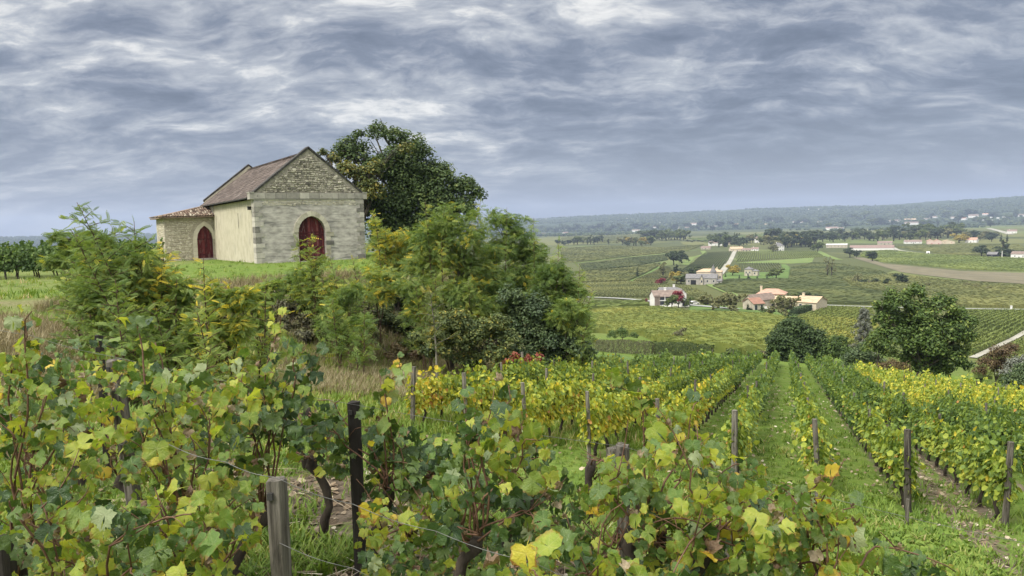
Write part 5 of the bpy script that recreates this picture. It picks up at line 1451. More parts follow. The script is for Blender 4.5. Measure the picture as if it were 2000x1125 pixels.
def houses():
    # modern house with the long brown roof
    root, k = house_root('modern_house', 'long white house with brown roof and glazed gallery beside the road', 1310, 598, 14)
    u = lambda a: (a - 1310) * k
    block(root, u(1278), u(1336), 0, 9, 4.2, 2.2, WM['white'], RM['brown'], nwin=0, chim=((.45, .5),))
    for a in np.linspace(1279, 1288, 6):
        b = MB(); b.box((u(a), -.12, 2.3), (.35, .2, 4.6)); b.build('timber_slat', WM['wood'], root)
    b = MB(); b.box((u(1298), -.06, 2.4), (u(1309) - u(1288), .1, 3.6)); g = b.build('glass_front', M_PANE, root)
    for a in (1288, 1298.5, 1309):
        b = MB(); b.box((u(a), -.16, 2.4), (.3, .1, 3.9)); b.build('mullion', M_FRAME, g)
    b = MB(); b.box((u(1298), -.18, 2.45), (u(1309) - u(1288), .08, .35)); b.build('transom', M_FRAME, g)
    b = MB(); b.box((u(1297), -1.2, -.05), (u(1313) - u(1282), 2.4, .5)); b.build('terrace', WM['white'], root)
    block(root, u(1330), u(1349), 6, 18, 4.6, 2.0, WM['white'], RM['grey'], axis='y', nwin=1, floors=2)
    block(root, u(1302), u(1334), 9.4, 17, 5.2, 1.6, WM['white'], RM['grey'], nwin=0, chim=((.95, .5),))
    block(root, u(1321), u(1338), -7, -1.5, 2.8, .25, WM['white'], RM['white'], nwin=1, big=2.2)
    # farm with pink and orange roofs
    root, k = house_root('farmhouse', 'long two storey farmhouse with pale pink roof behind the orange cottage', 1500, 601, -8)
    u = lambda a: (a - 1500) * k
    block(root, u(1476), u(1528), 4, 12, 5.2, 1.6, WM['cream'], RM['pink'], hip=.7, nwin=5, floors=2, chim=((.1, .5),))
    block(root, u(1492), u(1553), -2.5, 3.6, 3.2, 1.5, WM['cream'], RM['sand'], nwin=5, door=.3)
    b = MB(); b.box((u(1525), -6.5, .4), (u(1552) - u(1490), .3, 1.6)); b.build('garden_wall', WM['white'], root)
    root, k = house_root('cottage', 'low cottage with bright orange roof at the pink roofed farm', 1484, 607, 32)
    u = lambda a: (a - 1484) * k
    block(root, u(1471), u(1494), 0, 7.5, 2.8, 1.7, WM['stone'], RM['orange'], axis='x', nwin=2, door=.2)
    root, k = house_root('barn', 'stone barn with a gable end and orange roof left of the cottage', 1460, 603, -40)
    u = lambda a: (a - 1460) * k
    block(root, u(1450), u(1474), 0, 13, 3.4, 2.0, WM['stone'], RM['brown'], axis='y', nwin=0, door=.5)
    root, k = house_root('barn', 'pale barn with sandy roof and blank white gable beside the road', 1574, 608, -22)
    u = lambda a: (a - 1574) * k
    block(root, u(1553), u(1594), 0, 10, 3.4, 1.7, WM['cream'], RM['sand'], nwin=2, chim=((.12, .5),))
    # chateau with the little spire
    root, k = house_root('chateau', 'long grey roofed stone house with a small pointed turret', 1370, 556, -6)
    u = lambda a: (a - 1370) * k
    block(root, u(1340), u(1399), 0, 8, 4.6, 2.6, WM['grey'], RM['grey'], nwin=5, door=.52, chim=())
    b = MB(); b.box((u(1354.5), -.06, 1.6), (3.6, .1, 3.2)); b.build('gateway', M_DARK, root)
    block(root, u(1368), u(1373), -1.2, 3, 4.4, 2.4, WM['stone'], RM['grey'], axis='y', nwin=1)
    block(root, u(1399.5), u(1408), -.5, 5, 2.8, 1.0, WM['grey'], RM['grey'], nwin=1)
    block(root, u(1356), u(1405), 14, 24, 8.0, 1.8, WM['cream'], RM['sand'], hip=.8, nwin=8, chim=((.8, .5),))
    tw = MB(); tw.tube([(u(1390), 9.5, 0), (u(1390), 9.5, 8.2)], [1.9, 1.9], 10); t_ = tw.build('turret', WM['grey'], root)
    tw = MB(); tw.tube([(u(1390), 9.5, 8.2), (u(1390), 9.5, 10.5), (u(1390), 9.5, 13.5)], [2.3, 1.1, .05], 10); tw.build('spire', RM['grey'], t_)
    # small stone house on the lawn
    root, k = house_root('stone_house', 'small square stone house with grey hipped roof on the lawn', 1466, 539, -12)
    u = lambda a: (a - 1466) * k
    block(root, u(1454), u(1468), 0, 8, 5.6, 2.0, WM['stone'], RM['grey'], hip=.8, nwin=2, door=.5)
    block(root, u(1468), u(1479), .5, 7, 4.2, 1.4, WM['stone'], RM['grey'], hip=.8, nwin=1)
    # hamlet
    for a in (('white walled hamlet house with brown roof, left of the white drive', 1398, 480, 24, 9, 'brown', 'white', 10), ('small low hamlet house at the left end of the hamlet', 1378, 487, 18, 6, 'mauve', 'stone', -10),
              ('cream hamlet house with pink roof above the white drive', 1428, 478, 22, 8, 'mauve', 'cream', -12), ('large pale hamlet house at the head of the white drive', 1440, 491, 24, 9, 'sand', 'cream', 18),
              ('low outbuilding right of the head of the white drive', 1458, 491, 16, 6, 'mauve', 'stone', 0), ('grey walled hamlet house at the right end of the hamlet', 1474, 490, 13, 7, 'mauve', 'white', -15)):
        simple_house(a[0], a[1], a[2], a[3], a[4], a[5], a[6], a[7])
    simple_house('pale tower house rising among the hamlet trees', 1479, 474, 8, 12, 'mauve', 'white', 10, dep=1, rise=.3, nwin=1, floors=2, hip=.9, chim=())
    simple_house('tall white manor with grey hipped roof beside the hamlet wood', 1524, 490, 16, 16, 'grey', 'white', 28, dep=.9, rise=.36, nwin=3, floors=2, hip=.9, name='manor')
    simple_house('small white house peeping out above the hamlet wood', 1585, 470, 10, 7, 'white', 'white', 10)
    simple_house('long low white walled shed behind the vine rows', 1634, 484, 38, 8, 'white', 'stone', -6, dep=.2, rise=.2, nwin=6, chim=(), door=None, name='shed', cat='shed')
    simple_house('very long winery shed with faded brown roof', 1702, 489, 78, 10, 'mauve', 'white', -5, dep=.22, rise=.5, nwin=0, chim=(), door=None, name='winery_shed', cat='shed')
    simple_house('grey roofed building behind the long winery shed', 1728, 478, 26, 7, 'mauve', 'stone', -5, dep=.4, nwin=2, chim=(), name='winery_shed', cat='shed')
    simple_house('white house with brown roof right of the winery', 1784, 476, 30, 7, 'mauve', 'white', 8, nwin=4)
    for lab, uu in (('left gable of the pink twin sheds with a red door', 1818.5), ('right gable of the pink twin sheds with a red door', 1832)):
        simple_house(lab, uu, 477, 13, 9, 'pink', 'pink', 6, dep=1.6, rise=.3, nwin=0, chim=(), axis='y', door=.6, wincol=M_REDDOOR, name='shed', cat='shed')
    simple_house('cream shed with low gable beside the twin pink sheds', 1852, 476.5, 23, 8, 'sand', 'cream', 6, dep=.8, rise=.4, nwin=2, chim=(), axis='y', door=None, wincol=M_REDDOOR, name='shed', cat='shed')
    simple_house('white house with pink roofs right of the yellow tree', 1896, 474, 20, 10, 'pink', 'white', -15, nwin=2, floors=2)
    simple_house('black barn with pale gable between two dark trees', 1937, 503, 17, 11, 'grey', 'black', -20, dep=.7, rise=.4, nwin=0, chim=(), door=.5, name='barn', cat='barn')
    simple_house('large white building cut by the right edge', 1990, 505, 28, 14, 'brown', 'white', -18, dep=.6, rise=.35, nwin=2, chim=(), name='barn', cat='barn')
    simple_house('small white house by the pale track on the far right', 1977, 455.5, 16, 7, 'mauve', 'white', 8)
    simple_house('tiny white hut in the vines below the winery drive', 1813, 496, 5, 5, 'white', 'white', 8, nwin=0, chim=(), name='hut', cat='hut')
    far = [(1106, 458, 11, 5), (1241, 453, 15, 5), (1280, 447, 9, 6), (1322, 447, 12, 4), (1342, 447, 8, 4), (1354, 440, 12, 5), (1391, 445, 18, 4), (1438, 441, 8, 4), (1062, 459, 8, 4),
           (1514, 434, 10, 4), (1560, 437, 18, 5), (1624, 449, 22, 6), (1640, 448, 12, 4), (1709, 434, 12, 5), (1746, 434, 20, 5), (1778, 432, 20, 5), (1780, 439, 24, 6), (1812, 430, 10, 4), (1822, 426, 12, 4), (1861, 427, 8, 4), (1877, 430, 16, 6), (1901, 425.5, 17, 7), (1925, 420.5, 10, 4), (1994, 423, 12, 5), (1600, 436, 8, 4), (1495, 440, 7, 3)]
    for i, (uu, vv, w_, h_) in enumerate(sorted(far)):
        simple_house('small far white walled house, %s from the left on the far valley floor' % nth(i), uu, vv, w_, h_, 'red' if uu == 1877 else random.choice(['pink', 'mauve', 'sand', 'brown']), 'white', random.uniform(-25, 25), rise=.4, nwin=2, chim=(), group='far houses on the valley floor')
    # utility poles, hedge, cars
    for lab, uu, vv, h_ in (('pale concrete pole before the round dark tree', 1917, 502, 14), ('pale concrete pole before the large conifer', 1957, 504, 14)):
        p = hit(uu, vv); k = p[1] / F_PX
        o = MB().tube([(0, 0, -.5), (0, 0, h_ * k)], [.45, .3], 6).build('utility_pole', WM['white'], None, False, tuple(p)); tag(o, lab, 'pole')
    for lab, uu, vv, h_ in (('white marker post standing beside the road on the right', 1975, 606, 9), ('white gate pillar beside the road at the farm', 1605.5, 598, 6)):
        p = hit(uu, vv); k = p[1] / F_PX
        o = MB().box((0, 0, h_ * k / 2 - .2), (.5, .5, h_ * k)).box((0, 0, h_ * k - .1), (.65, .65, .2)).build('marker_post', WM['white'], None, False, tuple(p)); tag(o, lab, 'post')
    p0, p1 = hits([(1546, 616), (1586, 607)], 0.0, 130.0)
    root = empty('clipped_hedge', tuple(p0)); tag(root, 'dark clipped hedge leading to the pale barn', 'hedge')
    n = 5000; f = rng.uniform(0, 1, n); base = (p1 - p0) * f[:, None]
    d = p1 - p0; sdv = np.array([-d[1], d[0], 0]) / np.hypot(d[0], d[1])
    P = base + sdv * rng.uniform(-1.0, 1.0, n)[:, None]; P[:, 2] = H(P[:, 0] + p0[0], P[:, 1] + p0[1]) - p0[2] + rng.uniform(0, 2.5, n)
    V, F, idx = scatter(LEAF[0], LEAF[1], P, frames(unit(n) + np.array([0, -.4, .5]), rng.uniform(0, 6, n)), rng.uniform(.35, .6, n))
    link('foliage', mesh_np('foliage', V, F, L_IVY, rng.uniform(.1, .6, n)[idx]), root)['kind'] = 'stuff'
    for i, (uu, vv, lab) in enumerate(((1349, 596, 'white car parked right of the modern house, nearest the house'), (1356, 596, 'pale car parked right of the modern house, farther from the house'))):
        p = hit(uu, vv); c = empty('parked_car', (p[0], p[1], p[2] + .3), .3); tag(c, lab, 'car')
        b = MB(); b.prism([(-2.1, .3), (2.1, .3), (2.1, .8), (1.2, .95), (.6, 1.45), (-1.2, 1.45), (-1.9, .95), (-2.1, .85)], -.85, .85); b.build('body', WM['white'], c)
        b = MB(); b.prism([(1.0, .98), (.52, 1.38), (-1.1, 1.38), (-1.6, .98)], -.87, .87); b.build('window', M_PANE, c)
        for sx in (-1.3, 1.3):
            for sy in (-.8, .8):
                b = MB(); b.tube([(sx, sy - .1, .32), (sx, sy + .1, .32)], [.33, .33], 10); b.build('wheel', M_DARK, c)
houses()

# ---------------------------------------------------------------- valley trees
VT = {}
def vt_mesh(kind, mat, tone, k):
    key = (kind, mat.name, k)
    if key in VT: return VT[key]
    if kind == 'round':
        c = np.array([(0, 0, .56)] + [(random.uniform(-.24, .24), random.uniform(-.24, .24), random.uniform(.2, .8)) for _ in range(9)]); r = np.array([.28] + [random.uniform(.17, .26) for _ in range(9)])
        n, sz = 2000, .095
    elif kind == 'wide':
        c = np.array([(random.uniform(-.42, .42), random.uniform(-.4, .4), random.uniform(.26, .8)) for _ in range(15)]); r = np.array([random.uniform(.16, .25) for _ in range(15)]); n, sz = 2300, .09
    elif kind == 'tall':
        c = np.array([(random.uniform(-.10, .10), random.uniform(-.1, .1), z) for z in np.linspace(.22, .9, 9)]); r = np.array([.17 - .10 * abs(i / 8 - .4) for i in range(9)]); n, sz = 1100, .06
    elif kind == 'cypress':
        c = np.array([(0, 0, z) for z in np.linspace(.08, .93, 12)]); r = np.array([.125 * (1.05 - i / 12) ** .6 for i in range(12)]); n, sz = 900, .05
    elif kind == 'cone':
        c = np.array([(random.uniform(-.3, .3) * (1.02 - z), random.uniform(-.3, .3) * (1.02 - z), z) for z in np.linspace(.08, .96, 26)]); r = np.array([.24 * (1.06 - z) for z in np.linspace(.08, .96, 26)]); n, sz = 2200, .075
    elif kind == 'thin':
        c = np.array([(random.uniform(-.2, .2), random.uniform(-.15, .15), z) for z in np.linspace(.3, .95, 14)]); r = np.array([random.uniform(.07, .13) for _ in range(14)]); n, sz = 520, .05
    else:
        c = np.array([(random.uniform(-.4, .4), random.uniform(-.3, .3), random.uniform(.1, .55)) for _ in range(9)]); r = np.array([random.uniform(.2, .34) for _ in range(9)]); n, sz = 1000, .1
    P, R_ = clumps(c, r, 60, .42, .75)
    me = crown_mesh('crown', P, R_, n, sz, mat, tone, .5, LEAF, .12)
    mb = MB(); mb.tube([(0, 0, -.06), (.01, 0, .25), (0, .01, .6)], [.035, .026, .012], 6)
    for i in range(5):
        q = c[random.randrange(len(c))]; mb.tube([(0, 0, .22), tuple(q * np.array([.5, .5, .75])), tuple(q)], [.018, .012, .004], 4, False)
    VT[key] = (me, mb.mesh('trunk', M_BARK, True))
    return VT[key]
L_VDARK = foliage('dark valley foliage', [(0.0, (0.020, 0.034, 0.016)), (0.5, (0.040, 0.060, 0.024)), (1.0, (0.07, 0.09, 0.032))], .2, vary=.35)
L_VMID = foliage('green valley foliage', [(0.0, (0.045, 0.066, 0.024)), (0.5, (0.085, 0.115, 0.034)), (1.0, (0.13, 0.155, 0.045))], .25, vary=.35)
L_VOLIVE = foliage('olive brown valley foliage', [(0.0, (0.08, 0.088, 0.038)), (0.5, (0.14, 0.145, 0.06)), (1.0, (0.20, 0.19, 0.085))], .25, vary=.25)
L_VYEL = foliage('yellow valley foliage', [(0.0, (0.14, 0.125, 0.03)), (0.5, (0.27, 0.22, 0.045)), (1.0, (0.40, 0.32, 0.06))], .3)
L_VRED = foliage('red valley foliage', [(0.0, (0.10, 0.018, 0.028)), (0.5, (0.19, 0.03, 0.045)), (1.0, (0.24, 0.07, 0.06))], .3)
VC = {'d': (L_VDARK, (.45, .2)), 'm': (L_VMID, (.5, .2)), 'o': (L_VOLIVE, (.5, .2)), 'y': (L_VYEL, (.5, .2)), 'r': (L_VRED, (.5, .2))}
def vtree(u, v, hpx, wpx, kind, col, label, group=None, cat='tree', name=None):
    p = hit(u, v); k = p[1] / F_PX
    mat, tone = VC[col]; me, tr = vt_mesh(kind, mat, tone, random.randrange(3))
    nm = name or {'round': 'broadleaf_tree', 'wide': 'broadleaf_tree', 'tall': 'poplar_tree', 'cypress': 'cypress_tree', 'cone': 'conifer_tree', 'thin': 'poplar_tree', 'bush': 'bush'}[kind]
    o = empty(nm, tuple(p), random.uniform(0, 6.28)); tag(o, label, 'bush' if kind == 'bush' and cat == 'tree' else cat, group)
    nat = {'round': .8, 'wide': 1.1, 'tall': .42, 'cypress': .27, 'cone': .72, 'thin': .55, 'bush': 1.15}[kind]; hh = hpx * k / (.90 if kind != 'bush' else .8)
    ww = wpx * k / nat * 1.38
    o.scale = (ww, ww, hh)
    link('crown', me, o)['kind'] = 'stuff'; link('trunk', tr, o)
def valley_trees():
    one = [(1316, 518, 27, 22, 'round', 'd', 'large dark tree by the grass strip, left of a close pair'), (1331, 514, 24, 20, 'round', 'd', 'large dark tree by the grass strip, right of a close pair'),
           (1322, 537, 20, 20, 'cone', 'd', 'dark conifer behind the yellowing tree at the chateau'), (1321, 554, 25, 22, 'round', 'y', 'yellowing tree left of the chateau'), (1330, 555, 18, 22, 'round', 'm', 'green tree just left of the chateau wall'),
           (1339, 546, 14, 14, 'round', 'o', 'olive tree at the left corner of the chateau'), (1357, 543, 22, 30, 'wide', 'd', 'broad dark tree behind the chateau'), (1295, 540, 26, 13, 'tall', 'o', 'tall pale poplar left of the chateau'),
           (1291, 556, 14, 15, 'round', 'r', 'dark red tree left of the chateau trees'), (1298, 550, 12, 14, 'round', 'o', 'bare greyish tree above the dark red tree'), (1245, 541, 17, 6, 'cypress', 'd', 'lone dark cypress beside the bright grass strip'),
           (1431, 538, 20, 18, 'round', 'y', 'yellow tree at the corner of the lawn'), (1516, 544, 21, 28, 'wide', 'm', 'spreading green tree at the right of the lawn'), (1444, 546, 9, 4, 'cypress', 'd', 'small cypress on the lawn left of the stone house'),
           (1462, 546, 8, 7, 'cone', 'd', 'small clipped cone before the stone house'), (1479, 546, 8, 4, 'cypress', 'd', 'small cypress right of the stone house'), (1498, 545, 7, 4, 'cypress', 'd', 'small cypress near the spreading green tree'), (1417, 541, 6, 4, 'cypress', 'd', 'tiny cypress near the yellow tree'),
           (1325, 601, 33, 17, 'round', 'r', 'crimson tree before the modern house'), (1312, 603, 26, 19, 'round', 'm', 'grey green tree before the glazed gallery'), (1338, 601, 20, 22, 'wide', 'm', 'bright green tree right of the crimson tree'), (1262, 594, 11, 6, 'tall', 'r', 'small rust coloured tree left of the modern house'),
           (1392, 607, 38, 42, 'wide', 'o', 'broad olive lawn tree, left of two between the houses'), (1428, 611, 40, 44, 'wide', 'o', 'broad olive lawn tree, right of two between the houses'), (1534, 619, 42, 42, 'wide', 'o', 'broad olive tree before the pink roofed farmhouse'),
           (1497, 616, 18, 21, 'bush', 'd', 'dark round bush before the orange cottage'), (1461, 607, 13, 9, 'cone', 'd', 'dark pointed shrub left of the orange cottage'), (1543, 619, 11, 9, 'bush', 'd', 'clipped ball at the end of the dark hedge'),
           (1558, 592, 18, 18, 'round', 'm', 'round tree behind the pale barn, left of three'), (1573, 592, 22, 22, 'round', 'd', 'round tree behind the pale barn, middle of three'), (1591, 595, 20, 22, 'round', 'd', 'round tree behind the pale barn, right of three'),
           (1616, 541, 36, 14, 'thin', 'o', 'tall half bare poplar, left of a close pair'), (1624, 541, 32, 14, 'thin', 'o', 'tall half bare poplar, right of a close pair'), (1672, 551, 19, 20, 'bush', 'o', 'pale bush at the left of the hedge below the brown strip'),
           (1697, 554, 11, 28, 'bush', 'd', 'low dark hedge bush below the brown strip'), (1731, 557, 13, 11, 'round', 'd', 'small dark tree left of the large tree top'), (1762, 555, 20, 20, 'round', 'd', 'dark round tree showing over the large tree top'),
           (1660, 503, 19, 18, 'round', 'd', 'dark tree at the left end of the brown strip'), (1673, 503, 14, 11, 'round', 'd', 'small dark tree at the left end of the brown strip'), (1704, 510, 19, 19, 'round', 'd', 'lone dark tree at the edge of the brown strip'),
           (1873, 474, 17, 21, 'round', 'y', 'bright yellow tree beside the cream shed'), (1917, 502, 23, 22, 'round', 'd', 'large egg shaped dark tree on the right'), (1959, 502, 32, 30, 'cone', 'd', 'massive dark conifer near the right edge'),
           (1955, 472, 15, 5, 'cypress', 'd', 'thin dark cypress, left of a pair on the right'), (1967, 472, 14, 5, 'cypress', 'd', 'thin dark cypress, right of a pair on the right'), (1934, 443, 10, 15, 'round', 'd', 'lone round tree in the far vines on the right'),
           (1937, 472, 12, 12, 'round', 'd', 'dark tree left of the pair of thin cypresses'), (1435, 478, 22, 10, 'cone', 'd', 'pointed dark conifer in the hamlet'), (1510, 492, 14, 16, 'round', 'o', 'olive tree left of the white manor'), (1597, 492, 18, 16, 'round', 'm', 'green tree at the right end of the hamlet wood'),
           (1888, 560, 10, 14, 'bush', 'o', 'pale scrubby bush on the track in the right parcels, left of three'), (1906, 563, 11, 15, 'bush', 'o', 'pale scrubby bush on the track in the right parcels, middle of three'), (1930, 567, 10, 13, 'bush', 'o', 'pale scrubby bush on the track in the right parcels, right of three'), (1812, 560, 9, 12, 'bush', 'o', 'pale bush just right of the large tree top')]
    for a in one: vtree(*a)
    def cluster(n, u0, u1, v0, v1, h0, h1, cols, lab, kinds=('round', 'round', 'wide', 'tall'), slope=0.0):
        for i in range(n):
            f = (i + random.uniform(.1, .9)) / n
            h_ = random.uniform(h0, h1); k_ = random.choice(kinds); c_ = random.choice(cols)
            wr = {'round': .95, 'wide': 1.2, 'tall': .5, 'cone': .7, 'bush': 1.5, 'cypress': .3, 'thin': .5}[k_]
            kind_ = {'bush': 'bush', 'cone': 'conifer', 'tall': 'slim tree'}.get(k_, 'tree'); col_ = {'d': 'dark', 'm': 'green', 'o': 'olive', 'y': 'yellow'}[c_]
            vtree(u0 + (u1 - u0) * f, random.uniform(v0, v1) + slope * f, h_, h_ * wr, k_, c_, '%s %s, %s from the left in %s' % (col_, kind_, nth(i), lab), lab)
    cluster(15, 1256, 1342, 466, 470, 15, 21, 'dddm', 'the dark wood block beyond the olive parcels', ('round', 'wide'))
    cluster(13, 1083, 1190, 476, 481, 9, 17, 'dddm', 'the line beside the thicket', slope=-3)
    cluster(9, 1214, 1272, 478, 482, 11, 18, 'dmmoy', 'the copse left of the dark wood')
    cluster(18, 1388, 1500, 470, 484, 12, 22, 'ddmmo', 'the gardens of the hamlet', ('round', 'wide', 'tall', 'cone'))
    cluster(20, 1503, 1596, 476, 489, 18, 30, 'dddmoy', 'the hamlet wood round the white manor')
    cluster(17, 1598, 1712, 466, 474, 12, 20, 'dddm', 'the wood strip left of the winery')
    cluster(26, 1712, 1880, 462, 473, 14, 26, 'dddmmo', 'the wood behind the twin sheds', slope=-4)
    cluster(9, 1880, 1950, 466, 472, 10, 18, 'ddoo', 'the group right of the yellow tree', slope=-3)
    cluster(8, 1960, 2020, 495, 502, 6, 10, 'ddm', 'the hedge before the white building', ('bush',))
    cluster(26, 1040, 1290, 449, 458, 7, 13, 'ddm', 'the far left tree lines', slope=-6)
    cluster(32, 1290, 1600, 438, 454, 7, 14, 'ddm', 'the far middle tree lines', slope=-6)
    cluster(36, 1600, 2010, 428, 448, 8, 16, 'ddmm', 'the far right tree lines', slope=-10)
    cluster(10, 1340, 1380, 471, 474, 3, 4, 'd', 'the low hedge beside the far parcel', ('bush',))
valley_trees()

def far_woods():
    """unbroken woods of the far valley floor and the lower hills"""
    n0 = 26000
    az = rng.uniform(-4, 40, n0); az = np.where(rng.uniform(size=n0) < .12, rng.uniform(-36, -22, n0), az)
    d = 3000 + 4600 * rng.uniform(0, 1, n0) ** .8
    x, y = d * np.sin(np.radians(az)), d * np.cos(np.radians(az))
    dens = vnoise(x / 420, y / 190, 21) * .65 + vnoise(x / 1300, y / 420, 22) * .45
    keep = dens > .66 - .22 * sstep((d - 3900) / 900)
    x, y, d = x[keep], y[keep], d[keep]; n = len(x)
    # one ragged low lump of leaves per tree
    ico_v = []; ph = (1 + 5 ** .5) / 2
    for a, b in ((1, ph), (-1, ph), (1, -ph), (-1, -ph)): ico_v += [(0, a, b), (a, b, 0), (b, 0, a)]
    ico = np.array(ico_v) / math.hypot(1, ph)
    bm = bmesh.new(); vs = [bm.verts.new(p) for p in ico]; bmesh.ops.convex_hull(bm, input=vs); bm.verts.index_update()
    Fi = np.array([[v.index for v in f.verts] for f in bm.faces]); Vi = np.array([v.co[:] for v in bm.verts]); bm.free()
    P = np.stack([x, y, H(x, y) + 3.5], 1)
    S = np.stack([rng.uniform(5, 10, n), rng.uniform(5, 10, n), rng.uniform(5, 9.5, n)], 1) * (d / 3600)[:, None] ** .3
    V, F, idx = scatter(Vi, Fi, P, frames(np.tile([0, 0, 1.0], (n, 1)), rng.uniform(0, 6, n)), S)
    V += rng.normal(0, 1.1, V.shape)
    t_ = np.clip(rng.normal(.5, .25, n), 0, 1)[idx]
    o = link('woodland', mesh_np('woodland', V, F, foliage('distant wood foliage', [(0, (.018, .030, .015)), (.6, (.036, .054, .022)), (1, (.07, .085, .032))], .1, .9), t_))
    tag(o, 'unbroken woods on the far valley floor and hill foot', 'woods', kind='stuff')
    # pale villages scattered on the far hills
    mb = MB()
    for _ in range(10):
        a = math.radians(random.uniform(-2, 38)); dd = random.uniform(4200, 7400)
        for _k in range(random.randint(1, 4)):
            xx, yy = dd * math.sin(a) + random.uniform(-60, 60), dd * math.cos(a) + random.uniform(-60, 60)
            mb.box((xx, yy, hz(xx, yy) + 6), (random.uniform(8, 16), 8, 6), random.uniform(0, 3))
    o = mb.build('far_villages', WM['white']); tag(o, 'pale specks of villages on the far wooded hills', 'village', kind='stuff')
far_woods()

# ================================================================ FOREGROUND VINES
def leaf_material(name, stops, trans, rough=.42, vein=(.30, .36, .12), veink=.35, edge=None):
    m_, t = material(name)
    stops = [(q, tuple(min(.75, x * 1.25) for x in c)) for q, c in stops]
    oc = t.n('ShaderNodeTexCoord').outputs['Object']
    x, y, z = t.n('ShaderNodeSeparateXYZ', ins={0: oc}).outputs
    r = t.vmath('LENGTH', oc)
    rnd = t.n('ShaderNodeObjectInfo').outputs['Random']
    off = t.n('ShaderNodeCombineXYZ', ins={0: t.math('MULTIPLY', rnd, 37.0), 1: rnd, 2: 0.0}).outputs[0]
    nz = t.noise(t.vmath('ADD', oc, off), 2.2, 5.0, .6)
    f = t.math('ADD', t.math('MULTIPLY_ADD', nz, .9, -.45), t.math('MULTIPLY_ADD', rnd, .8, .1), clamp=True)
    col = t.ramp(f, stops)
    if edge:
        col = t.mix(t.maprange(t.math('MULTIPLY_ADD', nz, .7, r), 1.0, 1.22, 0, .9, True), col, edge)
    a = t.math('DIVIDE', t.math('ARCTAN2', x, y), .89)
    dl = t.math('ABSOLUTE', t.math('SUBTRACT', a, t.math('ROUND', a)))
    dist = t.math('MULTIPLY', t.math('SINE', t.math('MULTIPLY', dl, .89)), r)
    k = t.math('MULTIPLY', t.maprange(dist, .012, .034, 1, 0, True), veink)
    colv = t.mix(k, col, vein)
    p = t.n('ShaderNodeBsdfPrincipled', ins={'Base Color': colv, 'Roughness': rough, 'Specular IOR Level': .42})
    b = t.n('ShaderNodeBump', ins={'Strength': .35, 'Distance': .05, 'Height': t.math('ADD', t.math('MULTIPLY', k, -.5), t.noise(oc, 9.0, 3.0))})
    t.put(p, 'Normal', b.outputs[0])
    tr = t.n('ShaderNodeBsdfTranslucent', ins={'Color': t.mix(1.0, colv, (1.3, 1.25, .55), 'MULTIPLY')})
    mx = t.n('ShaderNodeMixShader', ins={0: trans, 1: p.outputs[0], 2: tr.outputs[0]})
    t.n('ShaderNodeOutputMaterial', ins={0: mx.outputs[0]})
    return m_

GRAPE_R = [(0, 1.0), (11, .83), (17, .86), (24, .75), (36, .80), (44, .82), (52, .97), (60, .80), (67, .80), (80, .70), (93, .76), (103, .74), (114, .84), (126, .66), (140, .64), (158, .50), (172, .36)]
def grape_leaf(k, curl=0.0):
    rr = random.Random(100 + k)
    pts = [(math.radians(a), r * rr.uniform(.93, 1.06)) for a, r in GRAPE_R]
    ang = [a for a, r in pts] + [2 * math.pi - a for a, r in reversed(pts[1:])]
    rad = [r for a, r in pts] + [r * rr.uniform(.92, 1.07) for a, r in reversed(pts[1:])]
    fold, droop, wave, ph = rr.uniform(-.1, .6), rr.uniform(-.1, .8), rr.uniform(.06, .2), rr.uniform(0, 6)
    roll = rr.uniform(-.25, .25)
    def bend(x, y):
        r = math.hypot(x, y); th = math.atan2(x, y)
        z = fold * abs(x) - droop * .5 * (y * abs(y)) - .18 * r * r + wave * r * math.sin(5 * th + ph) + roll * x * y
        if curl:
            z += curl * (.9 * x * x + .5 * abs(y) * r) + .2 * curl * math.sin(7 * x + ph) * r + .12 * math.sin(9 * y + ph)
            x *= 1 - .5 * curl * r; y *= 1 - .35 * curl * r
        return (x, y, z)
    n = len(ang)
    V = [(0, 0, 0)]
    V += [bend(.52 * rad[i] * math.sin(ang[i]), .52 * rad[i] * math.cos(ang[i])) for i in range(0, n, 3)]
    m_ = len(V) - 1
    V += [bend(rad[i] * math.sin(ang[i]), rad[i] * math.cos(ang[i])) for i in range(n)]
    F = [(0, 1 + (i + 1) % m_, 1 + i) for i in range(m_ - 1)]
    for i in range(n):
        a, b = 1 + (i // 3), 1 + ((i + 1) // 3 if i + 1 < n else m_)
        o0, o1 = 1 + m_ + i, 1 + m_ + (i + 1) % n
        if i == n - 1: F.append((a, o1, o0)); continue
        b = min(b, m_)
        F.append((a, b, o1, o0) if a != b else (a, o1, o0))
    # leaf stalk
    s0 = len(V)
    V += [(.02, 0, .01), (-.02, 0, .01), (-.018, -.45, -.22), (.018, -.45, -.22), (.015, -.8, -.52), (-.015, -.8, -.52)]
    F += [(s0, s0 + 1, s0 + 2, s0 + 3), (s0 + 3, s0 + 2, s0 + 5, s0 + 4)]
    return V, F

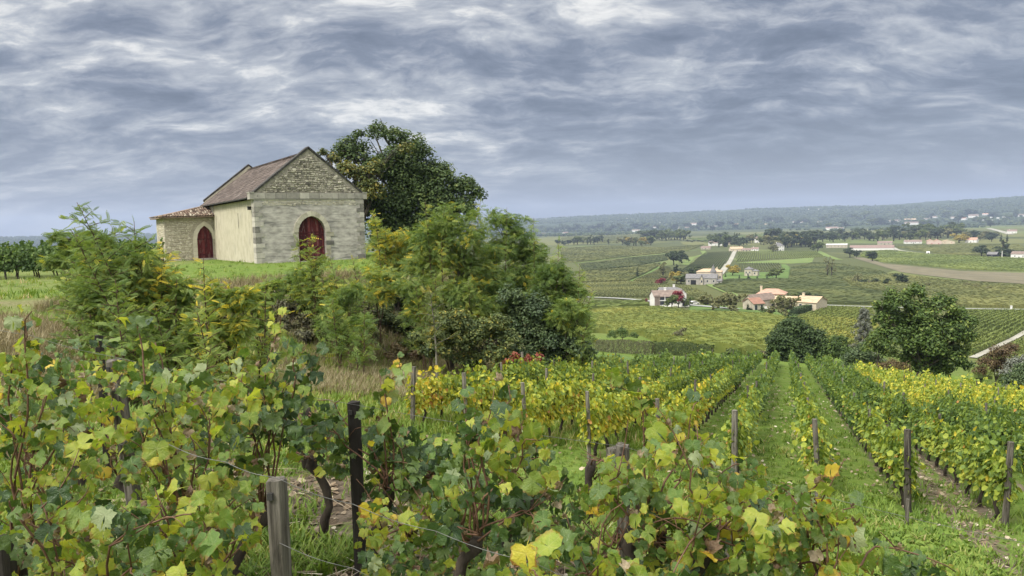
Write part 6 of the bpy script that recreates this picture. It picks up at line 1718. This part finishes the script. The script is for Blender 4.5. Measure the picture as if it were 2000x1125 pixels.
LM = {
    'D': leaf_material('dark vine leaf', [(0.1, (0.024, 0.050, 0.018)), (0.5, (0.045, 0.085, 0.022)), (0.9, (0.085, 0.13, 0.028))], .24, .30, (.13, .19, .08), .25),
    'M': leaf_material('green vine leaf', [(0.1, (0.055, 0.105, 0.026)), (0.5, (0.095, 0.165, 0.032)), (0.9, (0.16, 0.22, 0.045))], .36, .42, (.26, .32, .11), .3, (.17, .10, .03)),
    'Y': leaf_material('yellow green vine leaf', [(0.1, (0.12, 0.185, 0.028)), (0.5, (0.215, 0.285, 0.042)), (0.9, (0.36, 0.385, 0.065))], .45, .45, (.42, .45, .16), .35, (.32, .22, .05)),
    'L': leaf_material('yellow vine leaf', [(0.1, (0.34, 0.34, 0.05)), (0.5, (0.48, 0.42, 0.06)), (0.9, (0.54, 0.37, 0.07))], .42, .5, (.5, .45, .15), .3, (.25, .10, .04)),
    'B': leaf_material('withered vine leaf', [(0.1, (0.06, 0.036, 0.024)), (0.45, (0.14, 0.09, 0.055)), (0.9, (0.30, 0.25, 0.17))], .2, .7, (.25, .2, .12), .3),
    'G': leaf_material('pale underside vine leaf', [(0.1, (0.13, 0.17, 0.085)), (0.5, (0.19, 0.235, 0.12)), (0.9, (0.26, 0.30, 0.16))], .3, .6, (.32, .36, .2), .4),
    'R': leaf_material('red vine leaf', [(0.1, (0.12, 0.012, 0.012)), (0.5, (0.22, 0.025, 0.02)), (0.9, (0.28, 0.10, 0.03))], .3, .5, (.3, .12, .06), .3),
}
LEAFMESH = {}
for c_, n_ in (('D', 6), ('M', 6), ('Y', 6), ('L', 3), ('B', 4), ('G', 3), ('R', 2)):
    LEAFMESH[c_] = []
    for i in range(n_):
        V, F = grape_leaf(i * 7 + ord(c_), 1.0 if c_ == 'B' else 0.0)
        m_ = MB().add(V, F).mesh('leaf', LM[c_], True); LEAFMESH[c_].append(m_)
M_CANE = surface('reddish vine cane', [(0.3, (0.075, 0.038, 0.026)), (0.6, (0.15, 0.085, 0.052)), (0.8, (0.22, 0.14, 0.085))], 30.0, 4.0, .7)
M_WIRE = surface('galvanised wire', [(0.3, (0.08, 0.08, 0.078)), (0.7, (0.20, 0.20, 0.19))], 20.0, 3.0, .5)

def in_poly(poly, u, v):
    c = False; n = len(poly); j = n - 1
    for i in range(n):
        if (poly[i][1] > v) != (poly[j][1] > v) and u < (poly[j][0] - poly[i][0]) * (v - poly[i][1]) / (poly[j][1] - poly[i][1]) + poly[i][0]: c = not c
        j = i
    return c

def foreground_vine(label, u0, Y, poly, n, mix, group='vines in the foreground', size=.047, ncane=7, thick=.20, trunk=True, shoots=(), lean=0.0):
    """a vine whose leaves hang along its canes within the outline measured for it"""
    x0 = at(u0, 1000, Y)[0]; z0 = hz(x0, Y); o0 = np.array([x0, Y, z0])
    root = empty('vine_plant', tuple(o0)); tag(root, label, 'vine', group)
    us = [p[0] for p in poly]; vs = [p[1] for p in poly]
    P = []
    while len(P) < n:
        # patchy: leaves gather along canes, with gaps between
        u, v = random.uniform(min(us), max(us)), random.uniform(min(vs), max(vs))
        if not in_poly(poly, u, v): continue
        if float(vnoise(np.array([u / 46]), np.array([v / 46]), int(u0))[0]) < .33: continue
        y = Y + random.gauss(0, thick * .55)
        p = at(u, v, y)
        if p[2] < hz(p[0], p[1]) + .05: continue
        P.append(p)
    # keep the faces of the posts in view as far as they are in the photograph
    P = np.array([p for p in P if not any(abs(proj(p)[0] - pu) < pw and pv < proj(p)[1] and random.random() < pk and p[1] < py + .12 for pu, pw, pv, py, pk in ((1216, 24, 850, 3.85, .72), (691, 20, 780, 4.05, .6), (540, 40, 915, 2.62, 1.0), (228, 22, 690, 4.3, .55)))])
    head = o0 + np.array([random.uniform(-.05, .05), 0, .48])
    if trunk:
        a = random.uniform(-.1, .1)
        tk = MB().tube([(0, 0, -.2), (a * .6, .02, .10), (a * 1.3, -.02, .20), (a * .9, .02, .30), (a * .3, 0, .40), (head - o0) + (0, 0, -.02), (head - o0) + (.02, 0, .05)], [.036, .030, .024, .030, .026, .040, .022], 8)
        tk.build('trunk', M_VINEWOOD, root, True)
    targets = P[rng.choice(len(P), min(len(P), ncane), replace=False)]
    extra = [at(u, v, Y + random.uniform(-.1, .1)) for u, v in shoots]
    ends = list(targets) + extra
    canes = []
    for e in ends:
        k = 9; f = np.linspace(0, 1, k)[:, None]
        up = np.array([0, 0, np.linalg.norm(e - head) * random.uniform(.12, .3)]); wob = unit(1)[0] * .05
        c = head + (e - head) * f + up * np.sin(math.pi * f * .9) * (1 if e[2] > head[2] - .1 else .6) + wob * np.sin(f * 9)
        canes.append(c)
        m_ = MB().tube(c - o0, np.linspace(.0062, .0024, k), 5); m_.build('cane', M_CANE, root, True)
        if len(canes) <= len(targets):
            for q in range(random.randint(1, 2)):      # laterals
                j = random.randint(3, 6); d_ = c[j] + np.array([random.uniform(-.2, .2), random.uniform(-.1, .1), random.uniform(-.05, .3)])
                MB().tube(limb(c[j] - o0, d_ - o0, .15, 5), np.linspace(.0035, .0015, 5), 4).build('side_shoot', M_CANE, root, True)
    for c in canes[len(targets):]:
        for j in range(3, 9):
            for _ in range(2): P = np.vstack([P, c[j] + unit(1) * .045])
    cls, wts = zip(*mix.items()); wts = np.array(wts) / sum(wts)
    m_ = len(P)
    patch = vnoise(P[:, 0] * 3.1, P[:, 2] * 3.1, int(u0) + 3)
    for i, p in enumerate(P):
        w_ = wts.copy()
        for j, c in enumerate(cls):
            if c in 'YL': w_[j] *= max(.15, 1 + (patch[i] - .5) * 3.2 + (p[2] - head[2]) * .6)
            if c == 'D': w_[j] *= max(.2, 1 - (patch[i] - .5) * 3)
        c = cls[int(np.searchsorted(np.cumsum(w_ / w_.sum()), random.random() * .9999))]
        me = random.choice(LEAFMESH[c])
        side = -1 if random.random() < .68 else 1
        nr = np.array([random.gauss(0, .55), side * .75 + random.gauss(0, .35), random.gauss(.5, .38)])
        tip = np.array([random.gauss(0, .55), random.gauss(0, .4), -1 + random.gauss(0, .45)])
        nr /= np.linalg.norm(nr)
        M = frames(nr[None], np.zeros(1), np.cross(tip, nr)[None])[0]
        s = size * random.uniform(.5, 1.1) * (1.45 if random.random() < .14 else 1) * (.85 if c == 'B' else 1)
        o = bpy.data.objects.new('leaf', me); C.objects.link(o); o.parent = root
        q = p - o0
        o.matrix_local = Matrix(((M[0, 0] * s, M[0, 1] * s, M[0, 2] * s, q[0]), (M[1, 0] * s, M[1, 1] * s, M[1, 2] * s, q[1]), (M[2, 0] * s, M[2, 1] * s, M[2, 2] * s, q[2]), (0, 0, 0, 1)))
    return root

def foreground():
    green = dict(D=.26, M=.30, Y=.34, L=.02, B=.11, G=.04)
    dark = dict(D=.56, M=.26, Y=.07, B=.10, G=.05, L=.01)
    light = dict(D=.16, M=.27, Y=.43, L=.025, B=.09, G=.04)
    foreground_vine('light green foreground vine at the left edge with a red leaf', 45, 3.1, [(-60, 715), (0, 695), (60, 680), (120, 695), (190, 745), (215, 820), (205, 1000), (190, 1140), (-60, 1140)], 235, dict(light, R=.003), shoots=[(45, 660), (70, 650)], ncane=9)
    foreground_vine('broad foreground vine between the leaning post and the low square post', 375, 3.1, [(210, 725), (250, 700), (340, 735), (430, 735), (500, 760), (520, 860), (515, 960), (500, 1060), (470, 1140), (190, 1140), (205, 900)], 285, dict(green, R=.005), shoots=[(300, 690), (245, 665)], ncane=10)
    foreground_vine('dark leaved vine with tall tip left of the dark post', 500, 3.75, [(430, 720), (480, 685), (535, 650), (590, 680), (620, 710), (600, 760), (590, 820), (585, 890), (545, 925), (480, 900), (440, 820)], 175, dict(D=.42, M=.27, Y=.2, B=.08, G=.05), shoots=[(545, 645), (620, 700)], ncane=7)
    foreground_vine('dark green vine wrapped round the dark post', 760, 4.0, [(585, 770), (640, 790), (720, 790), (780, 830), (860, 850), (900, 900), (890, 980), (820, 990), (740, 960), (700, 990), (650, 920), (600, 880)], 190, dark, shoots=[(742, 735), (775, 725)], ncane=7)
    foreground_vine('middle foreground vine with pale bright leaves at its foot', 905, 3.3, [(845, 930), (880, 840), (940, 790), (1010, 800), (1070, 860), (1120, 940), (1140, 1040), (1120, 1140), (700, 1140), (740, 1060), (830, 1010)], 285, dict(D=.36, M=.28, Y=.24, B=.08, G=.06), shoots=[(985, 765), (905, 790)], ncane=10)
    foreground_vine('dark foreground vine right of the two toned post', 1300, 3.5, [(1185, 810), (1240, 775), (1310, 790), (1380, 800), (1420, 860), (1480, 910), (1520, 960), (1540, 1050), (1520, 1140), (1180, 1140), (1195, 980)], 290, dict(D=.46, M=.25, Y=.2, L=.025, B=.10, G=.05, R=.003), shoots=[(1215, 755), (1260, 770), (1375, 790)], ncane=10)
    foreground_vine('foreground vine thinning out towards the lower right corner', 1610, 3.0, [(1500, 940), (1560, 955), (1640, 1000), (1720, 1045), (1800, 1080), (1850, 1110), (1880, 1140), (1470, 1140)], 190, dict(D=.40, M=.26, Y=.2, L=.02, B=.14, G=.05), shoots=[(1590, 945), (1680, 1000)], ncane=7)
    foreground_vine('low foreground vine at the bottom edge left of the two toned post', 1120, 2.7, [(960, 1070), (1080, 1040), (1200, 1060), (1260, 1100), (1260, 1140), (940, 1140)], 60, dict(light), ncane=4, trunk=False)
    foreground_vine('small yellowing vine behind the two toned post', 1150, 5.2, [(1095, 930), (1150, 880), (1200, 890), (1205, 1140), (1110, 1140)], 90, dict(D=.25, M=.25, Y=.3, L=.1, B=.15), group='vines behind the foreground row', thick=.25, ncane=5)
    foreground_vine('shaded vine at the far left behind the leaning post', 165, 5.6, [(80, 660), (150, 635), (230, 655), (255, 700), (205, 730), (190, 860), (150, 960), (60, 960), (0, 900), (-20, 720)], 240, dict(D=.5, M=.28, Y=.1, L=.02, B=.1), group='vines behind the foreground row', thick=.3, ncane=8)
    foreground_vine('small vine behind the low square post', 610, 6.0, [(560, 800), (640, 830), (690, 870), (690, 960), (600, 950), (550, 900)], 95, dict(D=.3, M=.3, Y=.22, L=.04, B=.15), group='vines behind the foreground row', thick=.3, ncane=5)
    foreground_vine('second light green vine at the left edge, deeper in the row', 110, 3.55, [(-60, 720), (30, 700), (130, 690), (210, 740), (215, 1000), (180, 1140), (-60, 1140)], 260, light, ncane=9)
    foreground_vine('second broad vine in the row behind the low square post', 330, 3.65, [(215, 720), (300, 690), (420, 730), (500, 790), (515, 900), (480, 960), (400, 960), (330, 930), (220, 960)], 255, green, ncane=9)
    foreground_vine('dense dark vine left of the two toned post', 1010, 3.75, [(860, 880), (930, 820), (1000, 830), (1080, 880), (1130, 960), (1150, 1140), (900, 1140), (860, 1000)], 240, dark, ncane=8)
    foreground_vine('dense vine right of the two toned post with yellow leaves low down', 1370, 3.15, [(1230, 900), (1300, 850), (1400, 870), (1500, 960), (1560, 1010), (1600, 1140), (1230, 1140)], 270, dict(D=.38, M=.27, Y=.24, L=.025, B=.09, G=.05), ncane=9)
    foreground_vine('low straggling vine at the bottom left corner', 130, 2.55, [(-60, 960), (60, 940), (180, 970), (300, 1000), (420, 1060), (430, 1140), (-60, 1140)], 150, dict(green, D=.4), ncane=6)
    foreground_vine('low light green vine between the dark post and the middle vine', 770, 3.45, [(700, 990), (770, 960), (860, 980), (900, 1060), (900, 1140), (690, 1140)], 130, dict(D=.3, M=.3, Y=.28, B=.1, L=.03), ncane=5, trunk=False)
    foreground_vine('leafy vine filling the middle of the foreground row', 850, 4.2, [(720, 830), (800, 850), (900, 880), (960, 870), (980, 960), (900, 1040), (780, 1020), (720, 960)], 200, dict(dark, Y=.14), ncane=7)
    foreground_vine('leafy vine behind the left light green vine', 250, 4.4, [(120, 720), (230, 700), (330, 720), (430, 740), (520, 790), (560, 860), (500, 900), (330, 900), (150, 860)], 230, green, ncane=8)
    foreground_vine('leafy vine low between the low square post and the dark post', 620, 4.6, [(560, 800), (640, 800), (700, 850), (700, 930), (640, 930), (570, 900)], 90, dict(D=.35, M=.3, Y=.2, B=.15), ncane=5)
    foreground_vine('vine with bright leaves at the foot of the two toned post', 1240, 3.3, [(1140, 930), (1200, 900), (1300, 960), (1380, 1000), (1400, 1140), (1120, 1140)], 220, dict(D=.34, M=.32, Y=.24, B=.1), ncane=8)
    foreground_vine('leafy vine at the bottom edge left of the low square post', 380, 2.75, [(200, 1000), (300, 960), (420, 970), (505, 1010), (505, 1140), (190, 1140)], 150, dict(D=.34, M=.32, Y=.24, B=.1), ncane=6)
    # posts
    def post(label, u, vt, Y, w_, mat, lean=(0, 0), rz=.3, square=True, d_=None, ub=None):
        p = at(u, vt, Y); zg = hz(p[0], p[1]) - .2
        h_ = p[2] - zg
        mb = MB(); n = 5; k = 8 if square else 10; V = []
        for i in range(n):
            f = i / (n - 1)
            for j in range(k):
                a = 2 * math.pi * j / k + math.pi / 8
                if square: sx, sy = max(-1, min(1, 1.32 * math.cos(a))), max(-1, min(1, 1.32 * math.sin(a)))
                else: sx, sy = math.cos(a), math.sin(a)
                V.append((w_ / 2 * sx * random.uniform(.95, 1.04) + lean[0] * f * h_, (d_ or w_) / 2 * sy * random.uniform(.95, 1.04) + lean[1] * f * h_, h_ * f + (random.uniform(-.012, .006) if i == n - 1 else 0)))
        F = [(i * k + j, i * k + (j + 1) % k, (i + 1) * k + (j + 1) % k, (i + 1) * k + j) for i in range(n - 1) for j in range(k)] + [tuple((n - 1) * k + j for j in range(k))]
        mb.add(V, F)
        o = mb.build('vine_post', mat, None, False, (p[0] - lean[0] * h_, p[1] - lean[1] * h_, zg)); o.rotation_euler = (0, 0, 0)
        tag(o, label, 'post', 'posts of the foreground vine rows')
        nl = MB(); nl.box((lean[0] * h_ * .97 - w_ * .2, -(d_ or w_) / 2 - .004 + lean[1] * h_ * .95, h_ - .05), (.02, .012, .025)); nl.build('staple', M_IRON, o)
    post('low thick square topped post standing near the middle left of the bottom edge', 540, 936, 2.62, .068, M_POST)
    post('narrow dark post wrapped in dark leaves', 691, 785, 4.05, .066, M_DARKPOST)
    post('tall two toned post with its left face grey', 1216, 868, 3.85, .066, M_POST)
    post('leaning grey post at the left among light leaves', 222, 702, 4.35, .080, M_POST, lean=(-.075, 0))
    post('dark post at the left behind the leaning post', 193, 655, 5.9, .058, M_DARKPOST)
    post('dark post cut by the left bottom corner', 4, 1050, 2.9, .075, M_DARKPOST)
    post('short grey post low among the leaves right of the two toned post', 1425, 1035, 4.3, .06, M_POST)
    # wires
    def wire(label, pts, r=.0011, mat=M_WIRE):
        P = [at(*p) for p in pts]; Q = []
        for a, b in zip(P[:-1], P[1:]):
            for f in np.linspace(0, 1, 7)[:-1]: Q.append(a + (b - a) * f + np.array([0, 0, -.012 * math.sin(math.pi * f)]))
        Q.append(P[-1])
        o = MB().tube(Q, r, 5).build('trellis_wire', mat, None, True); tag(o, label, 'wire', 'trellis wires of the foreground rows')
    wire('top trellis wire running from the leaning post to the two toned post and beyond', [(-60, 628, 4.7), (60, 655, 4.6), (222, 697, 4.31), (691, 790, 4.01), (1216, 872, 3.80), (1560, 957, 3.75), (2060, 1072, 3.6)])
    wire('lower trellis wire through the left leaves', [(-60, 790, 4.7), (130, 835, 4.5), (236, 868, 4.30), (691, 985, 4.0), (1100, 1100, 3.85), (1250, 1140, 3.8)])
    wire('near trellis wire passing over the low square post', [(330, 868, 2.8), (440, 902, 2.7), (538, 932, 2.57), (690, 985, 2.62), (850, 1037, 2.6), (1040, 1098, 2.55), (1180, 1145, 2.5)], .0013)
    wire('lowest near wire beside the low square post', [(545, 1060, 2.57), (690, 1110, 2.6), (790, 1145, 2.6)])
foreground()

# ================================================================ GRASS, DRY STALKS AND LITTER
L_GRASS = foliage('grass blades', [(0.0, (0.045, 0.085, 0.014)), (0.45, (0.115, 0.185, 0.028)), (0.75, (0.19, 0.24, 0.05)), (0.9, (0.26, 0.25, 0.09)), (1.0, (0.36, 0.30, 0.16))], .35, .6)
L_DRY = foliage('dry grass stalks', [(0.0, (0.08, 0.075, 0.035)), (0.5, (0.18, 0.15, 0.08)), (0.85, (0.31, 0.27, 0.165)), (1.0, (0.42, 0.38, 0.26))], .3, .7, warm=(1.1, 1.05, .8))
L_LITTER = foliage('dead leaf litter', [(0.0, (0.05, 0.036, 0.024)), (0.5, (0.15, 0.11, 0.07)), (0.85, (0.30, 0.25, 0.18)), (1.0, (0.42, 0.38, 0.30))], .05, .85)

def tuft(n, spread, lean, w_, seed, seg=1):
    rr = np.random.default_rng(seed); V = []; F = []
    for i in range(n):
        a = rr.uniform(0, 6.28); r = spread * rr.uniform(0, 1) ** .5; p = np.array([math.cos(a) * r, math.sin(a) * r, -.05])
        b = rr.uniform(0, 6.28); d = np.array([math.cos(b), math.sin(b), 0]) * lean * rr.uniform(.3, 1.2); h_ = rr.uniform(.55, 1.1)
        s = np.array([-math.sin(b), math.cos(b), 0]) * w_ * rr.uniform(.7, 1.3); k = len(V)
        V += [p - s, p + s, p + d * .4 + (0, 0, h_ * .6) + s * .7, p + d * .4 + (0, 0, h_ * .6) - s * .7, p + d + (0, 0, h_)]
        F += [(k, k + 1, k + 2, k + 3)]; V += [V[k + 4]]; F += [(k + 3, k + 2, k + 4, k + 5)]
    return np.array(V), np.array(F)

def ground_sample(n, rmin, rmax, az0=-37, az1=37):
    """points on the ground, closer together near the viewer's hilltop than far down the slope"""
    r = 1 / rng.uniform(1 / rmax, 1 / rmin, n); a = np.radians(rng.uniform(az0, az1, n))
    return r * np.sin(a), r * np.cos(a)

def grass():
    n = 42000
    # sampled so that nearer ground carries closer grass
    x, y = ground_sample(n, 4.2, 75); d = np.hypot(x, y)
    zn = zones(x, y); s = x * RD[0] + y * RD[1]; t = x * RT[0] + y * RT[1]
    soil = zn[:, 1]; dry = zn[:, 0]
    keep = (d < 75) & (rng.uniform(size=n) > soil * .93) & (vnoise(x * 1.7, y * 1.7, 31) > .22)
    lawn = keep & (dry < .55)
    tf = [tuft(6, .5, .55, .055, 1), tuft(6, .5, .7, .05, 2)]
    parts = []
    for k in range(2):
        i = np.where(lawn)[0][k::2]; m_ = len(i)
        P = np.stack([x[i], y[i], H(x[i], y[i])], 1)
        hh = np.clip(.035 + .0028 * d[i], .04, .12) * rng.uniform(.6, 1.5, m_)
        verge = (vnoise(x[i] * .5, y[i] * .5, 33) > .6) | (sdist(PLATEAU_EDGE, x[i], y[i]) > 0) & (y[i] < 13) & (x[i] > 2)
        hh = np.where(verge, hh * 1.7, hh)
        S = np.stack([hh * 1.5, hh * 1.5, hh], 1)
        V, F, idx = scatter(tf[k][0], tf[k][1], P, frames(np.tile([0, 0, 1.0], (m_, 1)) + unit(m_) * .12, rng.uniform(0, 6.28, m_)), S)
        tt = np.clip(rng.normal(.45, .21, m_) + .35 * (dry[i] > .2) * rng.uniform(0, 1, m_) + .12 * (vnoise(x[i] * .9, y[i] * .9, 35) - .5), 0, 1)
        parts.append((V, F, tt[idx]))
    V, F, t_ = join(parts)
    o = link('grass', mesh_np('grass', V, F, L_GRASS, t_)); tag(o, 'green grass on the lawn and between the vine rows', 'grass', kind='stuff')
    # tall dry grass on the bank and at the left
    n = 30000
    n = 38000; x = np.concatenate([rng.uniform(-19, 2, n), rng.uniform(-13, -5, 6000)]); y = np.concatenate([rng.uniform(14, 46, n), rng.uniform(9, 19, 6000)])
    d = np.hypot(x, y); sd = sdist(PLATEAU_EDGE, x, y); left = np.degrees(np.arctan2(x, y)) < -28.5
    nz = vnoise(x * .45, y * .45, 41)
    keep = ((sd > .8) & (sd < 12) & (y > 21) & (nz > .30) & (x < 2) & (d < 48)) | (left & (nz > .35) & (d > 9) & (y < 19))
    i = np.where(keep)[0]; m_ = len(i); x, y, d, nz = x[i], y[i], d[i], nz[i]
    foot = np.exp(-((y - 24) / 7) ** 2)
    hh = (.20 + .34 * nz) * rng.uniform(.5, 1.3, m_)
    tp = tuft(7, .32, .5, .022, 5)
    V, F, idx = scatter(tp[0], tp[1], np.stack([x, y, H(x, y)], 1), frames(np.tile([0, 0, 1.0], (m_, 1)) + unit(m_) * .18 + np.array([.12, 0, 0]), rng.uniform(0, 6.28, m_)), np.stack([hh, hh, hh], 1))
    o = link('dry_grass', mesh_np('dry_grass', V, F, L_DRY, np.clip(rng.normal(.45, .22, m_) + (nz - .5) * .5, 0, 1)[idx])); tag(o, 'tall straw coloured dry grass on the bank', 'dry grass', kind='stuff')
    # greener rough grass among the dry stalks at the foot of the bank
    n = 14000; x = rng.uniform(-12, 4, n); y = rng.uniform(16, 36, n); d = np.hypot(x, y); k = (d < 45) & (sdist(PLATEAU_EDGE, x, y) > 5)
    x, y, d = x[k], y[k], d[k]; m_ = len(x); hh = .22 * rng.uniform(.5, 1.5, m_)
    V, F, idx = scatter(tf[0][0], tf[0][1], np.stack([x, y, H(x, y)], 1), frames(np.tile([0, 0, 1.0], (m_, 1)) + unit(m_) * .15, rng.uniform(0, 6.28, m_)), np.stack([hh, hh, hh], 1))
    o = link('rough_grass', mesh_np('rough_grass', V, F, L_GRASS, np.clip(rng.normal(.6, .2, m_), 0, 1)[idx])); tag(o, 'rough pale green grass at the foot of the bank', 'grass', kind='stuff')
    # leafy weeds at the lower right and along the near bank
    n = 3600; x, y = ground_sample(n, 5, 15, 12, 37); d = np.hypot(x, y); t = x * RT[0] + y * RT[1]
    k = (vnoise(x * 1.2, y * 1.2, 51) > .38) & (t < 2.6); x, y = x[k], y[k]; m_ = len(x)
    P = np.repeat(np.stack([x, y, H(x, y)], 1), 6, 0) + rng.normal(0, .05, (m_ * 6, 3)) * np.array([1, 1, .3]) + np.array([0, 0, .05]); mm = len(P)
    V, F, idx = scatter(LEAF[0], LEAF[1], P, frames(np.array([0, 0, .7]) + unit(mm) * .6, rng.uniform(0, 6.28, mm)), rng.uniform(.05, .13, mm))
    o = link('weeds', mesh_np('weeds', V, F, L_GRASS, np.clip(rng.normal(.5, .15, mm), 0, 1)[idx])); tag(o, 'fresh leafy weeds on the near bank at the lower right', 'weeds', kind='stuff')
    # dead leaves and twigs on the ground below the near vines and in the ditch
    n = 6000; x, y = ground_sample(n, 3, 9.5, -37, 16)
    s_ = rng.uniform(8, 24, 1500); t = rng.normal(2.75, .45, 1500); x[:1500] = RD[0] * s_ + RT[0] * t; y[:1500] = RD[1] * s_ + RT[1] * t; m_ = n
    V, F, idx = scatter(VLEAF[0], VLEAF[1], np.stack([x, y, H(x, y) + .012], 1), frames(np.array([0, 0, 1.0]) + unit(m_) * .5, rng.uniform(0, 6.28, m_)), rng.uniform(.02, .075, m_))
    tw = (np.array([(-.5, .012, 0), (.5, .004, .06), (.5, -.004, .06), (-.5, -.012, 0)]), np.array([[0, 1, 2, 3]]))
    k = 3500; j = rng.integers(0, n, k)
    V2, F2, i2 = scatter(tw[0], tw[1], np.stack([x[j] + rng.normal(0, .05, k), y[j] + rng.normal(0, .05, k), H(x[j], y[j]) + .03], 1), frames(np.array([0, 0, 1.0]) + unit(k) * .3, rng.uniform(0, 6.28, k)), rng.uniform(.1, .35, k))
    kk = 1600; s3 = rng.uniform(13, 45, kk); t3 = rng.uniform(-9, 3, kk); x3, y3 = RD[0] * s3 + RT[0] * t3, RD[1] * s3 + RT[1] * t3
    V3, F3, i3 = scatter(VLEAF[0], VLEAF[1], np.stack([x3, y3, H(x3, y3) + .05], 1), frames(np.array([0, 0, 1.0]) + unit(kk) * .6, rng.uniform(0, 6.28, kk)), rng.uniform(.05, .10, kk))
    V, F, t_ = join([(V3, F3, rng.uniform(.45, 1, kk)[i3]), (V, F, np.clip(rng.normal(.45, .25, m_), 0, 1)[idx]), (V2, F2, np.clip(rng.normal(.5, .25, k), 0, 1)[i2])])
    o = link('leaf_litter', mesh_np('leaf_litter', V, F, L_LITTER, t_)); tag(o, 'dead leaves and cut twigs under the foreground vines', 'litter', kind='stuff')
grass()
build_haze()
